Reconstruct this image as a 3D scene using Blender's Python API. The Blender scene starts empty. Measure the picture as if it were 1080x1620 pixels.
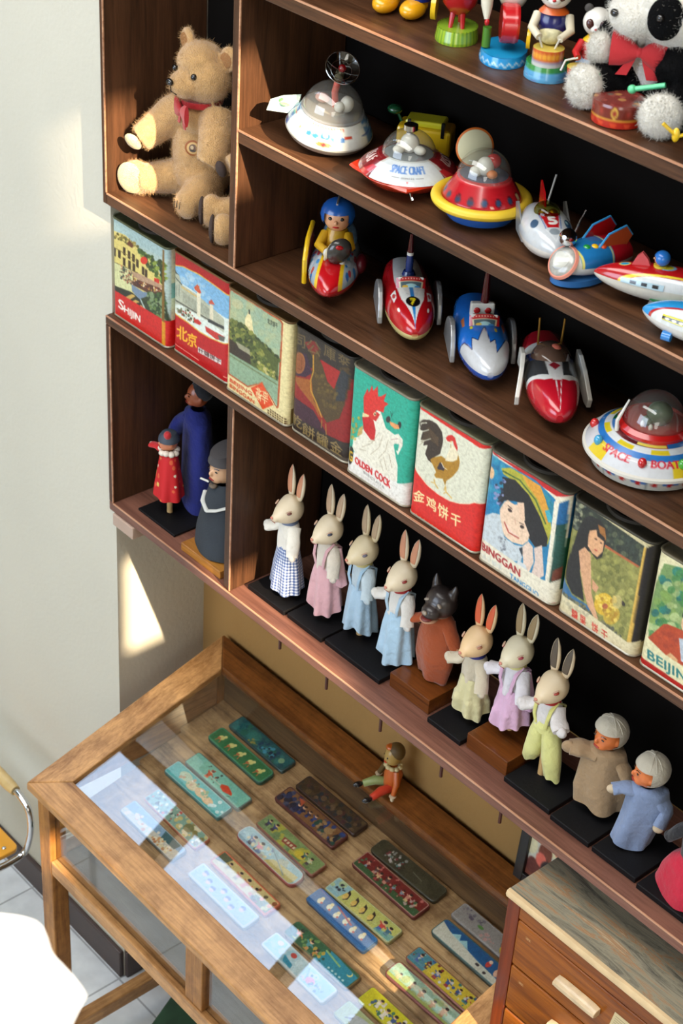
import bpy, bmesh, math, random
import numpy as np
from mathutils import Matrix, Vector
sc = bpy.context.scene
C = sc.collection
PI = math.pi

# ---------------------------------------------------------------- camera
cam_data = bpy.data.cameras.new('camera'); cam = bpy.data.objects.new('camera', cam_data); C.objects.link(cam); sc.camera = cam
cam_data.sensor_fit = 'VERTICAL'; cam_data.sensor_height = 36.0; cam_data.lens = 2816.7 / 1620 * 36
cam_data.clip_start = 0.05; cam_data.clip_end = 100
_r = np.array([[0.6559, 0.7528, 0.0552], [0.4503, -0.3315, -0.829], [-0.6058, 0.5686, -0.5565]])
_u, _s, _v = np.linalg.svd(_r); _r = _u @ _v
cam.matrix_world = Matrix(((_r[0][0], -_r[1][0], -_r[2][0], 2.897), (_r[0][1], -_r[1][1], -_r[2][1], -1.971), (_r[0][2], -_r[1][2], -_r[2][2], 1.840), (0, 0, 0, 1)))
cam_data.dof.use_dof = True; cam_data.dof.focus_distance = 3.35; cam_data.dof.aperture_fstop = 9.0

# ---------------------------------------------------------------- light and exposure
sc.view_settings.view_transform = 'Standard'; sc.view_settings.look = 'None'; sc.view_settings.gamma = 1.0
sc.view_settings.exposure = 0.0; sc.view_settings.use_curve_mapping = False
sc.cycles.use_denoising = True; sc.cycles.max_bounces = 8; sc.cycles.caustics_reflective = False; sc.cycles.caustics_refractive = False
sc.cycles.sample_clamp_indirect = 6.0
world = bpy.data.worlds.new('daylight'); sc.world = world; world.use_nodes = True
bg = world.node_tree.nodes['Background']; bg.inputs[0].default_value = (0.56, 0.74, 1.0, 1); bg.inputs[1].default_value = 5.2
sd = bpy.data.lights.new('sun', 'SUN'); sun = bpy.data.objects.new('sun', sd); C.objects.link(sun)
sd.energy = 17.0; sd.color = (1.0, 0.80, 0.56); sd.angle = math.radians(0.6)
sun.rotation_euler = Vector((-1, .19, -.55)).to_track_quat('-Z', 'Y').to_euler()
def area(name, loc, aim, sx, sy, power, color):
    d = bpy.data.lights.new(name, 'AREA'); d.shape = 'RECTANGLE'; d.size = sx; d.size_y = sy; d.energy = power; d.color = color
    o = bpy.data.objects.new(name, d); C.objects.link(o); o.location = loc
    o.rotation_euler = (Vector(aim) - Vector(loc)).to_track_quat('-Z', 'Y').to_euler(); return o
area('front_fill', (0.3, -4.95, 1.5), (0.8, 0, 0.0), 3.6, 2.6, 52, (1.0, 0.95, 0.87))  # added soft fill from the front, for the shelf and tin fronts
area('roof_fill', (0.9, -1.5, 3.3), (0.9, -1.1, 0), 4.2, 1.6, 150, (1.0, 0.98, 0.94))  # added overhead fill under the closed ceiling, apart from the glazed strip
area('side_fill', (4.9, -2.9, 1.2), (0.4, 0.1, -0.2), 1.8, 1.8, 42, (1.0, 0.96, 0.88))  # added fill from the right for faces turned that way; no opening here

# ---------------------------------------------------------------- helpers
def lin(c):
    c = np.asarray(c, float) / 255.0
    return np.where(c <= 0.04045, c / 12.92, ((c + 0.055) / 1.055) ** 2.4)
def L4(c): return tuple(lin(c)) + (1.0,)
MATS = {}
def mat(name, col, rough=0.5, metal=0.0, coat=0.0, bump=0.0, bscale=200.0, var=0.0, spec=0.5, sheen=0.0, trans=0.0, emit=0.0, vscale=30.0):
    """plain procedural paint / plastic / cloth; col is sRGB 0-255"""
    if name in MATS: return MATS[name]
    m = bpy.data.materials.new(name); m.use_nodes = True; nt = m.node_tree; b = nt.nodes['Principled BSDF']
    b.inputs['Base Color'].default_value = L4(col); b.inputs['Roughness'].default_value = rough; b.inputs['Metallic'].default_value = metal
    b.inputs['Coat Weight'].default_value = coat; b.inputs['Coat Roughness'].default_value = 0.08
    b.inputs['Specular IOR Level'].default_value = spec; b.inputs['Sheen Weight'].default_value = sheen
    b.inputs['Transmission Weight'].default_value = trans
    if emit: b.inputs['Emission Color'].default_value = L4(col); b.inputs['Emission Strength'].default_value = emit
    tc = nt.nodes.new('ShaderNodeTexCoord')
    if var > 0:
        n = nt.nodes.new('ShaderNodeTexNoise'); n.inputs['Scale'].default_value = vscale; n.inputs['Detail'].default_value = 5
        nt.links.new(tc.outputs['Object'], n.inputs['Vector'])
        h = nt.nodes.new('ShaderNodeHueSaturation'); mr = nt.nodes.new('ShaderNodeMapRange')
        mr.inputs['From Min'].default_value = .25; mr.inputs['From Max'].default_value = .75
        mr.inputs['To Min'].default_value = 1 - var; mr.inputs['To Max'].default_value = 1 + var
        nt.links.new(n.outputs['Fac'], mr.inputs['Value']); nt.links.new(mr.outputs['Result'], h.inputs['Value'])
        h.inputs['Color'].default_value = L4(col); nt.links.new(h.outputs['Color'], b.inputs['Base Color'])
    if bump > 0:
        n = nt.nodes.new('ShaderNodeTexNoise'); n.inputs['Scale'].default_value = bscale; n.inputs['Detail'].default_value = 4
        nt.links.new(tc.outputs['Object'], n.inputs['Vector'])
        bp = nt.nodes.new('ShaderNodeBump'); bp.inputs['Strength'].default_value = bump; bp.inputs['Distance'].default_value = 0.004
        nt.links.new(n.outputs['Fac'], bp.inputs['Height']); nt.links.new(bp.outputs['Normal'], b.inputs['Normal'])
    MATS[name] = m; return m
def printed(name, rough=0.3, coat=0.3, metal=0.0, wear=0.0):
    """lithographed surface: colours from the mesh's own 'print' attribute"""
    if name in MATS: return MATS[name]
    m = bpy.data.materials.new(name); m.use_nodes = True; nt = m.node_tree; b = nt.nodes['Principled BSDF']
    a = nt.nodes.new('ShaderNodeAttribute'); a.attribute_name = 'print'
    b.inputs['Roughness'].default_value = rough; b.inputs['Coat Weight'].default_value = coat; b.inputs['Coat Roughness'].default_value = 0.12
    b.inputs['Metallic'].default_value = metal
    src = a.outputs['Color']
    if wear > 0:
        tc = nt.nodes.new('ShaderNodeTexCoord'); n = nt.nodes.new('ShaderNodeTexNoise'); n.inputs['Scale'].default_value = 130; n.inputs['Detail'].default_value = 8
        nt.links.new(tc.outputs['Object'], n.inputs['Vector'])
        mx = nt.nodes.new('ShaderNodeMix'); mx.data_type = 'RGBA'; mx.blend_type = 'MULTIPLY'
        cr = nt.nodes.new('ShaderNodeValToRGB'); cr.color_ramp.elements[0].position = .3; cr.color_ramp.elements[0].color = (.6, .55, .5, 1); cr.color_ramp.elements[1].position = .55
        nt.links.new(n.outputs['Fac'], cr.inputs['Fac']); mx.inputs[0].default_value = wear
        nt.links.new(src, mx.inputs[6]); nt.links.new(cr.outputs['Color'], mx.inputs[7]); src = mx.outputs[2]
    nt.links.new(src, b.inputs['Base Color']); MATS[name] = m; return m
def wood(name, dark, light, axis='X', rough=0.4, grain=1.0, coat=0.0, fine=1.0, grime=0.0):
    if name in MATS: return MATS[name]
    m = bpy.data.materials.new(name); m.use_nodes = True; nt = m.node_tree; b = nt.nodes['Principled BSDF']
    tc = nt.nodes.new('ShaderNodeTexCoord'); mp = nt.nodes.new('ShaderNodeMapping')
    s = {'X': (1.5, 26, 26), 'Y': (26, 1.5, 26), 'Z': (26, 26, 1.5)}[axis]
    mp.inputs['Scale'].default_value = tuple(k * fine for k in s); nt.links.new(tc.outputs['Object'], mp.inputs['Vector'])
    n1 = nt.nodes.new('ShaderNodeTexNoise'); n1.inputs['Scale'].default_value = 1.3; n1.inputs['Detail'].default_value = 8; n1.inputs['Roughness'].default_value = .65; n1.inputs['Distortion'].default_value = .6
    n2 = nt.nodes.new('ShaderNodeTexNoise'); n2.inputs['Scale'].default_value = 9; n2.inputs['Detail'].default_value = 5; n2.inputs['Roughness'].default_value = .7
    nt.links.new(mp.outputs['Vector'], n1.inputs['Vector']); nt.links.new(mp.outputs['Vector'], n2.inputs['Vector'])
    mm = nt.nodes.new('ShaderNodeMath'); mm.operation = 'MULTIPLY_ADD'; nt.links.new(n2.outputs['Fac'], mm.inputs[0]); mm.inputs[1].default_value = .55 * grain; nt.links.new(n1.outputs['Fac'], mm.inputs[2])
    cr = nt.nodes.new('ShaderNodeValToRGB'); e = cr.color_ramp.elements; e[0].position = .55; e[0].color = L4(dark); e[1].position = .95; e[1].color = L4(light)
    nt.links.new(mm.outputs[0], cr.inputs['Fac']); src = cr.outputs['Color']
    if grime > 0:
        n3 = nt.nodes.new('ShaderNodeTexNoise'); n3.inputs['Scale'].default_value = 14; n3.inputs['Detail'].default_value = 7; n3.inputs['Roughness'].default_value = .7; nt.links.new(tc.outputs['Object'], n3.inputs['Vector'])
        c3 = nt.nodes.new('ShaderNodeValToRGB'); c3.color_ramp.elements[0].position = .36; c3.color_ramp.elements[0].color = (.34, .27, .20, 1); c3.color_ramp.elements[1].position = .56
        m3 = nt.nodes.new('ShaderNodeMix'); m3.data_type = 'RGBA'; m3.blend_type = 'MULTIPLY'; m3.inputs[0].default_value = grime; nt.links.new(n3.outputs['Fac'], c3.inputs['Fac']); nt.links.new(src, m3.inputs[6]); nt.links.new(c3.outputs['Color'], m3.inputs[7]); src = m3.outputs[2]
    nt.links.new(src, b.inputs['Base Color'])
    b.inputs['Roughness'].default_value = rough; b.inputs['Coat Weight'].default_value = coat; b.inputs['Coat Roughness'].default_value = .15; b.inputs['Specular IOR Level'].default_value = .28
    bp = nt.nodes.new('ShaderNodeBump'); bp.inputs['Strength'].default_value = .25; bp.inputs['Distance'].default_value = .002
    nt.links.new(mm.outputs[0], bp.inputs['Height']); nt.links.new(bp.outputs['Normal'], b.inputs['Normal'])
    MATS[name] = m; return m
def glass(name, tint=(255, 255, 255), rough=0.0, refl=1.0, dust=0.0):
    """thin pane / dome: clear film with a fresnel reflection"""
    if name in MATS: return MATS[name]
    m = bpy.data.materials.new(name); m.use_nodes = True; nt = m.node_tree; nt.nodes.remove(nt.nodes['Principled BSDF'])
    out = nt.nodes['Material Output']; t = nt.nodes.new('ShaderNodeBsdfTransparent'); t.inputs[0].default_value = L4(tint)
    g = nt.nodes.new('ShaderNodeBsdfGlossy'); g.inputs['Roughness'].default_value = rough; f = nt.nodes.new('ShaderNodeLayerWeight'); f.inputs['Blend'].default_value = .5
    pw = nt.nodes.new('ShaderNodeMath'); pw.operation = 'POWER'; pw.inputs[1].default_value = 4.5; nt.links.new(f.outputs['Facing'], pw.inputs[0])
    mu = nt.nodes.new('ShaderNodeMath'); mu.operation = 'MULTIPLY_ADD'; mu.inputs[1].default_value = .9; mu.inputs[2].default_value = .05 * refl; mu.use_clamp = True; nt.links.new(pw.outputs[0], mu.inputs[0])
    df = nt.nodes.new('ShaderNodeBsdfDiffuse'); df.inputs[0].default_value = L4((230, 226, 216)); m0 = nt.nodes.new('ShaderNodeMixShader'); m0.inputs[0].default_value = dust
    nt.links.new(t.outputs[0], m0.inputs[1]); nt.links.new(df.outputs[0], m0.inputs[2]); t = m0
    mx = nt.nodes.new('ShaderNodeMixShader'); nt.links.new(mu.outputs[0], mx.inputs[0]); nt.links.new(t.outputs[0], mx.inputs[1]); nt.links.new(g.outputs[0], mx.inputs[2])
    nt.links.new(mx.outputs[0], out.inputs['Surface']); MATS[name] = m; return m

def rotm(rx=0, ry=0, rz=0):
    return np.array((Matrix.Rotation(rz, 3, 'Z') @ Matrix.Rotation(ry, 3, 'Y') @ Matrix.Rotation(rx, 3, 'X')))
class MB:
    def __init__(s): s.V = []; s.F = []; s.K = []; s.n = 0
    def add(s, V, F, col=None):
        V = np.asarray(V, float).reshape(-1, 3)
        s.V.append(V); s.F += [tuple(int(i) + s.n for i in f) for f in F]
        if col is None: col = np.full((len(V), 3), np.nan)
        else: col = np.broadcast_to(np.asarray(col, float), (len(V), 3))
        s.K.append(col); s.n += len(V); return s
    def box(s, x0, x1, y0, y1, z0, z1, R=None, at=(0, 0, 0), col=None):
        V = np.array([(x, y, z) for x in (x0, x1) for y in (y0, y1) for z in (z0, z1)], float)
        if R is not None: V = V @ np.asarray(R).T
        V = V + np.array(at)
        return s.add(V, [(0, 1, 3, 2), (4, 6, 7, 5), (0, 4, 5, 1), (2, 3, 7, 6), (0, 2, 6, 4), (1, 5, 7, 3)], col)
    def rings(s, rings, col=None, cap=True):
        n = len(rings[0]); V = np.concatenate([np.asarray(r, float) for r in rings]); F = []
        for i in range(len(rings) - 1):
            for j in range(n):
                k = (j + 1) % n; F.append((i * n + j, i * n + k, (i + 1) * n + k, (i + 1) * n + j))
        if cap: F.append(tuple(range(n))[::-1]); F.append(tuple((len(rings) - 1) * n + j for j in range(n)))
        if col is not None:
            col = np.asarray(col, float)
            if col.ndim == 2 and len(col) == len(rings): col = np.repeat(col, n, 0)
        return s.add(V, F, col)
    def lathe(s, prof, n=32, at=(0, 0, 0), R=None, sx=1, sy=1, col=None, cap=True):
        a = np.arange(n) * 2 * PI / n
        rs = [np.stack([np.cos(a) * max(r, 1e-5) * sx, np.sin(a) * max(r, 1e-5) * sy, np.full(n, z)], 1) for r, z in prof]
        if R is not None: rs = [r @ np.asarray(R).T for r in rs]
        return s.rings([r + np.array(at) for r in rs], col, cap)
    def ell(s, c, r, R=None, n=20, m=12, col=None):
        if np.isscalar(r): r = (r, r, r)
        t = np.linspace(-PI / 2, PI / 2, m + 1); a = np.arange(n) * 2 * PI / n
        rs = []
        for q in t:
            p = np.stack([np.cos(a) * max(math.cos(q), 1e-4) * r[0], np.sin(a) * max(math.cos(q), 1e-4) * r[1], np.full(n, math.sin(q) * r[2])], 1)
            if R is not None: p = p @ np.asarray(R).T
            rs.append(p + np.array(c))
        return s.rings(rs, col)
    def tube(s, pts, rad, n=10, col=None, flat=1.0, cap=True):
        P = np.array(pts, float)
        if np.isscalar(rad): rad = [rad] * len(P)
        T = np.gradient(P, axis=0); T /= np.linalg.norm(T, axis=1)[:, None] + 1e-12
        up = np.array([0, 0, 1.0]) if abs(T[0][2]) < .9 else np.array([0, 1.0, 0]); a = np.arange(n) * 2 * PI / n; rs = []
        for p, t, r in zip(P, T, rad):
            x = np.cross(up, t); x /= np.linalg.norm(x); y = np.cross(t, x); up = y
            rs.append(p + np.outer(np.cos(a) * r, x) + np.outer(np.sin(a) * r * flat, y))
        return s.rings(rs, col, cap)
    def prism(s, poly, t0, t1, f, col=None):
        """outline poly (2D) given thickness t0..t1; f maps (a, b, t) to xyz"""
        n = len(poly); V = [f(a, b, t0) for a, b in poly] + [f(a, b, t1) for a, b in poly]
        F = [tuple(range(n))[::-1], tuple(range(n, 2 * n))] + [(i, (i + 1) % n, n + (i + 1) % n, n + i) for i in range(n)]
        return s.add(V, F, col)
    def grid(s, P, col=None, closeu=False):
        P = np.asarray(P, float); h, w = P.shape[:2]; F = []
        for i in range(h - 1):
            for j in range(w if closeu else w - 1):
                k = (j + 1) % w; F.append((i * w + j, i * w + k, (i + 1) * w + k, (i + 1) * w + j))
        return s.add(P.reshape(-1, 3), F, None if col is None else np.asarray(col, float).reshape(-1, 3))
    def bounds(s):
        V = np.concatenate(s.V); return V.min(0), V.max(0)
    def build(s, name, m, parent=None, bevel=0.0, loc=None, rz=None, smooth=40, paint=None, jitter=0.0, remesh=0.0, disp=0.0, sm=0, seg=2):
        V = np.concatenate(s.V); K = np.concatenate(s.K)
        me = bpy.data.meshes.new(name); me.from_pydata(V.tolist(), [], s.F)
        if paint is not None: K = paint(V)
        if not np.isnan(K).all():
            K = np.nan_to_num(K, nan=200.0); at = me.color_attributes.new('print', 'FLOAT_COLOR', 'POINT')
            at.data.foreach_set('color', np.concatenate([lin(K), np.ones((len(K), 1))], 1).astype(np.float32).ravel())
        bm = bmesh.new(); bm.from_mesh(me); bmesh.ops.recalc_face_normals(bm, faces=bm.faces); bm.to_mesh(me); bm.free()
        if smooth:
            me.polygons.foreach_set('use_smooth', [True] * len(me.polygons)); me.set_sharp_from_angle(angle=math.radians(smooth))
        me.materials.append(m); o = bpy.data.objects.new(name, me); C.objects.link(o)
        if parent is not None: o.parent = parent
        if loc is not None: o.location = loc
        if rz is not None: o.rotation_euler[2] = rz
        if bevel:
            b = o.modifiers.new('bevel', 'BEVEL'); b.width = bevel; b.segments = seg; b.limit_method = 'ANGLE'; b.angle_limit = math.radians(50)
        if remesh:
            r = o.modifiers.new('skin', 'REMESH'); r.mode = 'VOXEL'; r.voxel_size = remesh; r.use_smooth_shade = True
            if sm: q = o.modifiers.new('soft', 'SMOOTH'); q.iterations = sm; q.factor = .6
        if disp:
            t = bpy.data.textures.get('plush') or bpy.data.textures.new('plush', 'CLOUDS'); t.noise_scale = .006
            d = o.modifiers.new('pile', 'DISPLACE'); d.texture = t; d.strength = disp; d.mid_level = .5
        return o
def tag(o, label, cat=None, group=None):
    if label: o['label'] = label
    if cat: o['category'] = cat
    if group: o['group'] = group
    return o
def thing(name, label, cat, loc=(0, 0, 0), rz=0, group=None):
    o = bpy.data.objects.new(name, None); C.objects.link(o); o.location = loc; o.rotation_euler[2] = rz; o.empty_display_size = .02
    return tag(o, label, cat, group)
def struct(o): o['kind'] = 'structure'; return o

# ---------------------------------------------------------------- lithography canvas (printed artwork, drawn as polygons)
_glyphs = {}
def glyph(t):
    if t not in _glyphs:
        c = bpy.data.curves.new('t', 'FONT'); c.body = t; c.resolution_u = 3; o = bpy.data.objects.new('t', c); C.objects.link(o)
        me = o.evaluated_get(bpy.context.evaluated_depsgraph_get()).to_mesh()
        v = np.array([(p.co.x, p.co.y) for p in me.vertices]); f = [tuple(p.vertices) for p in me.polygons]
        bpy.data.objects.remove(o); bpy.data.curves.remove(c); _glyphs[t] = (v, f)
    return _glyphs[t]
class Art:
    """corners = tl, tr, br, bl of the printed face in drawing units; everything drawn in those units lands on the face"""
    def __init__(s, corners, w, h, base, ss=2):
        s.w = w * ss; s.h = h * ss; s.ss = ss; s.a = np.empty((s.h, s.w, 3)); s.a[:] = base
        A = []; b = []
        for (x, y), (u, v) in zip(corners, [(0, 0), (1, 0), (1, 1), (0, 1)]):
            A.append([x, y, 1, 0, 0, 0, -u * x, -u * y]); b.append(u); A.append([0, 0, 0, x, y, 1, -v * x, -v * y]); b.append(v)
        s.H = np.append(np.linalg.solve(np.array(A, float), np.array(b, float)), 1).reshape(3, 3)
    def m(s, p):
        p = np.asarray(p, float).reshape(-1, 2); q = np.concatenate([p, np.ones((len(p), 1))], 1) @ s.H.T
        return q[:, :2] / q[:, 2:] * (s.w, s.h)
    def _fill(s, q, col, al=1.0):
        x0 = max(int(q[:, 0].min()), 0); x1 = min(int(q[:, 0].max()) + 2, s.w); y0 = max(int(q[:, 1].min()), 0); y1 = min(int(q[:, 1].max()) + 2, s.h)
        if x1 <= x0 or y1 <= y0: return
        X, Y = np.meshgrid(np.arange(x0, x1) + .5, np.arange(y0, y1) + .5); ins = np.zeros(X.shape, bool); n = len(q)
        for i in range(n):
            xa, ya = q[i]; xb, yb = q[(i + 1) % n]
            if ya == yb: continue
            ins ^= ((ya > Y) != (yb > Y)) & (X < (xb - xa) * (Y - ya) / (yb - ya) + xa)
        sub = s.a[y0:y1, x0:x1]; sub[ins] = sub[ins] * (1 - al) + np.array(col, float) * al
    def poly(s, pts, col, al=1.0): s._fill(s.m(pts), col, al); return s
    def ell(s, cx, cy, rx, ry, col, rot=0, al=1.0, a0=0, a1=360):
        t = np.radians(np.linspace(a0, a1, 30)); c, r = math.cos(math.radians(rot)), math.sin(math.radians(rot))
        x = np.cos(t) * rx; y = np.sin(t) * ry; return s.poly(np.stack([cx + x * c - y * r, cy + x * r + y * c], 1), col, al)
    def line(s, pts, w, col, al=1.0):
        p = np.asarray(pts, float)
        for a, b in zip(p[:-1], p[1:]):
            d = b - a; L = math.hypot(*d) + 1e-9; n = np.array([-d[1], d[0]]) / L * w / 2; s.poly([a + n, b + n, b - n, a - n], col, al)
        return s
    def blobs(s, box, n, cols, r, seed=0, al=1.0, asp=1.0):
        rnd = random.Random(seed); x0, y0, x1, y1 = box
        for i in range(n):
            k = r * rnd.uniform(.5, 1.3); s.ell(rnd.uniform(x0, x1), rnd.uniform(y0, y1), k, k * asp, cols[rnd.randrange(len(cols))], rnd.uniform(0, 90), al)
        return s
    def pblobs(s, quad, n, cols, r, seed=0, al=1.0):
        rnd = random.Random(seed); a, b, c, d = [np.array(k, float) for k in quad]
        for i in range(n):
            u, v = rnd.random(), rnd.random(); p = (a * (1 - u) + b * u) * (1 - v) + (d * (1 - u) + c * u) * v; k = r * rnd.uniform(.5, 1.3)
            s.ell(p[0], p[1], k, k, cols[rnd.randrange(len(cols))], 0, al)
        return s
    def text(s, t, p0, p1, ht, col, bold=0.0, up=None):
        """text from p0 to p1 (baseline, drawing units); ht = letter height vector length, straight up unless 'up' given"""
        v, f = glyph(t); p0 = np.array(p0, float); p1 = np.array(p1, float); w = v[:, 0].max() - v[:, 0].min(); hh = .72 if t.isascii() else .86
        y0 = 0 if t.isascii() else -.1
        e = (p1 - p0) / w; u = np.array(up if up is not None else (0, -ht), float) / hh
        P = p0 + np.outer(v[:, 0] - v[:, 0].min(), e) + np.outer(v[:, 1] - y0, u)
        offs = [(0, 0)] if not bold else [(0, 0), (bold, 0), (-bold, 0), (0, bold), (0, -bold)]
        for o in offs:
            Q = s.m(P + np.array(o))
            for q in f: s._fill(Q[list(q)], col)
        return s
    def speck(s, amt, seed=0):
        r = np.random.RandomState(seed); k = r.randn(s.h // (2 * s.ss) + 1, s.w // (2 * s.ss) + 1); k = np.kron(k, np.ones((2 * s.ss, 2 * s.ss)))[:s.h, :s.w]
        s.a = np.clip(s.a + k[..., None] * amt, 0, 255); return s
    def done(s):
        k = s.ss; s.o = s.a.reshape(s.h // k, k, s.w // k, k, 3).mean((1, 3)); return s
    def get(s, u, v):
        if not hasattr(s, 'o'): s.done()
        h, w = s.o.shape[:2]; x = np.clip(np.asarray(u) * w - .5, 0, w - 1.001); y = np.clip(np.asarray(v) * h - .5, 0, h - 1.001)
        i = y.astype(int); j = x.astype(int); fx = (x - j)[..., None]; fy = (y - i)[..., None]; i2 = np.minimum(i + 1, h - 1); j2 = np.minimum(j + 1, w - 1)
        return (s.o[i, j] * (1 - fx) + s.o[i, j2] * fx) * (1 - fy) + (s.o[i2, j] * (1 - fx) + s.o[i2, j2] * fx) * fy
UNIT = [(0, 0), (1, 0), (1, 1), (0, 1)]

# ---------------------------------------------------------------- shared materials
WX = wood('walnut laminate along', (50, 31, 19), (94, 62, 41), 'X', .36)
WZ = wood('walnut laminate upright', (46, 29, 18), (88, 57, 37), 'Z', .42)
OAKX = wood('honey wood along', (138, 92, 48), (208, 156, 98), 'X', .42, 1.0, .15, 1, .45)
OAKY = wood('honey wood across', (138, 92, 48), (208, 156, 98), 'Y', .42, 1.0, .15, 1, .45)
OAKZ = wood('honey wood upright', (112, 68, 28), (180, 124, 62), 'Z', .45, 1.0, .15, 1, .5)
CHROME = mat('chrome', (210, 212, 215), .12, 1.0)
BLACKBOARD = mat('black board', (9, 8, 10), .6, bump=.1, spec=.25)
DOME = glass('clear dome', (250, 250, 246), .03, 1.8, .07)

# ---------------------------------------------------------------- room
WALLY = .285
FL = -2.13; CE = 3.4
def slab(x0, x1, y0, y1, z0, z1, name, m, **k): return struct(MB().box(x0, x1, y0, y1, z0, z1).build(name, m, **k))
m_floor = mat('grey floor tile', (226, 230, 230), .35, bump=.15, bscale=30, var=.16, vscale=14)
nt = m_floor.node_tree; tcn = nt.nodes.new('ShaderNodeTexCoord'); br = nt.nodes.new('ShaderNodeTexBrick')
br.offset = 0; br.inputs['Scale'].default_value = 1.0; br.inputs['Brick Width'].default_value = .45; br.inputs['Row Height'].default_value = .45; br.inputs['Mortar Size'].default_value = .003
br.inputs['Color1'].default_value = (1, 1, 1, 1); br.inputs['Color2'].default_value = (.93, .93, .93, 1); br.inputs['Mortar'].default_value = (.5, .5, .5, 1)
mx = nt.nodes.new('ShaderNodeMix'); mx.data_type = 'RGBA'; mx.blend_type = 'MULTIPLY'; mx.inputs[0].default_value = 1
b = nt.nodes['Principled BSDF']; old = b.inputs['Base Color'].links[0].from_socket
nt.links.new(tcn.outputs['Object'], br.inputs['Vector']); nt.links.new(old, mx.inputs[6]); nt.links.new(br.outputs['Color'], mx.inputs[7]); nt.links.new(mx.outputs[2], b.inputs['Base Color'])
slab(-4.5, 5.1, -5.2, .6, FL - .1, FL, 'floor', m_floor)
M_WALL = mat('off white plaster', (200, 195, 178), .8, bump=.25, bscale=90, var=.03, vscale=3)
M_TAN = mat('tan plaster', (158, 120, 66), .8, bump=.2, bscale=90, var=.05, vscale=6)
slab(-4.5, 0.0, .02, .6, FL, CE, 'wall_left', M_WALL)                     # the pier the shelves butt against
slab(0.0, 5.1, WALLY, .6, FL, CE, 'wall_back', M_TAN)
slab(-4.6, -4.5, -5.2, .6, FL, CE, 'wall_far_left', M_WALL)
m_base = mat('brown baseboard paint', (66, 52, 48), .45, var=.08)
slab(-4.5, -.001, .005, .019, FL, FL + .10, 'baseboard_left', m_base, bevel=.003)
slab(.001, .014, .02, .284, FL, FL + .10, 'baseboard_side', m_base, bevel=.003)
slab(.015, 3.0, .270, .284, FL, FL + .10, 'baseboard_back', m_base, bevel=.003)
# right-hand wall with added slots that shape the sun patches, front wall with an added opening behind the front fill, roof with the glazed strip
def holed(name, m, f, a0, a1, b0, b1, holes, t0, t1):
    xs = sorted({a0, a1} | {v for h in holes for v in h[:2]}); ys = sorted({b0, b1} | {v for h in holes for v in h[2:]}); mb = MB()
    for i in range(len(xs) - 1):
        for j in range(len(ys) - 1):
            cx = (xs[i] + xs[i + 1]) / 2; cy = (ys[j] + ys[j + 1]) / 2
            if any(h[0] < cx < h[1] and h[2] < cy < h[3] for h in holes): continue
            P = [(xs[i], ys[j]), (xs[i + 1], ys[j]), (xs[i + 1], ys[j + 1]), (xs[i], ys[j + 1])]; mb.prism(P, t0, t1, f)
    return struct(mb.build(name, m, smooth=0))
holed('wall_right', M_WALL, lambda a, b, t: (t, a, b), -5.2, .6, FL, CE,
      [(-.965, -.775, 2.955, 3.24), (-.905, -.775, 1.79, 2.08), (-1.275, -1.195, 1.28, 1.41), (-.80, -.62, .96, 1.075)], 5.0, 5.03)
holed('wall_front', M_WALL, lambda a, b, t: (a, t, b), -4.6, 5.1, FL, CE, [(-1.6, 2.2, .1, 2.9)], -5.2, -5.0)
holed('ceiling', mat('dark timber ceiling', (96, 84, 70), .9), lambda a, b, t: (a, b, t), -4.6, 5.1, -5.2, .6,
      [(-3.95, -2.78, -1.5, -.085), (-2.64, -1.68, -1.5, -.14), (-1.60, -1.16, -1.5, -.185)], CE, CE + .12)

# ---------------------------------------------------------------- cabinets
T = .026; XR = 2.35
uc = thing('wall_cabinet', 'tall dark walnut wall cabinet of toy shelves above the row of tins', 'cabinet', (0, 0, .266))
oz = -.266
def cbox(x0, x1, y0, y1, z0, z1, name, m, parent, o, bevel=.0022, lab=None):
    q = MB().box(x0, x1, y0, y1, z0 + o, z1 + o).build(name, m, parent, bevel=bevel, smooth=0)
    if lab: q['label'] = lab
    return q
cbox(.001, .015, 0, .26, .266, 1.3, 'side_panel', WZ, uc, oz)
cbox(.015, XR, 0, .26, .266, .292, 'bottom_board', WX, uc, oz)
cbox(.426, .448, 0, .258, .2925, 1.3, 'divider_panel', WZ, uc, oz)
cbox(.4485, XR, 0, .258, .578 - T, .578, 'shelf_board', WX, uc, oz)
cbox(.4485, XR, 0, .258, .865 - T, .865, 'shelf_board', WX, uc, oz)
cbox(.015, XR, 0, .258, 1.3, 1.326, 'top_board', WX, uc, oz)
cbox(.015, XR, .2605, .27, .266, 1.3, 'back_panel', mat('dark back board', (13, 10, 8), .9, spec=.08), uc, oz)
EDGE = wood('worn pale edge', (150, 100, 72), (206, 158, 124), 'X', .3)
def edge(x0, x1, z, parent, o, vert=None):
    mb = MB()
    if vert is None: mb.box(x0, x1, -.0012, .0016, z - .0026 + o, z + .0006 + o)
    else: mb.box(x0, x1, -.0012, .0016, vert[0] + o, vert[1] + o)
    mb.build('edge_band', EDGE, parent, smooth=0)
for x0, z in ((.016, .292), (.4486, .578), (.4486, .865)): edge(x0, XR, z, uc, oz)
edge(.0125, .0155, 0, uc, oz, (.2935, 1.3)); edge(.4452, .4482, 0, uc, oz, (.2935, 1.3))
lc = thing('low_cabinet', 'low dark walnut cabinet holding the puppets, under the row of tins', 'cabinet', (0, 0, -.512))
oz = .512
cbox(.001, .018, 0, .26, -.488, -.022, 'side_panel', WZ, lc, oz)
cbox(.001, XR, 0, .26, -.022, 0, 'top_board', WX, lc, oz)
cbox(.430, .452, .004, .258, -.4878, -.0222, 'divider_panel', WZ, lc, oz)
S5 = wood('rosy laminate along', (84, 52, 42), (130, 88, 72), 'X', .4)
cbox(.001, XR, 0, .26, -.512, -.488, 'bottom_board', S5, lc, oz)
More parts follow.
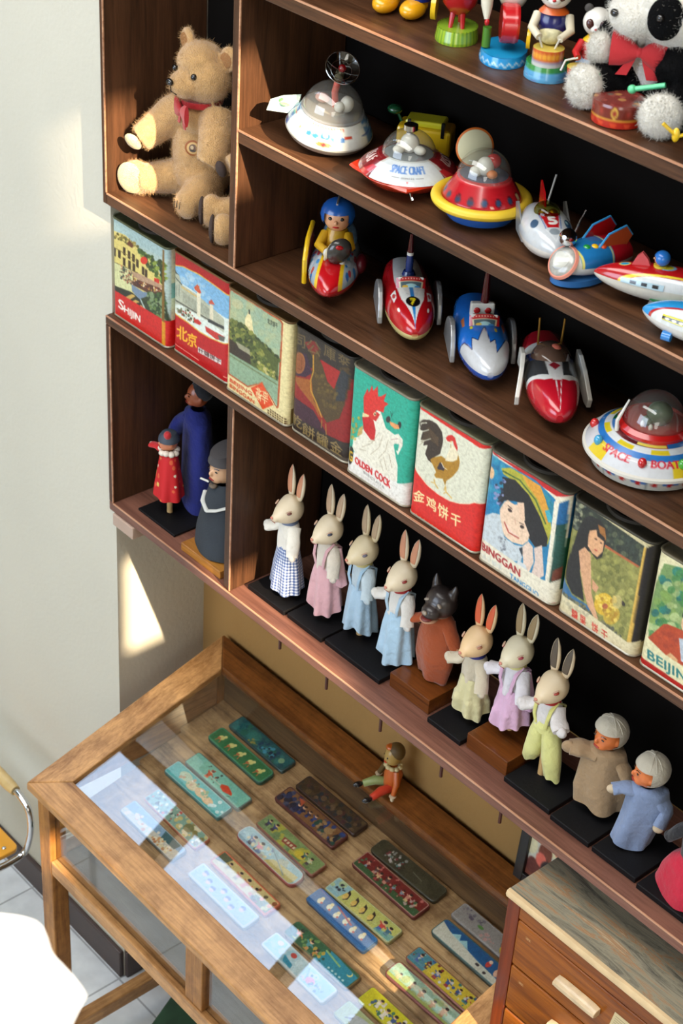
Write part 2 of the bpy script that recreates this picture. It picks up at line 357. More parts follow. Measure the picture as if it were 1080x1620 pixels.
edge(.004, XR, 0, lc, oz); edge(.0185, XR, -.488, lc, oz); edge(.0155, .0185, 0, lc, oz, (-.487, -.023)); MB().box(.4492, .4522, .0028, .0056, -.487 + oz, -.023 + oz).build('edge_band', EDGE, lc, smooth=0)
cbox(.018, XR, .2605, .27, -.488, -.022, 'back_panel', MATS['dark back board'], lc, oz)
tag(MB().box(.02, .1, -.004, .05, -.545, -.513).build('wall_bracket', mat('pale bracket wood', (176, 150, 132), .6), bevel=.002), 'short pale batten under the left corner of the puppet cabinet', 'bracket')
m_peg = mat('red brown peg', (74, 32, 20), .5)
for i, (px_, ln) in enumerate([(.61, .04), (.765, .05), (.935, .05), (1.115, .045), (1.28, .045)]):
    w = ['under the first rabbit, nearest the wall corner', 'below the second and third rabbits', 'above the seated clown', 'right of the seated clown', 'next to the leaning picture'][i]
    tag(MB().tube([(px_, .02, -.5125), (px_, .02, -.515 - ln)], .0035, 8).build('hook_peg', m_peg), 'thin red-brown peg hanging under the puppet cabinet, ' + w, 'peg', 'pegs under the puppet cabinet')

# ---------------------------------------------------------------- biscuit tins
RED = (196, 24, 20); CREAM = (226, 220, 190); INK = (34, 28, 26)
M_TIN = printed('printed tin', .42, .15, 0, .5); M_RIM = mat('tarnished tin rim', (170, 160, 138), .35, .6, var=.15)
TINW, TIND, TINH = 0, .13, .235
def tin(x0, x1, y, art, side, lab, top=(150, 146, 128), R=.012, h=.235, rz=0, lidcol=(90, 84, 70), cap=0):
    w = x1 - x0; d = .125
    root = thing('biscuit_tin', lab, 'tin', ((x0 + x1) / 2, y, .0005), rz, 'old biscuit tins in a row')
    art.speck(5).done()
    # plan outline: from back-left round the front to the back-right, then straight across the back
    pl = []; k = 7
    pl.append((-w / 2, d, -1)); pl.append((-w / 2, R, -1))
    for i in range(1, k): a = PI + i * PI / 2 / k; pl.append((-w / 2 + R + R * math.cos(a), R + R * math.sin(a), 0))
    nf = 110
    for i in range(nf + 1): pl.append((-w / 2 + R + (w - 2 * R) * i / nf, 0, 0))
    for i in range(1, k): a = -PI / 2 + i * PI / 2 / k; pl.append((w / 2 - R + R * math.cos(a), R + R * math.sin(a), 0))
    pl.append((w / 2, R, 1)); pl.append((w / 2, d, 1))
    pl = np.array(pl); zs = np.linspace(h - .004, .004, 150)
    P = np.zeros((len(zs), len(pl), 3)); P[..., 0] = pl[:, 0]; P[..., 1] = pl[:, 1]; P[..., 2] = zs[:, None]
    u = (pl[:, 0] + w / 2) / w; v = (h - zs) / h
    col = art.get(np.broadcast_to(u, (len(zs), len(pl))), np.broadcast_to(v[:, None], (len(zs), len(pl)))).copy()
    col[:, pl[:, 2] != 0] = np.array(side(v) if callable(side) else np.broadcast_to(side, (len(v), 3)))[:, None]
    mb = MB().grid(P, col); mb.box(-w / 2, w / 2, d - .0005, d, .004, h - .004, col=side(v)[0] if callable(side) else side)
    mb.build('tin_body', M_TIN, root, smooth=60)
    def rr(q, z, s=0):
        o = []
        for cx, cy, a0 in ((w / 2 - R, R, -90), (w / 2 - R, d - R, 0), (-w / 2 + R, d - R, 90), (-w / 2 + R, R, 180)):
            for i in range(7): a = math.radians(a0 + i * 15); o.append((cx + (R + q) * math.cos(a), cy + (R + q) * math.sin(a), z))
        return np.array(o)
    MB().rings([rr(0, 0), rr(.0014, .001), rr(.0016, .003), rr(.0002, .005), rr(-.003, .005)]).build('bottom_rim', M_RIM, root)
    mt = mat('tin top %d %d %d' % tuple(top), tuple(int(q * .72) for q in top), .6, .2, var=.25, vscale=60)
    MB().rings([rr(-.004, h - .006), rr(.0002, h - .005), rr(.0016, h - .002), rr(.001, h), rr(-.002, h), rr(-.004, h - .003), rr(-.0045, h - .003)]).build('top_rim', mt, root)
    MB().lathe([(min(w, d) * .40, h - .0028), (min(w, d) * .42, h - .001), (min(w, d) * .40, h + .0035), (min(w, d) * .36, h + .004), (min(w, d) * .34, h + .002), (.001, h + .002)], 36, at=(0, d / 2, 0)).build('lid', mat('tin lid %d' % lidcol[0], (56, 50, 42), .65, .2, var=.2, spec=.2), root)
    return root
NW, NH = 180, 216
def A(c, base): return Art(c, NW, NH, base)
W_ = (232, 228, 214)

# 1 street scene, red base, SHIJIN
a = A([(92, 125), (730, 430), (735, 1560), (115, 1225)], (168, 186, 178))
a.poly([(92, 125), (730, 430), (730, 560), (92, 300)], (150, 178, 180), .6)
a.poly([(92, 290), (250, 330), (360, 420), (520, 560), (640, 700), (700, 840), (700, 1000), (92, 960)], (214, 196, 112))
a.pblobs([(90, 290), (380, 410), (420, 480), (90, 370)], 40, [(110, 96, 40), (90, 84, 36), (150, 130, 60)], 14, 1)
for x, y in ((130, 540), (185, 560), (240, 520), (295, 555), (345, 585), (240, 640), (300, 665), (350, 690), (390, 640), (455, 715), (490, 740)):
    a.poly([(x - 15, y - 60), (x + 15, y - 45), (x + 15, y + 45), (x - 15, y + 28)], (58, 40, 20))
a.line([(100, 470), (400, 610)], 7, (120, 100, 50)); a.line([(100, 640), (400, 740)], 9, (90, 74, 40))
a.poly([(270, 420), (300, 380), (345, 440), (330, 470), (280, 440)], (96, 50, 26)); a.line([(300, 360), (300, 420)], 6, (70, 40, 20))
a.pblobs([(400, 470), (700, 600), (700, 860), (430, 560)], 90, [(92, 112, 40), (60, 84, 34), (134, 150, 58), (46, 60, 30)], 20, 2)
a.ell(465, 590, 40, 42, (206, 46, 26)); a.poly([(580, 770), (640, 780), (640, 840), (580, 820)], (196, 40, 26))
a.poly([(100, 640), (330, 720), (335, 950), (105, 940)], (206, 206, 150))
a.pblobs([(180, 660), (360, 740), (340, 870), (200, 860)], 90, [(110, 60, 40), (70, 50, 40), (190, 120, 80), (60, 70, 60)], 9, 3)
a.poly([(320, 730), (400, 740), (690, 850), (690, 890), (520, 870), (360, 790)], (176, 142, 112))
a.poly([(345, 800), (690, 890), (690, 960), (520, 950), (340, 880)], (80, 44, 30)); a.pblobs([(350, 810), (680, 890), (660, 940), (360, 880)], 60, [(200, 150, 60), (150, 70, 40), (230, 210, 170), (60, 40, 40)], 8, 4)
a.poly([(325, 870), (450, 940), (600, 950), (560, 1010), (420, 1030), (330, 950)], (112, 132, 152))
a.poly([(105, 900), (330, 960), (420, 1030), (480, 1160), (200, 1010), (105, 960)], (40, 40, 26)); a.poly([(240, 1030), (330, 980), (370, 1000), (300, 1050)], (196, 160, 80)); a.poly([(320, 1070), (370, 1040), (420, 1060), (350, 1090)], (196, 160, 80)); a.poly([(400, 1120), (430, 1090), (480, 1130), (460, 1160)], (190, 150, 74))
a.poly([(430, 1020), (700, 900), (735, 1270), (500, 1160)], (44, 56, 30)); a.pblobs([(500, 960), (700, 920), (700, 1250), (540, 1130)], 80, [(96, 120, 60), (60, 90, 44), (120, 140, 100), (36, 60, 30)], 20, 5)
a.poly([(100, 945), (740, 1255), (745, 1600), (100, 1250)], RED); a.poly([(675, 440), (695, 450), (705, 1570), (670, 1545)], (120, 84, 20)); a.poly([(672, 1245), (706, 1260), (706, 1570), (672, 1552)], (206, 140, 20))
a.text('S', (178, 1148), (235, 1180), 105, W_, 4); a.text('HIJIN', (242, 1190), (424, 1290), 80, W_, 3)
tin(.008, .207, .016, a, lambda v: np.where((v > .72)[:, None], RED, np.where(((v > .35) & (v < .5))[:, None], (120, 170, 160), (200, 206, 170))), 'biscuit tin with old street scene, leftmost in the row, reading SHIJIN', (120, 124, 84))
# 2 railway station, red, BEIJING in Chinese
a = A([(65, 55), (712, 425), (690, 1590), (75, 1240)], (178, 10, 18))
a.poly([(70, 245), (180, 255), (360, 335), (520, 440), (700, 570), (700, 1130), (640, 1128), (500, 1080), (380, 1020), (240, 920), (70, 815)], (222, 176, 60))
a.poly([(70, 258), (180, 268), (360, 350), (520, 455), (700, 585), (700, 1118), (640, 1116), (500, 1068), (380, 1006), (240, 905), (70, 800)], (214, 222, 210))
a.poly([(70, 258), (180, 268), (360, 350), (520, 455), (700, 585), (700, 850), (500, 730), (330, 560), (150, 450), (70, 300)], (122, 172, 206))
a.pblobs([(90, 270), (400, 400), (500, 640), (160, 420)], 20, [(170, 200, 214), (186, 208, 214)], 30, 1, .5)
a.poly([(75, 300), (140, 370), (170, 480), (340, 580), (560, 760), (650, 850), (650, 1000), (470, 880), (170, 720), (75, 700)], (176, 178, 154))
a.poly([(72, 290), (140, 370), (80, 340)], (70, 80, 70)); a.line([(80, 380), (175, 480)], 12, (80, 90, 80)); a.line([(165, 500), (345, 610)], 12, (206, 170, 90))
for i in range(14): x = 190 + i * 12; a.line([(x, 560 + i * 8), (x, 680 + i * 8)], 4, (120, 124, 108))
for i in range(10): x = 395 + i * 14; a.line([(x, 670 + i * 10), (x, 790 + i * 10)], 5, (110, 116, 104))
for x in (90, 115, 140): a.line([(x, 480), (x, 620)], 8, (110, 120, 110))
a.line([(90, 660), (470, 860), (640, 950)], 16, (84, 84, 74)); a.poly([(470, 850), (650, 930), (650, 965), (470, 890)], (52, 54, 52))
a.poly([(345, 540), (385, 560), (385, 850), (345, 830)], (222, 214, 184)); a.poly([(310, 500), (350, 460), (395, 560), (375, 570), (325, 530)], (196, 70, 40)); a.poly([(330, 480), (372, 480), (372, 540), (335, 530)], (200, 90, 50))
a.poly([(490, 680), (530, 700), (530, 870), (490, 850)], (216, 206, 176)); a.poly([(480, 650), (510, 630), (548, 690), (480, 680)], (196, 84, 60))
a.pblobs([(90, 760), (240, 760), (360, 920), (240, 890)], 70, [(60, 74, 50), (110, 116, 80), (150, 60, 40), (200, 200, 170)], 11, 2)
a.poly([(310, 870), (360, 870), (400, 910), (380, 935), (320, 910)], (190, 40, 34)); a.poly([(440, 940), (560, 1000), (660, 1050), (650, 1100), (560, 1080), (450, 1000)], (190, 50, 44)); a.poly([(580, 1030), (660, 1050), (650, 1100), (600, 1090)], (90, 90, 84))
a.text('北', (118, 1110), (240, 1150), 150, (232, 176, 30), 4); a.text('京', (242, 1180), (348, 1205), 140, (232, 176, 30), 4)
a.poly([(362, 1185), (620, 1310), (618, 1365), (360, 1245)], (214, 204, 196)); a.text('什锦饼干', (366, 1240), (612, 1358), 48, (70, 40, 36), 1.5)
a.line([(80, 1162), (372, 1338)], 9, (236, 150, 130)); a.line([(640, 1490), (690, 1515)], 9, (236, 150, 130))
tin(.213, .402, .026, a, lambda v: np.where(((v > .2) & (v < .6))[:, None], (150, 176, 176), (178, 10, 18)), 'red biscuit tin picturing a railway station, second from the left end', (170, 120, 60))
# 3 cream tin with lake and white pagoda
a = A([(75, 65), (765, 430), (725, 1590), (45, 1235)], (222, 206, 150))
fr = [(92, 118), (110, 100), (660, 400), (688, 440), (645, 1370), (625, 1388), (460, 1125), (305, 1195), (80, 1070)]
a.poly([(x, y) for x, y in fr], (176, 74, 30)); a.poly([(106, 140), (118, 122), (650, 415), (670, 445), (628, 1350), (622, 1368), (466, 1108), (305, 1178), (94, 1060)], (150, 172, 140))
a.pblobs([(110, 130), (640, 420), (620, 800), (110, 480)], 60, [(158, 176, 146), (140, 166, 144), (186, 182, 130)], 50, 1, .3); a.ell(190, 270, 70, 50, (202, 186, 136), 30, .5)
a.poly([(262, 560), (275, 420), (300, 370), (318, 330), (336, 380), (350, 440), (370, 580)], (222, 206, 150)); a.line([(320, 320), (322, 370)], 14, (40, 44, 40)); a.ell(315, 460, 42, 50, (228, 214, 160))
a.pblobs([(100, 440), (240, 500), (640, 830), (640, 860)], 120, [(60, 72, 34), (86, 96, 42), (44, 56, 28), (112, 118, 56)], 24, 2)
a.poly([(100, 520), (330, 580), (640, 840), (632, 1080), (330, 940), (96, 830)], (78, 88, 38)); a.pblobs([(100, 480), (350, 580), (630, 1060), (110, 760)], 260, [(66, 78, 34), (100, 110, 48), (50, 60, 30), (134, 136, 62), (84, 96, 42)], 22, 3)
a.poly([(100, 660), (330, 830), (340, 930), (100, 830)], (54, 42, 30)); a.poly([(170, 690), (320, 760), (335, 830), (200, 760)], (150, 146, 116))
a.pblobs([(400, 880), (630, 1000), (620, 1070), (420, 960)], 40, [(150, 150, 60), (120, 126, 54), (190, 178, 110)], 16, 4)
a.poly([(95, 820), (632, 1080), (630, 1350), (466, 1108), (305, 1178), (94, 1060)], (134, 160, 128)); a.line([(96, 850), (630, 1120)], 14, (96, 104, 60), .7); a.pblobs([(100, 900), (630, 1150), (620, 1250), (120, 1040)], 40, [(148, 172, 140), (126, 150, 122)], 26, 5, .4)
a.text('北京饼干', (520, 455), (628, 505), 55, (52, 60, 46), 1)
a.text('BEIJING', (102, 1155), (352, 1285), 42, (198, 74, 34), 2.5); a.text('BINGGAN', (100, 1215), (378, 1372), 42, (198, 74, 34), 2.5)
a.poly([(336, 1195), (462, 1120), (590, 1350), (470, 1420)], (214, 72, 24)); a.text('北京', (395, 1250), (530, 1310), 75, (232, 214, 160), 1.5); a.text('饼干', (395, 1310), (520, 1370), 75, (232, 214, 160), 1.5)
for i in range(9):
    for j in range(8):
        x = 500 + i * 25; y = 1370 + i * 14 + j * 26
        if x > 490 and y < 1600 + (x - 720) * .5 and y > 1350 + max(0, 590 - x) * .9: a.poly([(x, y), (x + 17, y + 9), (x + 17, y + 26), (x, y + 18)], (86, 60, 32))
tin(.406, .603, .016, a, lambda v: np.where((v > .83)[:, None], (120, 96, 50), (206, 192, 140)), 'cream biscuit tin picturing a white pagoda above a lake', (150, 110, 60))
# 4 dark rooster tin
a = A([(110, 100), (735, 480), (690, 1575), (60, 1205)], (44, 34, 28))
a.poly([(100, 640), (320, 560), (400, 480), (720, 700), (700, 1350), (480, 1260), (90, 860)], (134, 22, 20)); a.poly([(90, 850), (330, 1010), (480, 1260), (90, 1060)], (58, 26, 40))
a.poly([(100, 650), (310, 690), (400, 1090), (330, 960), (180, 780)], (150, 84, 30)); a.poly([(100, 390), (250, 420), (310, 620), (240, 660), (100, 640)], (52, 28, 48))
a.ell(172, 515, 66, 112, (150, 92, 46)); a.ell(172, 515, 54, 96, (138, 78, 40)); a.line([(140, 560), (200, 590), (200, 460)], 8, (110, 60, 30))
a.poly([(240, 330), (300, 300), (400, 400), (380, 470), (430, 560), (560, 660), (600, 560), (680, 560), (700, 700), (660, 900), (600, 1080), (470, 1130), (330, 900), (300, 640), (330, 480), (300, 430)], (74, 56, 26))
a.poly([(230, 300), (330, 290), (380, 380), (330, 430), (270, 380)], (120, 30, 24)); a.poly([(560, 640), (620, 580), (690, 640), (650, 900), (560, 900)], (44, 46, 50)); a.pblobs([(330, 560), (560, 680), (600, 1060), (380, 900)], 60, [(92, 74, 32), (60, 46, 24), (110, 88, 36)], 18, 2, .6)
a.poly([(400, 480), (600, 600), (540, 780), (470, 700)], (156, 30, 26)); a.line([(322, 430), (325, 600), (295, 700), (300, 800), (360, 930), (420, 1080)], 14, (178, 130, 40)); a.line([(420, 1100), (415, 1190)], 10, (150, 110, 50)); a.line([(460, 1140), (468, 1260)], 10, (150, 110, 50))
for t, p, q in (('司', (125, 330), (235, 375)), ('公', (250, 400), (400, 460)), ('庫', (430, 440), (550, 520)), ('泰', (575, 510), (690, 570))): a.text(t, p, q, 130, (104, 86, 50), 1.5)
for t, p, q in (('乾', (85, 1150), (205, 1230)), ('餅', (210, 1260), (345, 1340)), ('罐', (365, 1350), (490, 1420)), ('金', (510, 1420), (630, 1490))): a.text(t, p, q, 120, (140, 118, 70), 1.5)
a.poly([(60, 1180), (690, 1510), (690, 1600), (60, 1225)], (110, 100, 84), .6)
tin(.604, .781, .022, a, (36, 28, 24), 'dark brown and red rooster tin with worn gold characters, under the rocket rider', (60, 50, 40), R=.02)
# 5 green GOLDEN COCK
a = A([(95, 62), (805, 485), (730, 1605), (28, 1205)], (38, 160, 134))
a.poly([(20, 930), (60, 950), (130, 1010), (620, 1290), (640, 1330), (760, 1345), (760, 1640), (20, 1240)], (226, 222, 212))
a.poly([(600, 1240), (640, 1335), (760, 1340), (760, 1250)], (38, 160, 134))
a.poly([(130, 860), (190, 850), (230, 780), (300, 720), (400, 570), (440, 590), (500, 760), (560, 800), (600, 830), (640, 820), (690, 880), (690, 940), (640, 1040), (620, 1000), (640, 930), (590, 930), (620, 1080), (640, 1150), (640, 1320), (560, 1300), (300, 1140), (150, 1030), (120, 960)], (226, 220, 200))
a.line([(560, 880), (640, 870)], 8, (190, 150, 140)); a.poly([(600, 920), (650, 930), (640, 1000), (600, 970)], (38, 160, 134))
a.poly([(245, 580), (240, 430), (285, 340), (300, 390), (335, 310), (350, 370), (400, 320), (405, 430), (440, 430), (500, 400), (470, 480), (525, 510), (480, 540), (470, 600), (390, 570), (350, 640), (380, 680), (330, 670), (250, 600)], (206, 44, 36))
a.poly([(232, 590), (310, 625), (300, 645), (230, 640)], (226, 206, 150)); a.poly([(228, 640), (300, 640), (360, 680), (385, 780), (375, 890), (330, 880), (250, 780)], (190, 26, 28)); a.poly([(340, 600), (400, 590), (430, 620), (385, 690), (345, 660)], (196, 40, 34)); a.ell(372, 612, 16, 20, (226, 200, 150)); a.ell(374, 614, 8, 10, (40, 20, 16))
for p in ([(230, 960), (340, 920), (430, 800)], [(330, 1040), (430, 960), (470, 830)], [(420, 1080), (500, 1000), (530, 880)], [(300, 900), (380, 890)], [(480, 1060), (520, 1200)], [(540, 1030), (580, 1180)], [(440, 1100), (480, 1210)], [(200, 980), (280, 1000)]): a.line(p, 6, (176, 160, 130))
a.poly([(190, 760), (240, 730), (230, 820), (170, 850)], (190, 160, 90)); a.pblobs([(100, 620), (200, 640), (160, 880), (70, 860)], 26, [(190, 160, 40), (150, 150, 60), (206, 140, 30)], 14, 3, .7)
a.ell(525, 670, 26, 34, (50, 44, 44)); a.ell(650, 730, 20, 36, (40, 36, 34)); a.poly([(540, 690), (640, 730), (650, 770), (600, 770), (550, 730)], (226, 150, 90)); a.line([(550, 590), (560, 650)], 5, (30, 60, 50)); a.line([(575, 600), (560, 650)], 5, (30, 60, 50))
a.ell(97, 1050, 35, 100, (30, 26, 16), 4); a.text('G', (75, 1100), (122, 1118), 110, (206, 164, 30), 4)
a.text('OLDEN', (152, 1130), (352, 1255), 72, (196, 24, 26), 4); a.text('COCK', (388, 1275), (562, 1392), 82, (196, 24, 26), 4)
a.text('BISCUITS', (255, 1238), (495, 1400), 26, (130, 126, 120), .8); [a.ell(210 + k * 22, 1252 + k * 13, 5, 6, (200, 194, 184)) for k in range(12)]
tin(.787, .958, .010, a, (34, 140, 118), 'green biscuit tin with a white cock and red comb, reading GOLDEN COCK', (176, 166, 140), R=.016)
# 6 red and cream rooster
a = A([(130, 50), (865, 470), (745, 1590), (45, 1130)], (212, 210, 186))
a.poly([(130, 55), (850, 450), (860, 520), (780, 500), (130, 95)], (206, 28, 18))
c = [(80, 650), (150, 760), (240, 870), (350, 960), (470, 1030), (580, 1060), (680, 1065), (735, 1050), (800, 1080)]
a.poly(c + [(800, 1640), (30, 1180)], (206, 28, 18)); a.line(c, 9, (226, 204, 170))
a.poly([(150, 290), (145, 250), (190, 218), (260, 222), (330, 260), (385, 340), (400, 430), (370, 560), (300, 600), (280, 650), (245, 620), (215, 560), (240, 470), (190, 480), (200, 420), (165, 420), (190, 330), (160, 320)], (52, 38, 26))
for k in range(7): a.line([(160 + k * 10, 470 - k * 28), (250, 400 - k * 16), (350, 480 - k * 12)], 6, (110, 84, 50), .7)
a.line([(150, 300), (175, 255), (230, 250)], 10, (212, 210, 186)); a.line([(150, 420), (180, 340), (250, 320)], 9, (212, 210, 186)); a.line([(185, 500), (200, 430), (270, 410)], 8, (212, 210, 186))
a.poly([(290, 600), (380, 580), (440, 620), (500, 630), (550, 540), (575, 640), (560, 720), (500, 790), (440, 830), (425, 880), (400, 810), (330, 800), (310, 770), (330, 740), (290, 660), (265, 620)], (164, 118, 24))
a.poly([(470, 500), (510, 470), (560, 560), (545, 620), (500, 640), (420, 630)], (226, 214, 180)); a.poly([(340, 700), (370, 640), (420, 700), (410, 730), (350, 715)], (50, 36, 44)); a.line([(385, 650), (410, 700), (445, 718)], 7, (226, 214, 190))
a.poly([(425, 400), (450, 375), (490, 370), (520, 400), (550, 500), (545, 535), (510, 470), (500, 430), (470, 440), (440, 430)], (200, 36, 28)); a.ell(482, 440, 10, 12, (226, 200, 150)); a.line([(478, 460), (478, 500)], 8, (176, 150, 90))
for p in ([(310, 810), (320, 860), (355, 910)], [(310, 850), (275, 840)], [(430, 880), (435, 940), (500, 1010)], [(435, 940), (410, 960)], [(425, 890), (415, 930)]): a.line(p, 12, (206, 170, 90))
for t, p, q, hh in (('金', (98, 1030), (215, 1052), 105), ('鸡', (235, 1090), (335, 1150), 110), ('饼', (355, 1180), (462, 1240), 125), ('干', (490, 1270), (592, 1310), 115)): a.text(t, p, q, hh, (236, 222, 160), 2.5)
[(a.poly([(x - 14, y - 12), (x + 14, y + 6), (x + 12, y + 12), (x - 14, y - 4)], (228, 160, 116)), a.line([(x, y - 16), (x, y + 14)], 5, (228, 160, 116))) for x, y in [(135 + k * 41, 1168 + k * 28) for k in range(11)]]
tin(.966, 1.144, .010, a, lambda v: np.where((v > .5)[:, None], (176, 22, 18), (140, 138, 112)), 'cream and red tin with a brown strutting rooster above Chinese characters', (160, 156, 120), R=.014)
# 7 BINGGAN TANGGUO, girl under a sun hat
a = A([(295, 135), (985, 500), (852, 1470), (190, 1080)], (222, 214, 190))
a.poly([(300, 150), (400, 220), (985, 500), (985, 522), (880, 518), (300, 175)], (186, 24, 26)); a.line([(196, 1090), (400, 1235), (740, 1460), (850, 1450)], 16, (186, 30, 30))
pic = [(295, 190), (430, 265), (700, 395), (870, 545), (860, 700), (800, 1150), (790, 1240), (720, 1220), (560, 1130), (230, 920), (235, 720)]
a.poly(pic, (20, 116, 160)); a.pblobs([(295, 200), (420, 270), (400, 640), (240, 680)], 40, [(16, 96, 140), (30, 130, 170), (60, 150, 170)], 30, 1, .5); a.pblobs([(760, 480), (870, 560), (840, 700), (800, 600)], 20, [(40, 140, 150), (30, 120, 140)], 20, 2, .6)
a.ell(312, 355, 28, 52, (220, 176, 130))
a.poly([(400, 310), (480, 300), (620, 370), (760, 510), (820, 640), (840, 800), (810, 940), (760, 800), (660, 580), (540, 430), (420, 360)], (170, 164, 50)); a.poly([(580, 350), (740, 440), (790, 560), (830, 740), (800, 760), (720, 560), (620, 430)], (212, 150, 50)); a.line([(410, 330), (560, 400), (700, 560), (790, 760)], 12, (60, 90, 40)); a.line([(800, 640), (830, 740)], 40, (60, 160, 176))
a.poly([(410, 380), (520, 400), (640, 520), (740, 700), (810, 880), (800, 950), (700, 960), (640, 880), (600, 740), (590, 600), (520, 580), (430, 580), (390, 640), (380, 560), (420, 470)], (26, 24, 26)); a.pblobs([(330, 440), (430, 400), (430, 640), (350, 600)], 30, [(60, 80, 120), (130, 140, 180), (40, 50, 70)], 12, 3)
a.poly([(430, 590), (460, 575), (520, 610), (590, 600), (605, 750), (650, 860), (640, 910), (590, 950), (500, 930), (430, 880), (395, 740), (390, 660)], (228, 196, 166)); a.poly([(540, 590), (600, 590), (610, 740), (570, 740)], (226, 190, 160))
a.line([(430, 760), (470, 850), (560, 895)], 11, (176, 80, 70)); a.line([(450, 780), (490, 840), (550, 880)], 6, (230, 200, 190)); a.ell(478, 660, 22, 12, (50, 36, 34), 40); a.ell(585, 795, 20, 14, (50, 36, 34), 30); a.line([(560, 760), (600, 775)], 6, (60, 40, 36)); a.line([(460, 620), (500, 650)], 6, (60, 40, 36)); a.line([(520, 720), (530, 780)], 5, (200, 150, 124))
a.poly([(235, 730), (330, 690), (390, 700), (430, 890), (520, 950), (590, 960), (600, 1010), (580, 1090), (500, 1090), (400, 1040), (225, 900)], (190, 198, 200)); a.pblobs([(380, 900), (440, 860), (450, 1000), (400, 1010)], 20, [(130, 134, 140), (90, 94, 100)], 10, 5, .6); a.poly([(560, 980), (600, 960), (590, 1050)], (30, 40, 50))
a.poly([(590, 960), (640, 915), (680, 960), (690, 1090), (650, 1180), (600, 1130)], (222, 196, 176)); a.poly([(690, 970), (760, 940), (770, 1060), (780, 1200), (720, 1240), (670, 1190), (700, 1080)], (214, 190, 174)); a.poly([(560, 1080), (620, 1120), (640, 1180), (520, 1130)], (200, 204, 204))
a.poly([(225, 905), (560, 1120), (790, 1250), (800, 1400), (200, 1080)], (222, 214, 190)); a.poly([(862, 560), (905, 575), (800, 1270), (790, 1240)], (226, 218, 196))
a.poly([(905, 575), (965, 555), (890, 1240), (820, 1260)], (20, 70, 60)); a.poly([(905, 575), (965, 555), (945, 760), (880, 760)], (16, 90, 140)); a.poly([(860, 1150), (905, 1130), (890, 1240), (835, 1250)], (110, 50, 30))
a.text('BINGGAN', (236, 1005), (572, 1224), 66, (156, 28, 30), 3); a.text('TANGGUO', (485, 1235), (735, 1392), 44, (60, 130, 180), 1.5); a.text('饼干糖果', (235, 1080), (415, 1180), 40, (196, 200, 190), .5)
tin(1.150, 1.337, .008, a, lambda v: np.where((v > .86)[:, None], (200, 190, 170), np.where((v > .4)[:, None], (20, 76, 50), (18, 80, 120))), 'tin with smiling girl in a sun hat, reading BINGGAN TANGGUO', (120, 110, 90), R=.016)
# 8 girl with a yellow toy dog on grass
a = A([(195, 160), (812, 495), (665, 1335), (80, 985)], (196, 184, 140))
a.poly([(195, 160), (740, 510), (620, 1215), (380, 1110), (105, 890), (150, 500)], (132, 130, 66)); a.pblobs([(195, 200), (700, 620), (620, 1200), (160, 860)], 260, [(150, 148, 76), (118, 118, 58), (166, 160, 86), (100, 102, 48)], 20, 1, .7)
a.poly([(195, 160), (740, 510), (715, 660), (450, 520), (200, 400)], (44, 50, 40)); a.pblobs([(200, 180), (720, 520), (700, 640), (200, 380)], 90, [(70, 80, 56), (30, 36, 30), (90, 96, 70), (50, 60, 50)], 16, 2, .8); a.line([(440, 515), (700, 660)], 16, (176, 90, 50)); a.pblobs([(190, 180), (300, 230), (240, 400), (170, 380)], 40, [(90, 96, 80), (20, 26, 26), (140, 140, 110)], 14, 3)
a.poly([(120, 740), (200, 880), (380, 990), (340, 1020), (105, 880)], (50, 100, 140)); a.pblobs([(110, 860), (330, 980), (600, 1190), (380, 1110)], 80, [(90, 90, 70), (70, 74, 60), (120, 116, 84)], 14, 4)
a.poly([(280, 320), (330, 300), (400, 330), (450, 390), (450, 480), (420, 600), (380, 620), (330, 560), (250, 560), (270, 640), (255, 700), (280, 850), (290, 920), (200, 870), (145, 760), (150, 660), (210, 500), (240, 400)], (28, 26, 24))
a.poly([(385, 360), (440, 390), (450, 470), (425, 500), (400, 420)], (150, 96, 40)); a.poly([(325, 410), (380, 400), (435, 480), (425, 560), (385, 600), (345, 570), (312, 520), (315, 450)], (212, 160, 116)); a.poly([(375, 400), (440, 460), (440, 490), (385, 450)], (30, 26, 24)); a.ell(372, 470, 12, 5, (60, 40, 30), 20); a.ell(412, 496, 9, 5, (60, 40, 30), 20); a.line([(365, 545), (385, 556)], 8, (176, 60, 50))
a.poly([(245, 560), (290, 530), (335, 580), (340, 700), (345, 860), (370, 960), (400, 1055), (370, 1040), (320, 960), (290, 860), (260, 700)], (206, 156, 116)); a.poly([(350, 760), (400, 820), (380, 860), (350, 830)], (206, 150, 110))
a.ell(440, 940, 72, 82, (206, 166, 40)); a.ell(500, 1020, 60, 70, (196, 160, 50), 30, .8); a.pblobs([(380, 880), (520, 880), (560, 1080), (420, 1000)], 60, [(214, 180, 60), (170, 130, 36), (226, 196, 90)], 14, 6); a.ell(450, 955, 22, 20, (170, 90, 50)); a.ell(585, 930, 12, 22, (40, 34, 30), -30); a.ell(540, 920, 40, 50, (200, 180, 120), 0, .6)
a.poly([(735, 515), (755, 520), (640, 1225), (615, 1215)], (206, 166, 70)); a.poly([(755, 520), (812, 500), (690, 1215), (640, 1225)], (22, 16, 16))
a.poly([(80, 880), (105, 870), (330, 1010), (620, 1210), (690, 1215), (665, 1340), (80, 990)], (212, 200, 160)); a.pblobs([(100, 900), (330, 1020), (300, 1060), (100, 930)], 30, [(176, 166, 136), (150, 144, 120)], 12, 7, .5)
for t, p, q in (('糖', (200, 1048), (245, 1075)), ('果', (262, 1085), (308, 1112)), ('饼', (352, 1138), (400, 1168)), ('干', (425, 1185), (470, 1213))): a.text(t, p, q, 66, (196, 50, 40), 1)
tin(1.343, 1.520, .012, a, lambda v: np.where((v > .87)[:, None], (196, 180, 130), (24, 18, 18)), 'tin picturing a girl in black stroking a yellow dog on grass', (84, 78, 62), R=.016)
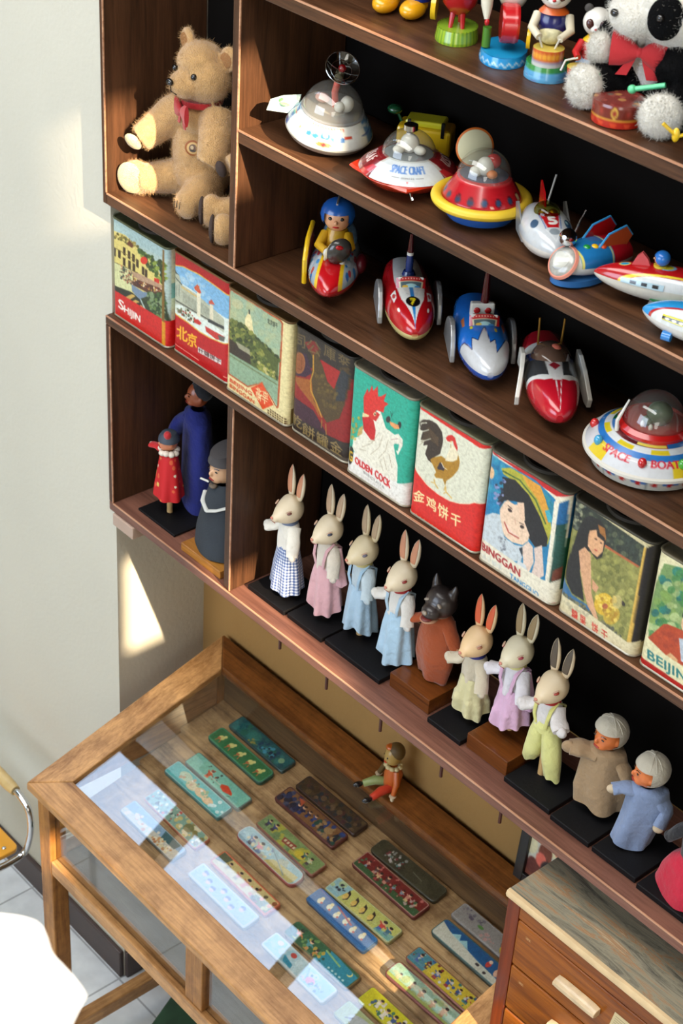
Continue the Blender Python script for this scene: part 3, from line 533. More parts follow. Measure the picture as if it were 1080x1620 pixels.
# 9 BEIJING tin cut by the frame
q = [(1528, 0)]
a = A([(245, 60), (1135, 640), (870, 1798), (45, 1250)], (216, 208, 164))
pc = [(305, 230), (480, 275), (800, 470), (860, 900), (780, 1400), (600, 1330), (470, 1270), (320, 1170), (150, 1000), (155, 700), (220, 430)]
a.poly(pc, (110, 140, 80)); a.pblobs([(310, 250), (800, 480), (760, 1300), (160, 960)], 130, [(28, 116, 104), (150, 166, 104), (60, 120, 60), (176, 190, 130), (20, 90, 90), (120, 150, 70)], 42, 1, .8)
a.poly([(150, 1000), (300, 860), (340, 860), (480, 920), (600, 1000), (600, 1330), (470, 1270), (320, 1170)], (170, 60, 18)); a.pblobs([(220, 960), (340, 880), (460, 1100), (330, 1130)], 14, [(190, 76, 26), (150, 46, 14)], 24, 2, .6); a.poly([(450, 1000), (600, 1040), (600, 1320), (470, 1230)], (176, 186, 196)); a.poly([(320, 1180), (370, 1150), (440, 1220), (430, 1250)], (206, 160, 110)); a.ell(560, 860, 90, 110, (216, 176, 140)); a.ell(590, 770, 110, 70, (30, 26, 26))
a.poly([(150, 1000), (320, 1170), (480, 1280), (780, 1400), (900, 1600), (45, 1250), (60, 900)], (216, 208, 164)); a.poly([(150, 700), (152, 1000), (60, 1000), (120, 500)], (216, 208, 164))
a.poly([(48, 1170), (880, 1740), (870, 1800), (40, 1222)], (170, 22, 16)); a.text('BEIJING', (148, 1205), (640, 1530), 92, (24, 110, 110), 3)
tin(1.529, 1.714, .012, a, (190, 180, 140), 'cream tin with green foliage picture, reading BEIJING, cut by the right edge', (150, 140, 110), R=.014)

# ---------------------------------------------------------------- sloping glass display case
SL = .2879
def zt(y): return -1.121 + (y + .324) * SL
dc = thing('display_case', 'honey wood display case with sloping glass lid full of printed pencil tins', 'display case', (.10, -.03, FL))
ox, oy, oz = -.10, .03, -FL
def sm_(name, poly, t0, t1, m, bevel=.003, lab=None):
    q = MB().prism([(a, b) for a, b in poly], t0, t1, lambda a, b, t: (a + ox, b + oy, zt(b) + t + oz)).build(name, m, dc, bevel=bevel, smooth=0)
    if lab: q['label'] = lab
    return q
X0, X1, Y0, Y1 = .102, 1.373, -.324, .270
GX0, GX1, GY0, GY1 = .187, 1.303, -.247, .200
sm_('lid_front_rail', [(X0, Y0), (X1, Y0), (GX1, GY0), (GX0, GY0)], -.022, 0, OAKX)
sm_('lid_side_rail', [(X0, Y1), (X0, Y0 + .0008), (GX0 - .0004, GY0), (GX0, GY1)], -.022, 0, OAKY)
sm_('lid_side_rail', [(X1, Y0 + .0008), (X1, Y1), (GX1, GY1), (GX1, GY0)], -.022, 0, OAKY)
DOAK = wood('brown worn wood along', (78, 42, 14), (140, 84, 34), 'X', .4, 1.0, .15, 1, .5)
sm_('lid_back_rail', [(X0 + .0008, Y1), (GX0, GY1 + .0004), (GX1, GY1 + .0004), (X1, Y1)], -.022, .002, DOAK)
sm_('glass_top', [(GX0 - .006, GY0 - .006), (GX1 + .006, GY0 - .006), (GX1 + .006, GY1 + .006), (GX0 - .006, GY1 + .006)], -.012, -.009, glass('case glass', refl=1.9), 0)
def dbox(name, x0, x1, y0, y1, z0, z1, m, bevel=.003, slopetop=False):
    mb = MB().box(x0 + ox, x1 + ox, y0 + oy, y1 + oy, z0 + oz, z1 + oz)
    if slopetop:
        V = mb.V[0]; V[V[:, 2] > (z0 + z1) / 2 + oz, 2] = zt(V[V[:, 2] > (z0 + z1) / 2 + oz, 1] - oy) + oz - .0225
    return mb.build(name, m, dc, bevel=bevel, smooth=0)
for x0, x1 in ((.118, .166), (1.312, 1.36)):
    dbox('leg', x0, x1, -.306, -.258, FL, -1.1, OAKZ, slopetop=True); dbox('leg', x0, x1, .208, .256, FL, -1.0, OAKZ, slopetop=True)
dbox('front_apron', .166, 1.312, -.302, -.272, -1.178, -1.1, OAKX, slopetop=True)
dbox('front_rail', .166, 1.312, -.306, -.266, -1.39, -1.345, OAKX)
dbox('front_mullion', .706, .768, -.302, -.270, -1.345, -1.178, OAKZ)
dbox('glass_front', .166, .706, -.290, -.287, -1.345, -1.178, MATS['case glass'], 0); dbox('glass_front', .768, 1.312, -.290, -.287, -1.345, -1.178, MATS['case glass'], 0)
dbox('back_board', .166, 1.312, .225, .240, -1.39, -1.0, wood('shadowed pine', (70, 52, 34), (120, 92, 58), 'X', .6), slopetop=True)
for x0, x1 in ((.124, .160), (1.318, 1.354)):
    dbox('side_rail', x0, x1, -.258, .208, -1.39, -1.345, OAKY)
    dbox('side_apron', x0, x1, -.258, .208, -1.16, -1.1, OAKY, slopetop=True)
    dbox('side_glass', (x0 + x1) / 2 - .001, (x0 + x1) / 2 + .001, -.258, .208, -1.345, -1.165, MATS['case glass'], 0)
    dbox('stretcher', x0 + .002, x1 + .002, -.258, .208, -2.03, -1.985, OAKY)
dbox('bottom_panel', .160, 1.318, -.266, .225, -1.36, -1.35, wood('case bottom ply', (92, 84, 70), (130, 120, 100), 'X', .6), 0)
PLY = wood('pale worn pine', (110, 80, 48), (190, 156, 108), 'X', .6, 1.2, 0, .8, .75)
def zb(row, y): yc, z = ((.163, 0), (.027, 0), (-.110, 0))[row]; return zt(yc) - .127 + .175 * (y - yc)
for row, (ya, yb_) in enumerate(((.088, .2245), (-.040, .100), (-.205, -.028))):
    MB().prism([(.1665, ya), (1.3115, ya), (1.3115, yb_), (.1665, yb_)], -.012, 0, lambda a, b, t: (a + ox, b + oy, zb(row, b) + t + oz)).build('display_board', PLY, dc, bevel=.002, smooth=0)

M_LID = printed('pencil tin litho', .3, .4, 0, .35)
def pencil(x, y, row, ang, side, art, lab, L=.213, Wd=.047, R=.007, h=.013):
    art.speck(6).done()
    root = thing('pencil_tin', lab, 'pencil tin', (x, y, zb(row, y) + .0006), 0, 'printed pencil tins under the glass')
    root.rotation_euler = (math.atan(.175), 0, math.radians(ang))
    def rr(q, z):
        o = []
        for cx, cy, a0 in ((L / 2 - R, -Wd / 2 + R, -90), (L / 2 - R, Wd / 2 - R, 0), (-L / 2 + R, Wd / 2 - R, 90), (-L / 2 + R, -Wd / 2 + R, 180)):
            for i in range(7): a = math.radians(a0 + i * 15); o.append((cx + (R + q) * math.cos(a), cy + (R + q) * math.sin(a), z))
        return np.array(o)
    ms = mat('tin side %d %d %d' % tuple(side), side, .38, .2, var=.15, vscale=80)
    MB().rings([rr(-.001, 0), rr(0, .001), rr(0, h * .55)]).build('tin_base', ms, root)
    MB().rings([rr(.0008, h * .5), rr(.0008, h - .0018), rr(-.0004, h - .0005), rr(-.0015, h - .0003)]).build('tin_lid', ms, root)
    nu, nv = 170, 38; U, Vv = np.meshgrid(np.linspace(0, 1, nu), np.linspace(0, 1, nv)); q = -.0012
    X = (U - .5) * (L + 2 * q); Y = (.5 - Vv) * (Wd + 2 * q)
    # squeeze the ends so that the picture follows the rounded corners
    r = R + q; ay = np.abs(Y); over = np.clip(ay - (Wd / 2 - R), 0, None); cut = r - np.sqrt(np.clip(r * r - over ** 2, 0, None)); X = X * (1 - cut / (L / 2 + q))
    P = np.stack([X, Y, np.full_like(X, h + .0002)], 2)
    MB().grid(P, art.get(U, Vv)).build('lid_picture', M_LID, root)
PC = [(0, 0), (100, 0), (100, 22), (0, 22)]
def PA(base): return Art(PC, 200, 44, base)
def kid(a, x, y, s, top, bot=(60, 50, 60), skin=(226, 180, 140), hair=(40, 30, 28), lean=0):
    a.ell(x + lean, y + s * .9, s * .55, s * .8, top); a.poly([(x - s * .5, y + s * 1.4), (x + s * .5, y + s * 1.4), (x + s * .6, y + s * 2.2), (x - s * .6, y + s * 2.2)], bot)
    a.line([(x - s * .4, y + s * .6), (x - s * 1.1, y + s * .2)], s * .3, top); a.line([(x + s * .4, y + s * .6), (x + s * 1.1, y + s * .9)], s * .3, top)
    a.ell(x, y, s * .5, s * .5, skin); a.ell(x, y - s * .25, s * .52, s * .35, hair)
def crowd(a, n, y, s, cols, seed=0, x0=5, x1=95, **k):
    r = random.Random(seed)
    for i in range(n): kid(a, x0 + (x1 - x0) * (i + .5) / n + r.uniform(-2, 2), y + r.uniform(-2, 2), s * r.uniform(.8, 1.15), cols[r.randrange(len(cols))], cols[r.randrange(len(cols))], lean=r.uniform(-1, 1), **k)
def rim(a, col, w=1.1): a.line([(0, w / 2), (100, w / 2)], w, col); a.line([(0, 22 - w / 2), (100, 22 - w / 2)], w, col); a.line([(w / 2, 0), (w / 2, 22)], w, col); a.line([(100 - w / 2, 0), (100 - w / 2, 22)], w, col)
TEAL, MINT, DG, NAVY = (44, 110, 104), (120, 186, 160), (44, 110, 66), (34, 52, 84)
a = PA((36, 100, 100)); a.blobs((2, 2, 98, 20), 50, [(30, 84, 90), (50, 120, 116), (40, 104, 84)], 4, 1); a.ell(35, 9, 12, 6, (60, 130, 110), 0, .6); a.blobs((50, 6, 78, 20), 30, [(20, 60, 90), (70, 150, 170), (24, 40, 60)], 2, 2); a.ell(88, 12, 4, 4, (130, 170, 130)); a.blobs((35, 14, 50, 21), 10, [(150, 140, 70)], 1.4, 3); rim(a, (30, 70, 70))
pencil(.362, .193, 0, -.7, (50, 84, 84), a, 'dark teal pencil tin in the back left corner of the case')
a = PA(DG); [(a.ell(14 + i * 18, 11 - (i % 2), 4.2, 3.2, (206, 200, 120)), a.ell(17 + i * 18, 7, 2.2, 2, (214, 206, 130)), a.line([(12 + i * 18, 14), (10 + i * 18, 18)], 1.2, (190, 110, 60)), a.line([(16 + i * 18, 14), (17 + i * 18, 18)], 1.2, (190, 110, 60)), a.ell(12 + i * 18, 13, 2.6, 1.6, (176, 100, 60))) for i in range(5)]; rim(a, (70, 140, 100), 1.4)
pencil(.354, .133, 0, -1, (36, 92, 76), a, 'green pencil tin with five yellow ducklings in a line', R=.012, Wd=.05)
a = PA(MINT); a.blobs((2, 2, 98, 20), 16, [(130, 196, 166), (108, 176, 160)], 6, 1, .5); kid(a, 36, 8, 5, (206, 90, 50), (214, 120, 80), hair=(30, 26, 30)); a.blobs((20, 3, 50, 18), 14, [(50, 80, 70), (170, 80, 50), (60, 50, 50)], 1.3, 2); a.poly([(58, 12), (66, 8), (78, 12), (80, 15), (68, 18), (60, 16)], (206, 70, 40)); a.line([(40, 14), (58, 14)], 1.4, (180, 196, 176)); a.line([(76, 20), (80, 17)], .8, (60, 80, 70)); rim(a, (96, 120, 110), .8)
pencil(.368, .053, 1, -.3, (96, 110, 100), a, 'mint green pencil tin with a little red rocket')
a = PA((80, 176, 170)); a.ell(26, 9, 10, 6, (176, 196, 160)); a.ell(42, 13, 9, 6, (206, 190, 140)); a.ell(58, 12, 10, 6, (214, 176, 120)); a.ell(72, 14, 9, 5, (222, 180, 120)); a.blobs((20, 5, 82, 19), 26, [(230, 220, 200), (120, 160, 110), (190, 150, 110), (80, 90, 80)], 1.8, 4); a.blobs((80, 4, 98, 20), 8, [(196, 220, 210), (110, 190, 180)], 2.4, 5); rim(a, (150, 190, 180), 1)
pencil(.355, .001, 1, .2, (70, 120, 116), a, 'turquoise pencil tin with cream animals, left end of the middle row')
a = PA((120, 160, 140)); a.blobs((0, 0, 55, 22), 50, [(60, 110, 100), (170, 190, 170), (190, 70, 60), (40, 70, 70), (210, 214, 196)], 1.8, 1); a.blobs((52, 0, 100, 22), 36, [(196, 180, 110), (220, 210, 170), (130, 120, 60)], 3, 2); a.ell(72, 9, 7, 6, (110, 110, 60)); rim(a, (180, 180, 160), .8)
pencil(.380, -.081, 2, -1.6, (190, 110, 80), a, 'pencil tin with grey-green birds and an orange side, at the front left', Wd=.046)
a = PA((130, 170, 200)); a.poly([(0, 14), (100, 8), (100, 22), (0, 22)], (206, 206, 190)); a.blobs((2, 8, 98, 20), 40, [(230, 230, 214), (236, 226, 190), (206, 150, 90)], 2.2, 1); a.poly([(62, 0), (92, 0), (90, 10), (66, 11)], (26, 90, 96)); a.blobs((60, 10, 98, 21), 12, [(190, 120, 60), (226, 216, 170)], 1.8, 3); rim(a, (190, 200, 200), .8)
pencil(.368, -.143, 2, -1, (120, 130, 130), a, 'pale blue pencil tin with white blossom, foremost at the left end')
a = PA((206, 186, 120)); a.poly([(0, 0), (18, 0), (14, 12), (0, 16)], (90, 96, 66)); crowd(a, 5, 7, 4.6, [(190, 160, 60), (206, 120, 70), (216, 200, 140), (150, 130, 60)], 3, 14, 90); a.poly([(72, 12), (100, 8), (100, 22), (70, 22)], (120, 124, 60)); a.blobs((60, 4, 98, 20), 16, [(140, 80, 40), (226, 150, 90), (200, 190, 110), (90, 80, 40)], 2.4, 2); rim(a, (206, 110, 70), 1.6)
pencil(.645, -.083, 2, -1.4, (196, 104, 70), a, 'yellow pencil tin with playing children and an orange rim')
a = PA((176, 206, 220)); [(a.ell(14 + i * 11, 8 + (i % 3) * 4, 3.8, 3.6, (216, 206, 216)), a.ell(14 + i * 11, 6 + (i % 3) * 4, 3.8, 2.2, (110, 130, 160)), a.ell(14 + i * 11, 9 + (i % 3) * 4, 2.6, 2.2, (230, 210, 210))) for i in range(7)]; rim(a, (206, 220, 226), 1.4)
pencil(.638, -.140, 2, -.8, (190, 206, 214), a, 'pale blue pencil tin with small round faces, foremost in the second column')
a = PA((74, 62, 42)); a.blobs((0, 0, 100, 22), 70, [(60, 50, 34), (96, 80, 50), (50, 46, 44), (40, 52, 50), (80, 50, 44)], 3, 1); a.blobs((30, 8, 95, 21), 20, [(34, 50, 56), (104, 84, 60), (70, 44, 50)], 3, 5); rim(a, (60, 46, 40), 1)
pencil(.632, .187, 0, .4, (52, 40, 34), a, 'murky brown pencil tin against the back of the case, below the clown')
a = PA((120, 84, 50)); a.blobs((2, 2, 36, 20), 40, [NAVY, (24, 34, 50), (60, 70, 90)], 3, 1); crowd(a, 4, 8, 4.2, [(30, 50, 100), (50, 70, 120), (30, 40, 70)], 5, 24, 62); a.blobs((62, 3, 97, 20), 40, [(30, 60, 110), (30, 70, 60), (24, 36, 50), (150, 120, 80)], 3, 2); a.ell(80, 11, 6, 4, (150, 120, 80)); a.poly([(20, 3), (30, 2), (32, 10)], (170, 80, 50)); rim(a, (84, 50, 46), 1.3)
pencil(.625, .130, 0, .2, (88, 44, 40), a, 'dark blue and brown pencil tin, second column of the back row', Wd=.052)
a = PA((116, 140, 84)); a.blobs((0, 0, 100, 22), 30, [(130, 156, 96), (100, 126, 80), (176, 166, 60)], 5, 1, .8); kid(a, 10, 7, 4, (40, 60, 90)); kid(a, 20, 6, 4.4, (60, 70, 110)); a.poly([(38, 10), (58, 8), (60, 15), (40, 17)], (140, 60, 44)); [a.poly([(41 + i * 5, 11), (44 + i * 5, 10.6), (44 + i * 5, 14), (41 + i * 5, 14.4)], (206, 190, 150)) for i in range(4)]; a.ell(70, 14, 8, 5, (196, 176, 50)); kid(a, 84, 8, 4.2, (186, 190, 150)); kid(a, 74, 7, 3.4, (60, 110, 110)); rim(a, (150, 120, 90), .9)
pencil(.644, .054, 1, -1.5, (136, 84, 66), a, 'green pencil tin with a little red tram')
a = PA((150, 184, 186)); a.blobs((0, 0, 100, 22), 26, [(170, 200, 200), (136, 170, 180), (180, 180, 150)], 5, 1, .8); kid(a, 20, 8, 5, (90, 110, 150)); kid(a, 33, 8, 5.4, (214, 140, 150)); a.blobs((8, 3, 50, 19), 16, [(200, 150, 150), (110, 130, 160), (210, 196, 150)], 2, 3); a.poly([(58, 12), (96, 8), (98, 21), (50, 21)], (196, 180, 110)); a.line([(48, 4), (84, 19)], 1.2, (130, 150, 150)); rim(a, (190, 186, 176), 1)
pencil(.635, -.001, 1, -1, (150, 70, 66), a, 'light blue pencil tin with dancing children and rounded ends', R=.018)
a = PA((62, 62, 44)); a.blobs((0, 0, 100, 22), 30, [(56, 56, 40), (70, 70, 50)], 5, 1); a.blobs((18, 4, 42, 18), 34, [(150, 150, 140), (120, 60, 60), (96, 130, 120), (190, 180, 170)], 1.6, 2); a.line([(56, 10), (72, 12)], .8, (130, 130, 110)); rim(a, (80, 80, 62), .8)
pencil(.902, .187, 0, 1, (60, 62, 46), a, 'olive pencil tin with a small white flower spray, third column at the back', R=.011)
a = PA((112, 34, 32)); a.poly([(0, 15), (100, 13), (100, 22), (0, 22)], (50, 84, 50)); crowd(a, 8, 8, 3.9, [(190, 130, 110), (150, 60, 60), (120, 140, 150), (200, 170, 120), (80, 60, 60)], 9, 8, 94); a.blobs((4, 2, 96, 19), 40, [(190, 110, 100), (60, 100, 70), (170, 150, 140), (90, 30, 30)], 1.5, 2); rim(a, (170, 130, 110), 1)
pencil(.903, .131, 0, -.6, (100, 40, 38), a, 'dark red pencil tin crowded with small figures on green grass', Wd=.052)
a = PA((190, 190, 100)); a.poly([(0, 0), (24, 0), (18, 22), (0, 22)], (140, 180, 180)); a.blobs((0, 0, 100, 22), 14, [(206, 200, 110), (180, 186, 104)], 5, 1, .6); [(a.poly([(22 + i * 13, 4), (27 + i * 13, 7), (29 + i * 13, 15), (25 + i * 13, 19), (23 + i * 13, 11)], (40, 34, 30)), a.ell(24 + i * 13, 13, 3, 4.4, (216, 180, 90))) for i in range(4)]; a.blobs((8, 4, 20, 14), 8, [(40, 50, 60)], 1.6, 3); kid(a, 80, 7, 5.4, (196, 70, 60), (60, 90, 150)); kid(a, 90, 8, 4.6, (60, 110, 130)); a.poly([(76, 18), (100, 12), (100, 22), (76, 22)], (90, 160, 170), .7); rim(a, (200, 200, 150), .8)
pencil(.903, .051, 1, 1, (150, 150, 100), a, 'yellow pencil tin with black swallow shapes, beside the blue tin')
a = PA((44, 100, 156)); [a.line([(6, k), (94, k)], .5, (90, 140, 190)) for k in (2.4, 19.6)]; [(a.ell(14 + i * 14, 12 - (i % 2) * 2, 3.6, 4, (222, 216, 180)), a.ell(14 + i * 14, 8 - (i % 2) * 2, 2.4, 2.2, (230, 210, 150)), a.ell(17 + i * 14, 13, 1.6, 1.4, (200, 80, 60))) for i in range(6)]; a.poly([(32, 3), (36, 2.4), (66, 8), (64, 10)], (170, 44, 56)); rim(a, (60, 120, 170), 1)
pencil(.889, -.001, 1, -.8, (50, 90, 130), a, 'bright blue pencil tin with a row of white ducks and a red stripe', L=.2)
a = PA((44, 96, 60)); a.poly([(52, 0), (100, 4), (100, 22), (48, 22)], (36, 140, 160)); kid(a, 14, 7, 5.4, (230, 140, 90), (190, 190, 90)); kid(a, 32, 8, 5.6, (80, 150, 150), (206, 150, 80)); kid(a, 44, 12, 4.6, (200, 140, 60)); a.blobs((2, 2, 56, 20), 30, [(30, 70, 44), (110, 150, 80), (196, 170, 70)], 1.8, 2); a.ell(90, 7, 3.4, 3.2, (226, 216, 130)); a.ell(88.6, 6.2, 3, 2.8, (36, 140, 160)); [a.ell(68 + k * 5.5, 17.4, 1.5, 1.3, (190, 226, 220)) for k in range(5)]; a.line([(50, 4), (76, 8)], 2, (150, 190, 120)); rim(a, (90, 100, 60), 1)
pencil(.920, -.084, 2, .8, (130, 110, 66), a, 'green pencil tin with night sky and yellow crescent moon', R=.01)
a = PA((170, 214, 224)); a.blobs((0, 0, 100, 22), 30, [(190, 226, 232), (150, 200, 216), (214, 230, 230)], 4, 1, .7); a.ell(36, 6, 4, 3, (200, 70, 60)); a.poly([(28, 12), (44, 15), (46, 20), (32, 19)], (30, 150, 180)); a.poly([(58, 3), (60, 3), (70, 16), (66, 17)], (150, 190, 190)); a.ell(72, 14, 6, 4.4, (236, 150, 180)); a.blobs((60, 6, 96, 20), 14, [(206, 190, 206), (120, 160, 170)], 1.4, 3); a.ell(14, 6, 4, 3, (230, 220, 226)); rim(a, (214, 232, 232), 1.2)
pencil(.910, -.141, 2, -.7, (200, 214, 214), a, 'icy blue pencil tin with a red and a pink blot, foremost in the third column')
a = PA((150, 146, 138)); a.blobs((4, 2, 36, 10), 16, [(90, 84, 96), (120, 114, 120)], 1.6, 1); a.ell(34, 11, 4, 2, (80, 130, 60)); a.ell(76, 13, 10, 8, (206, 180, 30)); a.ell(72, 8, 9, 7, (60, 34, 36)); a.ell(70, 10, 5, 4.6, (226, 186, 130)); a.blobs((40, 12, 60, 20), 8, [(190, 150, 140)], 2, 3); rim(a, (180, 176, 170), .8)
pencil(1.165, .192, 0, 0, (130, 128, 122), a, 'grey pencil tin with a girl in yellow, beside the drawer chest')
a = PA((16, 84, 132)); a.poly([(0, 4), (14, 8), (60, 13), (100, 15), (100, 22), (0, 22)], (196, 196, 176)); a.poly([(18, 9), (26, 3), (30, 9), (36, 4), (44, 11)], (150, 196, 196)); a.ell(72, 8, 3, 4, (190, 60, 50)); a.ell(72, 4.6, 2.4, 2, (226, 190, 160)); a.ell(86, 9, 4, 5, (216, 170, 140)); a.ell(76, 18, 2, 1.6, (30, 30, 34)); a.ell(64, 16, 2.6, 1.6, (30, 30, 34)); rim(a, (70, 110, 110), .8)
pencil(1.166, .131, 0, -.4, (44, 70, 66), a, 'dark blue pencil tin with a white snowfield', Wd=.052, R=.011)
a = PA((200, 176, 50)); a.poly([(0, 0), (30, 0), (26, 22), (0, 22)], (70, 130, 140)); crowd(a, 6, 8, 4.6, [(60, 90, 150), (150, 50, 50), (60, 110, 90), (90, 60, 50)], 7, 5, 95); a.blobs((2, 2, 98, 20), 50, [(50, 80, 130), (120, 50, 40), (190, 190, 180), (60, 120, 110), (210, 180, 60)], 1.6, 2); rim(a, (150, 120, 80), .9)
pencil(1.163, .052, 1, -.5, (140, 80, 70), a, 'busy yellow comic-strip pencil tin, right end of the middle row', L=.2, Wd=.044)
a = PA((146, 176, 150)); a.blobs((0, 0, 100, 22), 26, [(170, 170, 130), (130, 176, 160), (150, 160, 90)], 4, 1, .7); crowd(a, 5, 9, 4.4, [(196, 180, 140), (150, 100, 70), (206, 190, 120), (170, 120, 80)], 8, 8, 90); a.poly([(0, 17), (100, 18), (100, 22), (0, 22)], (150, 160, 80)); rim(a, (120, 76, 66), 1.2)
pencil(1.160, -.004, 1, 1, (130, 70, 66), a, 'sage pencil tin with brown bears, in front of the comic-strip tin', L=.2, R=.012)
a = PA((206, 196, 20)); a.blobs((14, 4, 60, 20), 30, [(220, 210, 190), (60, 90, 120), (150, 70, 50), (50, 110, 80)], 2, 2); crowd(a, 4, 7, 4.6, [(230, 220, 200), (50, 80, 130), (60, 120, 80)], 4, 16, 66); rim(a, (206, 206, 40), 1.2)
pencil(1.162, -.082, 2, 0, (176, 160, 30), a, 'acid yellow pencil tin with children, at the bottom edge of the photo', L=.2)
a = PA((176, 190, 130)); a.ell(36, 12, 22, 8, (190, 196, 196)); a.ell(36, 12, 20, 6.8, (196, 204, 204)); a.line([(20, 12), (12, 17)], 1, (90, 90, 90)); a.ell(50, 9, 1, 1, (40, 40, 40)); rim(a, (190, 200, 150), 1)
pencil(1.152, -.141, 2, 0, (150, 160, 110), a, 'pale green pencil tin with a grey elephant, cut by the bottom edge', L=.2)

# ---------------------------------------------------------------- drawer chest
CH = wood('red brown chest wood', (104, 48, 6), (166, 92, 16), 'X', .32, .8, .15); CHZ = wood('red brown chest upright', (92, 30, 4), (132, 54, 10), 'Z', .32, .8, .15)
ch = thing('drawer_chest', 'red-brown wooden drawer chest with a weathered grey plank top', 'chest', (1.7, .05, FL)); cx, cy, cz = -1.7, -.05, -FL
def hb(name, x0, x1, y0, y1, z0, z1, m, par=None, bevel=.003, lab=None):
    q = MB().box(x0 + cx, x1 + cx, y0 + cy, y1 + cy, z0 + cz, z1 + cz).build(name, m, par or ch, bevel=bevel, smooth=0)
    if lab: q['label'] = lab
    return q
m_old = bpy.data.materials.new('weathered plank'); m_old.use_nodes = True; nt = m_old.node_tree; b = nt.nodes['Principled BSDF']; tcn = nt.nodes.new('ShaderNodeTexCoord'); mp = nt.nodes.new('ShaderNodeMapping'); mp.inputs['Scale'].default_value = (3, 30, 30); nt.links.new(tcn.outputs['Object'], mp.inputs['Vector'])
n1 = nt.nodes.new('ShaderNodeTexNoise'); n1.inputs['Scale'].default_value = 1.6; n1.inputs['Detail'].default_value = 10; n1.inputs['Roughness'].default_value = .75; n1.inputs['Distortion'].default_value = 1.2; nt.links.new(mp.outputs['Vector'], n1.inputs['Vector'])
cr = nt.nodes.new('ShaderNodeValToRGB'); e = cr.color_ramp.elements; e[0].position = .30; e[0].color = L4((58, 52, 42)); e[1].position = .70; e[1].color = L4((192, 180, 148)); k = e.new(.42); k.color = L4((114, 108, 92)); k = e.new(.53); k.color = L4((152, 144, 120)); k = e.new(.60); k.color = L4((164, 120, 80))
nt.links.new(n1.outputs['Fac'], cr.inputs['Fac']); nt.links.new(cr.outputs['Color'], b.inputs['Base Color']); b.inputs['Roughness'].default_value = .75
bp = nt.nodes.new('ShaderNodeBump'); bp.inputs['Strength'].default_value = .5; bp.inputs['Distance'].default_value = .003; nt.links.new(n1.outputs['Fac'], bp.inputs['Height']); nt.links.new(bp.outputs['Normal'], b.inputs['Normal'])
hb('plank_top', 1.377, 2.25, -.040, .212, -.636, -.620, m_old, bevel=.001)
m_raw = mat('raw pale edge wood', (216, 186, 140), .6, bump=.4, bscale=60, var=.12)
mb = MB(); r0 = random.Random(4); xs = np.linspace(1.377, 2.25, 44); rg = []
for x in xs: k = r0.uniform(-.0014, .0014); rg.append([(x + cx, -.0402 + cy, -.637 + cz), (x + cx, -.0402 + cy, -.6195 + cz), (x + cx, -.047 + k + cy, -.6205 + cz), (x + cx, -.050 + k + cy, -.628 + cz), (x + cx, -.048 + cy, -.637 + cz)])
mb.rings([np.array(r) for r in rg]).build('raw_edge', m_raw, ch)
hb('carcass_side', 1.379, 1.398, -.026, .205, FL, -.637, CHZ)
hb('carcass_side', 2.226, 2.246, -.026, .205, FL, -.637, CHZ)
hb('carcass_back', 1.398, 2.226, .190, .205, FL, -.637, CHZ)
hb('stile', 1.379, 1.411, -.045, -.0265, FL, -.637, CHZ); hb('stile', 2.214, 2.246, -.045, -.0265, FL, -.637, CHZ)
hb('top_rail', 1.411, 2.214, -.045, -.0265, -.672, -.637, CH)
M_KNOB = mat('worn cream handle', (206, 180, 140), .35, coat=.3, var=.15, vscale=50); M_LINT = mat('pale chipped lip', (150, 110, 80), .5)
zt0 = -.674
for i in range(9):
    z1 = zt0 - i * .1235; z0 = z1 - .118
    d = hb('drawer', 1.4125, 2.2125, -.047, -.022, z0, z1, CH, bevel=.004)
    hb('rail', 1.411, 2.214, -.040, -.0265, z0 - .005, z0 - .0005, CHZ, bevel=0)
    for hx in (1.582, 2.02):
        hm = MB(); pr = []
        for q in np.linspace(-.052, .052, 9): s_ = .0115 * (1 - .25 * (abs(q) / .052) ** 6); pr.append([(hx + q + cx, -.0475 + cy, z1 - .055 - s_ + cz), (hx + q + cx, -.0475 + cy, z1 - .055 + s_ + cz), (hx + q + cx, -.060 + cy, z1 - .055 + s_ * .9 + cz), (hx + q + cx, -.067 + cy, z1 - .055 + s_ * .3 + cz), (hx + q + cx, -.067 + cy, z1 - .055 - s_ * .5 + cz), (hx + q + cx, -.060 + cy, z1 - .055 - s_ * .95 + cz)])
        h_ = hm.rings([np.array(r) for r in pr]).build('handle', M_KNOB, ch, bevel=.001); h_.parent = d
    a = Art(UNIT, 40, 20, (150, 96, 50)); a.text('%02d' % (i + 1), (.2, .8), (.8, .8), .6, (206, 160, 110), .01); a.done()
    U, Vv = np.meshgrid(np.linspace(0, 1, 40), np.linspace(0, 1, 20)); P = np.stack([1.437 + cx + U * .014, np.full_like(U, -.0473 + cy), z1 - .022 - Vv * .008 + cz], 2)
    t_ = MB().grid(P, a.get(U, Vv)).build('number_mark', printed('flat print', .6, 0), d); t_.parent = d
# paper label on the top drawer
a = Art(UNIT, 50, 50, (206, 186, 140)); [a.line([(.1, .15 + k * .1), (.9, .15 + k * .1)], .03, (110, 96, 76)) for k in range(8)]; a.done()
U, Vv = np.meshgrid(np.linspace(0, 1, 40), np.linspace(0, 1, 40)); P = np.stack([1.665 + cx + U * .05 - Vv * .01, np.full_like(U, -.0476 + cy), -.700 - Vv * .06 + cz], 2)
MB().grid(P, a.get(U, Vv)).build('paper_label', MATS['flat print'], ch)

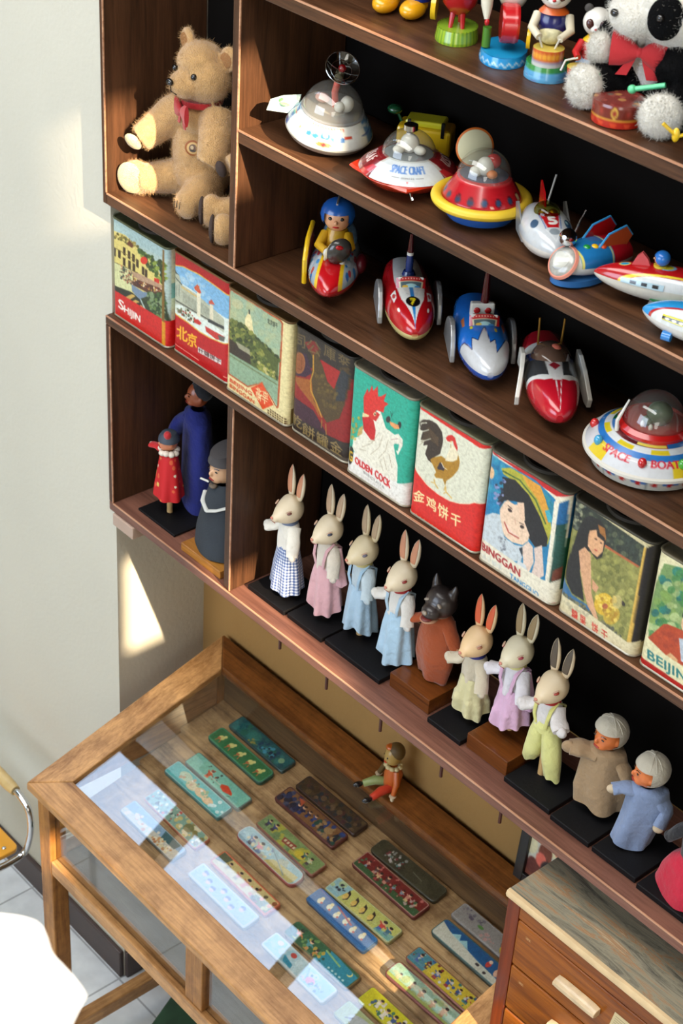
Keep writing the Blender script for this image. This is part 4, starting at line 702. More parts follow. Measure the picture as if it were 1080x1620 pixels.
# ---------------------------------------------------------------- picture leaning behind the case
pf = thing('leaning_picture', 'black framed colourful print standing on the case against the wall behind the chest', 'picture', (1.30, .262, zt(.262) + .004))
pf.rotation_euler[0] = math.radians(-4)
m_fr = mat('black frame', (24, 20, 20), .35, coat=.3)
for nm, b_ in (('frame_side', (-.150, -.125, -.014, 0, 0, .42)), ('frame_side', (.125, .150, -.014, 0, 0, .42)), ('frame_rail', (-.125, .125, -.014, 0, 0, .024)), ('frame_rail', (-.125, .125, -.014, 0, .396, .42))):
    MB().box(*b_).build(nm, m_fr, pf, bevel=.002, smooth=0)
a = Art(UNIT, 110, 160, (206, 206, 186)); a.blobs((0, 0, 1, 1), 70, [(96, 40, 30), (214, 130, 90), (150, 190, 180), (226, 216, 170), (120, 60, 40), (90, 130, 110)], .07, 5); a.ell(.14, .84, .06, .05, (226, 110, 90)); a.ell(.22, .88, .07, .06, (40, 26, 26)); a.speck(5).done()
U, Vv = np.meshgrid(np.linspace(0, 1, 110), np.linspace(0, 1, 160)); P = np.stack([-.125 + .25 * U, np.full_like(U, -.006), .396 - Vv * .372], 2)
MB().grid(P, a.get(U, Vv)).build('print', MATS['flat print'], pf)

# ---------------------------------------------------------------- chair, stool, lamp
cr_ = thing('tube_chair', 'chair with yellow plywood seat and bent chrome tube, left of the display case', 'chair', (-.36, -.40, FL)); o3 = np.array([.36, .40, -FL])
def tb(name, pts, r, m, par=cr_): return MB().tube(np.array(pts) + o3, r, 14).build(name, m, par)
def curve(pts, n=8):
    P = np.array(pts, float); out = []
    for i in range(len(P) - 1):
        p0, p1, p2, p3 = P[max(i - 1, 0)], P[i], P[i + 1], P[min(i + 2, len(P) - 1)]
        for t in np.linspace(0, 1, n, endpoint=False): out.append(.5 * ((2 * p1) + (-p0 + p2) * t + (2 * p0 - 5 * p1 + 4 * p2 - p3) * t * t + (-p0 + 3 * p1 - 3 * p2 + p3) * t ** 3))
    return np.array(out + [P[-1]])
half = [(-.222, -.17, -1.470), (-.192, -.17, -1.472), (-.158, -.17, -1.492), (-.146, -.172, -1.535), (-.148, -.178, -1.590), (-.150, -.195, -1.630), (-.150, -.235, -1.640), (-.150, -.30, -1.640), (-.150, -.50, -1.640), (-.152, -.57, -1.655), (-.155, -.60, -1.70), (-.158, -.605, -1.80), (-.16, -.61, FL + .03), (-.16, -.60, FL + .011), (-.16, -.5, FL + .011), (-.16, -.2, FL + .011)]
for sx in (1, -1): tb('frame_tube', curve([(x if sx > 0 else -.74 - x, y, z) for x, y, z in half]), .0095, CHROME)
tb('back_rail', [(-.53, -.17, -1.470), (-.50, -.17, -1.470), (-.37, -.17, -1.468), (-.24, -.17, -1.470), (-.218, -.17, -1.470)], [.014, .017, .019, .017, .014], mat('pale waxed wood', (196, 168, 112), .4, coat=.2, var=.1))
def rpoly(x0, x1, y0, y1, r, n=6):
    o = []
    for cx_, cy_, a0 in ((x1 - r, y0 + r, -90), (x1 - r, y1 - r, 0), (x0 + r, y1 - r, 90), (x0 + r, y0 + r, 180)):
        for i in range(n): a_ = math.radians(a0 + i * 90 / (n - 1)); o.append((cx_ + r * math.cos(a_), cy_ + r * math.sin(a_)))
    return o
MB().prism(rpoly(-.575, -.162, -.58, -.200, .02), -1.630, -1.616, lambda a_, b_, t: (a_ + o3[0], b_ + o3[1], t + o3[2])).build('seat', mat('yellow plywood', (214, 150, 40), .35, coat=.4, var=.08, vscale=12), cr_, bevel=.003, smooth=0)
for x_, y_ in ((-.185, -.235), (-.555, -.235), (-.185, -.54), (-.555, -.54)): MB().ell(np.array([x_, y_, -1.6155]) + o3, (.006, .006, .003)).build('screw', CHROME, cr_)
st = thing('green_stool', 'old green painted stool standing under the display case', 'stool', (.46, -.03, FL), .42); o4 = np.array([-.52, .06, -FL])
M_GR = mat('old green paint', (44, 76, 52), .5, var=.3, vscale=25)
MB().box(.385, .66, -.24, .12, -1.90, -1.868, at=o4).build('seat', M_GR, st, bevel=.004, smooth=0)
for x_ in (.40, .62):
    for y_ in (-.22, .08): MB().box(x_, x_ + .03, y_, y_ + .03, FL, -1.9005, at=o4).build('leg', M_GR, st, bevel=.003, smooth=0)
MB().box(.4305, .62, -.215, -.20, -2.03, -2.0, at=o4).build('stretcher', M_GR, st, bevel=.002, smooth=0)
lp = thing('pendant_lamp', 'glowing white scalloped glass pendant shade, blurred in the near bottom left corner', 'lamp', (2.056, -1.545, .748), .25)
n = 96; a_ = np.arange(n) * 2 * PI / n; rg = []
for t in np.linspace(0, 1, 16):
    r = .018 + .070 * math.sin(t * PI / 2) ** .8; z = .062 * math.cos(t * PI / 2) + .0; k = 1 + .16 * t ** 2 * (.6 - np.abs(np.sin(4 * a_)))
    rg.append(np.stack([np.cos(a_) * r * k, np.sin(a_) * r * k, np.full(n, z) + .008 * t ** 2 * np.cos(8 * a_)], 1))
for t in np.linspace(1, 0, 16):
    r = .016 + .069 * math.sin(t * PI / 2) ** .8; z = .062 * math.cos(t * PI / 2) - .002; k = 1 + .16 * t ** 2 * (.6 - np.abs(np.sin(4 * a_)))
    rg.append(np.stack([np.cos(a_) * r * k, np.sin(a_) * r * k, np.full(n, z) + .008 * t ** 2 * np.cos(8 * a_)], 1))
MB().rings(rg, cap=False).build('glass_shade', mat('glowing opal glass', (255, 250, 238), .3, emit=1.6), lp)
MB().lathe([(.02, .058), (.022, .07), (.014, .09), (.004, .095)], 24).build('lamp_cap', mat('brass cap', (180, 140, 70), .3, 1.0), lp)
MB().tube([(0, 0, .09), (0, 0, CE - .735)], .003, 8).build('cord', mat('dark cord', (40, 34, 30), .6), lp)
MB().ell((0, 0, .025), .022).build('bulb', mat('lit bulb', (255, 236, 200), .3, emit=6), lp)

# ---------------------------------------------------------------- plush toys
FUR = mat('honey plush', (196, 154, 98), .95, sheen=.5, bump=.8, bscale=380, var=.10, vscale=45)
FURL = mat('cream plush', (224, 200, 140), .95, sheen=.5, bump=.8, bscale=380, var=.08, vscale=60)
FURW = mat('white plush', (222, 218, 206), .95, sheen=.5, bump=.9, bscale=330, var=.08, vscale=70)
FURB = mat('black plush', (10, 10, 11), 1.0, spec=.1, bump=.9, bscale=330)
SUEDE = mat('dark brown suede', (58, 44, 38), .9, bump=.3, bscale=300)
BEAD = mat('black bead', (14, 12, 12), .12, coat=.6)
REDF = mat('red felt ribbon', (176, 18, 26), .75, bump=.2, sheen=.3)
def soft(root, name, m, items, vox=.0035, sm=6, disp=.0018):
    mb = MB(); o = np.array(root.location)
    for it in items:
        if it[0] == 'e': mb.ell(np.array(it[1]) - o, it[2], rotm(*(it[3] if len(it) > 3 else (0, 0, 0))), 20, 12)
        else: mb.tube(np.array(it[1]) - o, it[2], 14)
    return mb.build(name, m, root, remesh=vox, sm=sm, disp=disp, smooth=0)
def fur(o, n, ln, m_index=1, rad=.35, seed=1):
    ps = o.modifiers.new('fur', 'PARTICLE_SYSTEM').particle_system; st = ps.settings; st.type = 'HAIR'; st.count = n; st.hair_length = ln; st.use_modifier_stack = True; st.hair_step = 3; ps.seed = seed
    st.root_radius = rad; st.tip_radius = rad * .3; st.radius_scale = .001; st.brownian_factor = ln * .6; st.factor_random = ln * .25; st.length_random = .5
    st.display_step = 2; st.render_step = 2; st.use_hair_bspline = False; st.child_type = 'NONE'; return o
def bow(root, c, s, yaw, m=REDF, tails=True):
    R = rotm(0, 0, yaw); mb = MB(); c = np.array(c) - np.array(root.location)
    for sg in (-1, 1):
        rg = []
        for t, w in ((0, .12), (.25, .35), (.6, .55), (1, .62)):
            a = np.arange(12) * PI / 6; rg.append((np.stack([np.full(12, sg * t * s), np.cos(a) * s * .14, np.sin(a) * s * w], 1)) @ R.T + c)
        mb.rings(rg)
        if tails: mb.rings([(np.array([(sg * s * (.1 + t * .45) - s * w, 0, -t * s * .9), (sg * s * (.1 + t * .45) + s * w, 0, -t * s * .9 + s * .05), (sg * s * (.1 + t * .45) + s * w, s * .05, -t * s * .9 + s * .05), (sg * s * (.1 + t * .45) - s * w, s * .05, -t * s * .9)])) @ R.T + c for t, w in ((0, .08), (.5, .15), (1, .2))])
    mb.ell(c, (s * .16, s * .16, s * .18)); return mb.build('bow', m, root)
br1 = thing('teddy_bear', 'large honey teddy bear with a red bow, sitting upright in the top left cell', 'teddy bear', (.15, .12, .2925))
BODY1 = soft(br1, 'body', FUR, [('e', (.150, .145, .405), (.062, .060, .090)), ('e', (.155, .145, .36), (.064, .062, .055)), ('e', (.163, .130, .485), (.045, .042, .045)),
    ('e', (.178, .130, .572), (.062, .054, .054)), ('e', (.170, .125, .600), (.048, .048, .040)), ('e', (.170, .092, .560), (.036, .038, .029), (0, 0, -.4)), ('e', (.170, .078, .562), (.026, .026, .021)),
    ('e', (.127, .125, .632), (.024, .010, .026), (0, .5, -.2)), ('e', (.232, .150, .618), (.024, .010, .026), (0, -.5, .2)),
    ('t', [(.128, .130, .492), (.098, .108, .470), (.080, .080, .440), (.066, .052, .418)], [.040, .038, .033, .028]), ('t', [(.208, .140, .495), (.240, .110, .465), (.262, .085, .440), (.262, .075, .425)], [.038, .035, .031, .026]),
    ('t', [(.130, .130, .345), (.100, .100, .336), (.072, .068, .330), (.062, .058, .329)], [.042, .036, .032, .030]), ('e', (.056, .050, .330), (.038, .018, .038), (0, 0, .35)),
    ('t', [(.190, .130, .345), (.205, .095, .336), (.212, .066, .326)], [.042, .036, .031]), ('e', (.213, .058, .324), (.028, .018, .031), (.1, 0, .1))])
MB().ell(np.array((.0505, .0365, .330)) - np.array(br1.location), (.033, .009, .034), rotm(0, 0, .35)).build('foot_sole', FURL, br1, disp=.0008)
MB().ell(np.array((.062, .036, .414)) - np.array(br1.location), (.019, .010, .022), rotm(.6, 0, .2)).build('paw_pad', FURL, br1, disp=.0008)
def at(root, p): return np.array(p) - np.array(root.location)
MB().ell(at(br1, (.167, .0505, .571)), (.010, .0065, .0075)).build('nose', BEAD, br1)
for p in ((.146, .080, .588), (.202, .084, .585)): MB().ell(at(br1, p), .0068).build('eye', BEAD, br1)
for p, y_ in (((.1255, .1165, .631), -.2), ((.2295, .1415, .616), .2)): MB().ell(at(br1, p), (.015, .003, .016), rotm(0, 0, y_)).build('inner_ear', mat('tan felt', (150, 104, 60), .9), br1)
MB().tube([at(br1, p) for p in ((.168, .052, .562), (.168, .053, .552), (.160, .060, .546))], .0012, 6).tube([at(br1, p) for p in ((.168, .053, .552), (.178, .060, .546))], .0012, 6).build('mouth', BEAD, br1)
MB().lathe([(.044, -.006), (.046, 0), (.044, .006)], 28, at=at(br1, (.165, .130, .519)), sx=1.05, sy=1.0).build('collar', REDF, br1); bow(br1, (.172, .076, .508), .036, -.35)
a = Art(UNIT, 60, 60, (196, 150, 96)); a.ell(.5, .5, .5, .5, (150, 84, 40)); a.ell(.5, .5, .38, .38, (206, 170, 110)); a.ell(.5, .5, .24, .26, (110, 84, 70)); a.ell(.45, .45, .1, .12, (196, 176, 140)); a.line([(.35, .65), (.65, .65)], .06, (50, 60, 60)); a.done()
U, Vv = np.meshgrid(np.linspace(0, 1, 50), np.linspace(-PI, PI, 48)); P = np.stack([U * np.cos(Vv) * .017, -np.sqrt(np.clip(.06 ** 2 - (U * .017) ** 2, 0, None)) + .058, U * np.sin(Vv) * .017], 2) @ rotm(0, 0, .75).T + at(br1, (.188, .094, .430))
MB().grid(P, a.get(.5 + U * np.cos(Vv) * .5, .5 - U * np.sin(Vv) * .5)).build('chest_badge', MATS['flat print'], br1)
for k in range(3): MB().tube([at(br1, (.2 + k * .009, .0395, .337)), at(br1, (.2 + k * .009, .037, .322))], .0009, 6).build('claw_stitch', BEAD, br1)
fur(br1.children[0] if False else BODY1, 26000, .0042)
br2 = thing('teddy_bear', 'second teddy bear, mostly hidden by the divider, with dark brown soles towards us', 'teddy bear', (.36, .13, .2925))
BODY2 = soft(br2, 'body', FUR, [('e', (.365, .170, .385), (.050, .052, .080)), ('e', (.372, .165, .52), (.046, .050, .050)), ('e', (.372, .120, .51), (.026, .030, .022)), ('e', (.335, .175, .568), (.018, .009, .02)), ('e', (.402, .178, .566), (.018, .009, .02)),
    ('t', [(.345, .150, .345), (.318, .110, .338), (.290, .082, .333)], [.038, .030, .027]), ('e', (.280, .072, .333), (.024, .022, .036), (0, 0, .75)),
    ('t', [(.375, .140, .340), (.372, .095, .328), (.358, .055, .325)], [.038, .031, .028]), ('e', (.350, .046, .326), (.024, .022, .034), (0, 0, .75)),
    ('t', [(.345, .155, .455), (.335, .115, .450), (.322, .080, .440)], [.028, .026, .022])])
for p in ((.2655, .0585, .332), (.334, .0325, .325)): MB().ell(at(br2, p), (.0215, .007, .030), rotm(0, 0, -.72)).build('foot_sole', SUEDE, br2)
MB().ell(at(br2, (.316, .066, .437)), (.016, .010, .017), rotm(.3, 0, -.3)).build('paw_pad', SUEDE, br2)
for p in ((.352, .092, .530), (.392, .094, .530)): MB().ell(at(br2, p), .006).build('eye', BEAD, br2)
fur(BODY2, 16000, .0042)
# plush panda drummer
pn = thing('plush_panda', 'large plush panda with a red bow, beating a small drum on the top shelf', 'plush panda', (1.29, .12, .8655))
PB = soft(pn, 'body', FURW, [('e', (1.275, .150, .945), (.056, .054, .085)), ('e', (1.305, .132, 1.032), (.080, .068, .064)), ('e', (1.266, .084, 1.014), (.043, .036, .033))], disp=.0025)
PL = soft(pn, 'black_limbs', FURB, [('t', [(1.245, .135, .995), (1.222, .105, .972), (1.214, .085, .950)], [.026, .026, .024]), ('t', [(1.315, .140, .985), (1.345, .115, .950), (1.342, .085, .935)], [.034, .034, .028]),
    ('t', [(1.255, .130, .905), (1.232, .085, .900), (1.228, .055, .900)], [.038, .034, .032]), ('t', [(1.320, .140, .900), (1.365, .095, .900), (1.372, .062, .900)], [.038, .036, .033]), ('e', (1.275, .150, .895), (.058, .05, .03)), ('e', (1.350, .15, 1.075), (.026, .014, .026)), ('e', (1.225, .15, 1.08), (.026, .014, .026))], disp=.0025)
PF1 = soft(pn, 'foot_sole', FURW, [('e', (1.225, .040, .900), (.030, .018, .034), (0, 0, .2))], disp=.0025)
PF2 = soft(pn, 'foot_sole', FURW, [('e', (1.371, .045, .900), (.033, .018, .034), (0, 0, .6))], disp=.0025)
PP = soft(pn, 'paw', FURW, [('e', (1.217, .078, .948), (.021, .021, .030), (.3, .2, 0))], disp=.0025)
for p, r, q in (((1.330, .074, 1.028), (.027, .014, .034), (.1, .2, .45)), ((1.233, .094, 1.046), (.018, .01, .024), (.1, -.2, -.9))): MB().ell(at(pn, p), r, rotm(*q)).build('eye_patch', FURB, pn)
MB().ell(at(pn, (1.256, .048, 1.020)), (.007, .005, .006)).build('nose', BEAD, pn)
for p in ((1.332, .0595, 1.032), (1.229, .085, 1.050)): MB().ell(at(pn, p), .006).build('eye', BEAD, pn)
fur(PB, 16000, .005); fur(PL, 12000, .004); fur(PF1, 3500, .004); fur(PF2, 3500, .004); fur(PP, 3500, .004)
bow(pn, (1.285, .084, .962), .044, .45)
dr = thing('toy_drum', 'small red and gold tin drum in front of the plush panda', 'toy drum', (1.288, .050, .8665), .3)
a = Art(UNIT, 200, 40, (110, 34, 26)); a.poly([(0, .7), (1, .7), (1, 1), (0, 1)], (176, 40, 26)); a.poly([(0, .62), (1, .62), (1, .70), (0, .70)], (200, 140, 50))
for i in range(12): a.ell(i / 12 + .04, .85, .02, .1, (206, 70, 40)); a.ell(i / 12 + .04, .32, .022, .26, (196, 160, 70) if i % 3 == 0 else (120, 44, 30)); a.ell(i / 12 + .04, .32, .012, .14, (150, 50, 40))
def dish(prof, art, n=140, sm_=4, at_=(0, 0, 0), u0=.5):
    """lathe whose print runs round the axis (u = .5 faces -y) and down the profile (v)"""
    pr = np.array(prof, float); s = np.concatenate([[0], np.cumsum(np.hypot(*np.diff(pr, axis=0).T))]); s /= s[-1]; k = max(8, len(prof) * sm_)
    vv = np.unique(np.concatenate([np.linspace(0, 1, k), s])); r = np.interp(vv, s, pr[:, 0]); z = np.interp(vv, s, pr[:, 1]); u = np.arange(n) / n; th = (u - u0) * 2 * PI - PI / 2
    P = np.stack([np.outer(r, np.cos(th)), np.outer(r, np.sin(th)), np.repeat(z[:, None], n, 1)], 2) + np.array(at_)
    return MB().grid(P, art.get(np.broadcast_to(u, (len(vv), n)), np.broadcast_to(vv[:, None], (len(vv), n))), closeu=True)
LITHO = printed('tin toy litho', .22, .7, 0, .15)
dish([(.040, .034), (.041, .030), (.040, 0)], a).build('drum_shell', LITHO, dr)
a = Art(UNIT, 60, 60, (130, 60, 54)); a.blobs((0, 0, 1, 1), 40, [(150, 80, 70), (176, 130, 80), (110, 100, 90), (120, 50, 44)], .07, 2)
U, Vv = np.meshgrid(np.linspace(0, 1, 20), np.linspace(-PI, PI, 48)); MB().grid(np.stack([U * np.cos(Vv) * .039, U * np.sin(Vv) * .039, np.full_like(U, .033)], 2), a.get(.5 + U * np.cos(Vv) * .5, .5 + U * np.sin(Vv) * .5)).build('drum_skin', LITHO, dr)
GRS = mat('mint plastic', (90, 196, 140), .3, coat=.4)
for k, (p, q) in enumerate((((1.216, .072, .930), (1.236, .050, .918)), ((1.350, .072, .935), (1.306, .052, .919)))):
    t_ = tag(MB().tube([p, q], [.004, .004], 10).ell(q, .007).build('drumstick', GRS), ['mint green drumstick pointing down, held in the panda\'s raised paw', 'mint green drumstick lying over the panda\'s drum'][k], 'drumstick', 'panda drumsticks')

# ---------------------------------------------------------------- tin toys
def plast(n, c, r=.25, coat=.5): return mat(n, c, r, coat=coat)
WHP = plast('white plastic', (214, 212, 202)); REDP = plast('red plastic', (176, 20, 24)); YEP = plast('yellow plastic', (226, 184, 30)); BLP = plast('blue plastic', (30, 84, 160)); SILV = mat('silver paint', (168, 170, 170), .35, .6, coat=.3)
AMBER = glass('amber dome', (206, 176, 140)); BRASS = mat('dull brass', (150, 110, 44), .4, .8); BLK = plast('black plastic', (20, 20, 22)); SKIN = mat('painted doll skin', (222, 160, 116), .4, coat=.3)
def toy(name, lab, cat, x, y, z, rz=51, s=1.0, group=None):
    t = thing(name, lab, cat, (x, y, z), math.radians(rz), group); t.scale = (s, s, s); return t
class Hull:
    """boat-shaped tin body, nose towards -y; S(t, a) is its surface, t = 0 tail .. 1 nose"""
    def __init__(s, L, W, H, z0=.008, pw=2.1, nose=.75, tail=.55, belly=.45): s.k = (L, W, H, z0, pw, nose, tail, belly)
    def S(s, t, a, off=0.0):
        L, W, H, z0, pw, nose, tail, belly = s.k; t = np.asarray(t, float); a = np.asarray(a, float)
        w = np.where(t < .45, 1 - np.clip(1 - t / .45, 0, 1) ** pw * (1 - tail), 1 - np.clip((t - .45) / .55, 0, 1) ** (pw + .2) * .98); w = np.clip(w, .02, 1) ** nose
        ca, sa = np.cos(a), np.sin(a); up = np.where(sa > 0, np.abs(sa) ** .9 * (1 - belly), -np.abs(sa) ** .8 * belly)
        return np.stack([w * np.sign(ca) * np.abs(ca) ** .85 * (W / 2 + off), (.5 - t) * L + 0 * a, w ** .8 * up * (H + off) + z0 + belly * H], -1), up
    def patch(s, parent, name, t0, t1, a0, a1, art, off=.0012):
        T_, A_ = np.meshgrid(np.linspace(t0, t1, 60), np.linspace(a0, a1, 16)); P, _ = s.S(T_, A_, off)
        U_, V_ = np.meshgrid(np.linspace(0, 1, 60), np.linspace(0, 1, 16)); return MB().grid(P, art.get(U_, V_)).build(name, LITHO, parent)
def hull(parent, art, L, W, H, under, seam=.0, z0=.008, name='hull', mat_=None, rel=False, **k):
    h = Hull(L, W, H, z0, **k); n, m = 230, 180; T_, A_ = np.meshgrid(np.linspace(0, 1, n), np.arange(m) * 2 * PI / m, indexing='ij'); P, up = h.S(T_, A_)
    wd = np.abs(P[..., 0]).max(1, keepdims=True); c = art.get(P[..., 0] / (2 * wd if rel else W) + .5, T_).copy(); c[up < seam - .02] = under
    mb = MB().grid(P, c, closeu=True); mb.add(P[0], [tuple(range(m))], c[0]); mb.add(P[-1], [tuple(range(m))], c[-1])
    mb.build(name, mat_ or LITHO, parent, smooth=50); return h
def wheel(p, x, y, r, w=.006, m=None, name='wheel'): return MB().lathe([(r * .3, -w), (r, -w), (r, w), (r * .3, w)], 24, at=(x, y, r), R=rotm(0, PI / 2, 0)).build(name, m or BLK, p)
def dome(p, r, c=(0, 0, 0), h=1.0, m=DOME, name='dome'): return MB().lathe([(r * math.cos(t), r * h * math.sin(t)) for t in np.linspace(0, PI / 2, 12)], 40, at=c, cap=False).build(name, m, p)
def head(p, c, r, m=SKIN, hair=None, helm=None, yaw=0):
    q = MB().ell(c, (r * .9, r * .95, r)).ell(np.array(c) + rotm(0, 0, yaw) @ np.array((0, -r * .92, -r * .1)), (r * .14, r * .2, r * .16)).build('head', m, p)
    for sx in (-.36, .36):
        e = MB().ell(np.array(c) + rotm(0, 0, yaw) @ np.array((sx * r, -r * .82, r * .12)), (r * .15, r * .1, r * .12)).build('eye', BEAD, q); e.parent = q
    mo = MB().ell(np.array(c) + rotm(0, 0, yaw) @ np.array((0, -r * .84, -r * .45)), (r * .22, r * .1, r * .06)).build('mouth', REDP, q)
    if hair or helm:
        R = rotm(-.45, 0, yaw); V = MB().ell(np.array(c) + np.array((0, r * .06, r * .12)), (r * 1.12, r * 1.10, r * 1.08), None, 40, 24)
        pts = np.concatenate(V.V) - np.array(c); d = pts @ rotm(0, 0, yaw); keep = ~((d[:, 1] < -r * .1) & (d[:, 2] < r * .38) & (np.abs(d[:, 0]) < r * .74)); K = [f for f in V.F if sum(keep[i] for i in f) == len(f)]
        V.F = K; V.build('helmet' if helm else 'hair', helm or hair, p)
    return q
# --- middle shelf: flying saucers
zU = .5785
u1 = toy('flying_saucer', 'white tin flying saucer with clear dome and chrome dish, first on the middle shelf', 'toy saucer', .598, .088, zU, 42); u1.rotation_euler = (math.radians(9), math.radians(8), math.radians(42)); u1.location.z += .012
a = Art(UNIT, 260, 60, (206, 210, 206)); W1 = (214, 216, 208)
a.poly([(.10, 0), (.30, 0), (.30, 1), (.10, 1)], (60, 90, 140)); a.blobs((.08, .1, .30, .95), 22, [(40, 64, 120), (110, 160, 190), (176, 200, 206), (150, 90, 70), (60, 130, 170)], .03, 3); a.poly([(.18, 0), (.24, 0), (.24, .5), (.18, .5)], (150, 176, 180))
a.poly([(.31, 0), (.69, 0), (.69, 1), (.31, 1)], W1); [a.line([(.425 + k * .0135, .22), (.432 + k * .0135, .32)], .007, (190, 90, 60)) for k in range(12)]; a.ell(.5, .55, .022, .12, (40, 110, 170)); a.ell(.5, .52, .01, .07, (226, 200, 170))
for x in (.43, .46, .54, .57): a.ell(x, .62, .014, .10, (60, 120, 180)); 
a.ell(.5, .84, .03, .10, (206, 120, 70)); a.line([(.49, .84), (.51, .84)], .02, (190, 40, 50)); a.line([(.5, .78), (.5, .9)], .007, (190, 40, 50)); a.ell(.38, .6, .006, .05, (200, 120, 60)); a.ell(.6, .56, .02, .06, (190, 70, 50)); a.poly([(.70, 0), (.95, 0), (.95, 1), (.70, 1)], (90, 130, 170)); a.blobs((.7, .1, .98, .95), 20, [(190, 200, 200), (60, 90, 150), (170, 70, 60)], .03, 4)
for p_, q_, m_ in (([(.050, .068), (.060, .060), (.074, .040), (.079, .030), (.080, .027)], a, 'upper_shell'),): dish(p_, q_).build(m_, LITHO, u1)
MB().lathe([(.080, .0275), (.081, .025), (.074, .014), (.055, .002), (.03, -.002), (.01, -.003)], 60).build('lower_shell', mat('milky tin', (170, 168, 158), .3, .4, coat=.4), u1)
dome(u1, .055, (0, 0, .064), .95); MB().lathe([(.057, .062), (.058, .066), (.054, .068)], 50).build('dome_rim', SILV, u1)
MB().lathe([(.050, .062), (.02, .070), (.001, .071)], 40).build('deck', mat('pearly deck', (190, 186, 176), .4, .3, var=.2), u1)
MB().ell((.024, -.006, .084), (.013, .013, .016)).ell((.012, -.018, .082), (.010, .010, .010)).build('pilot', WHP, u1); MB().ell((-.022, .008, .078), (.014, .012, .008)).build('engine_lump', mat('pink lump', (200, 150, 140), .4), u1)
MB().tube([(.004, 0, .070), (-.002, -.002, .100), (0, 0, .128)], .0062, 14).build('stem', mat('coral plastic', (206, 96, 84), .35, coat=.3), u1); MB().tube([(0, 0, .126), (.001, 0, .142)], [.0085, .0075], 14).build('stem_collar', mat('ivory plastic', (206, 196, 160), .4), u1)
Rd = rotm(.55, .25, 0); MB().lathe([(.004, .0), (.018, .004), (.030, .013), (.031, .014), (.030, .0125), (.018, .003), (.004, -.001)], 40, at=(.001, -.003, .144), R=Rd, cap=False).build('dish', glass('smoky clear plastic', (190, 190, 186), .02, 2.2), u1)
g = MB(); 
for r_, z_ in ((.031, .0142), (.019, .0046)): g.tube([Rd @ np.array((r_ * math.cos(t), r_ * math.sin(t), z_)) + np.array((.001, -.003, .144)) for t in np.linspace(0, 2 * PI, 36)], .0011, 6)
for t in np.arange(6) * PI / 3: g.tube([Rd @ np.array((r_ * math.cos(t), r_ * math.sin(t), z_)) + np.array((.001, -.003, .144)) for r_, z_ in ((.004, .001), (.018, .005), (.031, .0142))], .0007, 5)
g.build('dish_grid', CHROME, u1); MB().ell(Rd @ np.array((0, 0, .012)) + np.array((.001, -.003, .144)), .0075).build('red_bulb', mat('ruby plastic', (120, 8, 14), .1, coat=.8), u1)
fin = [(-.132, .016), (-.130, .026), (-.105, .040), (-.070, .050), (-.066, .022), (-.11, .018)]
MB().prism(fin, -.003, .003, lambda a_, b_, t: (a_ * .9, .02 + t * 4, b_ + .01)).build('tail_fin', mat('pale green fin', (196, 214, 200), .3, coat=.4), u1); MB().ell((-.088, .016, .047), (.012, .014, .004)).build('fin_lamp', mat('apple green', (120, 206, 110), .3), u1)
yv = toy('tin_car', 'small yellow tin vehicle with black posts, behind the SPACE CRAFT saucer', 'toy vehicle', .735, .205, zU, 35)
MB().box(-.050, .050, -.028, .028, .010, .062).build('body', YEP, yv, bevel=.006, smooth=0); MB().box(-.036, .036, -.022, .022, .062, .074).build('cabin', plast('lemon plastic', (206, 196, 40)), yv, bevel=.004, smooth=0)
for x in (-.030, .032): MB().box(x, x + .006, -.030, -.026, .050, .078).build('post', BLK, yv)
for x in (-.032, .032): wheel(yv, x * 1.0, -.029, .011, .004)
MB().ell((-.060, 0, .082), (.014, .014, .009)).tube([(-.055, 0, .078), (-.046, 0, .06)], .003, 8).build('green_lamp', mat('dark green glass', (16, 70, 40), .15, coat=.6), yv)
u2 = toy('flying_saucer', 'white and red tin saucer reading SPACE CRAFT under a clear dome', 'toy saucer', .812, .090, zU, 46)
a = Art(UNIT, 300, 60, (120, 26, 28)); WH = (208, 214, 214)
a.poly([(.36, .0), (.64, 0), (.64, 1), (.36, 1)], WH); a.poly([(.36, .0), (.375, 0), (.35, 1), (.33, 1)], (196, 190, 180)); a.poly([(.625, 0), (.64, 0), (.67, 1), (.65, 1)], (196, 190, 180)); a.poly([(.33, .55), (.36, .55), (.345, 1), (.30, 1)], (186, 40, 44)); a.poly([(.64, .55), (.67, .55), (.70, 1), (.655, 1)], (186, 40, 44))
a.text('SPACE', (.425, .56), (.495, .56), .34, (90, 130, 190), .002); a.text('CRAFT', (.505, .56), (.575, .56), .34, (90, 130, 190), .002); a.line([(.44, .72), (.47, .72)], .03, (110, 110, 110)); a.line([(.53, .72), (.56, .72)], .03, (110, 110, 110)); [a.ell(.480 + k * .007, .72, .0022, .03, (120, 120, 120)) for k in range(7)]; a.ell(.5, .88, .004, .04, (190, 40, 44))
a.text('U.S.A.F', (.20, .66), (.30, .66), .42, (214, 196, 190), .003); a.text('U.S.NI', (.71, .66), (.80, .66), .42, (190, 170, 160), .003); a.line([(.17, .2), (.33, .2)], .04, (150, 50, 50)); a.poly([(0, 0), (.15, 0), (.13, 1), (0, 1)], (60, 30, 34)); a.poly([(.85, 0), (1, 0), (1, 1), (.87, 1)], (60, 30, 34))
dish([(.044, .062), (.060, .056), (.082, .040), (.087, .034)], a, 340, 9).build('upper_shell', LITHO, u2)
st_ = []; 
for i in range(48): t = i * 2 * PI / 48; k = abs(((t - PI / 2) / (2 * PI / 4)) % 1 - .5) * 2; st_.append((.086 + .017 * max(0, k - .55) / .45, t))
MB().rings([np.array([(r * math.cos(t), r * math.sin(t), z) for r, t in [(q - d, w) for q, w in st_]]) for z, d in ((.034, .004), (.030, 0), (.026, .004))]).build('star_skirt', mat('orange red tin', (206, 56, 30), .25, coat=.6), u2)
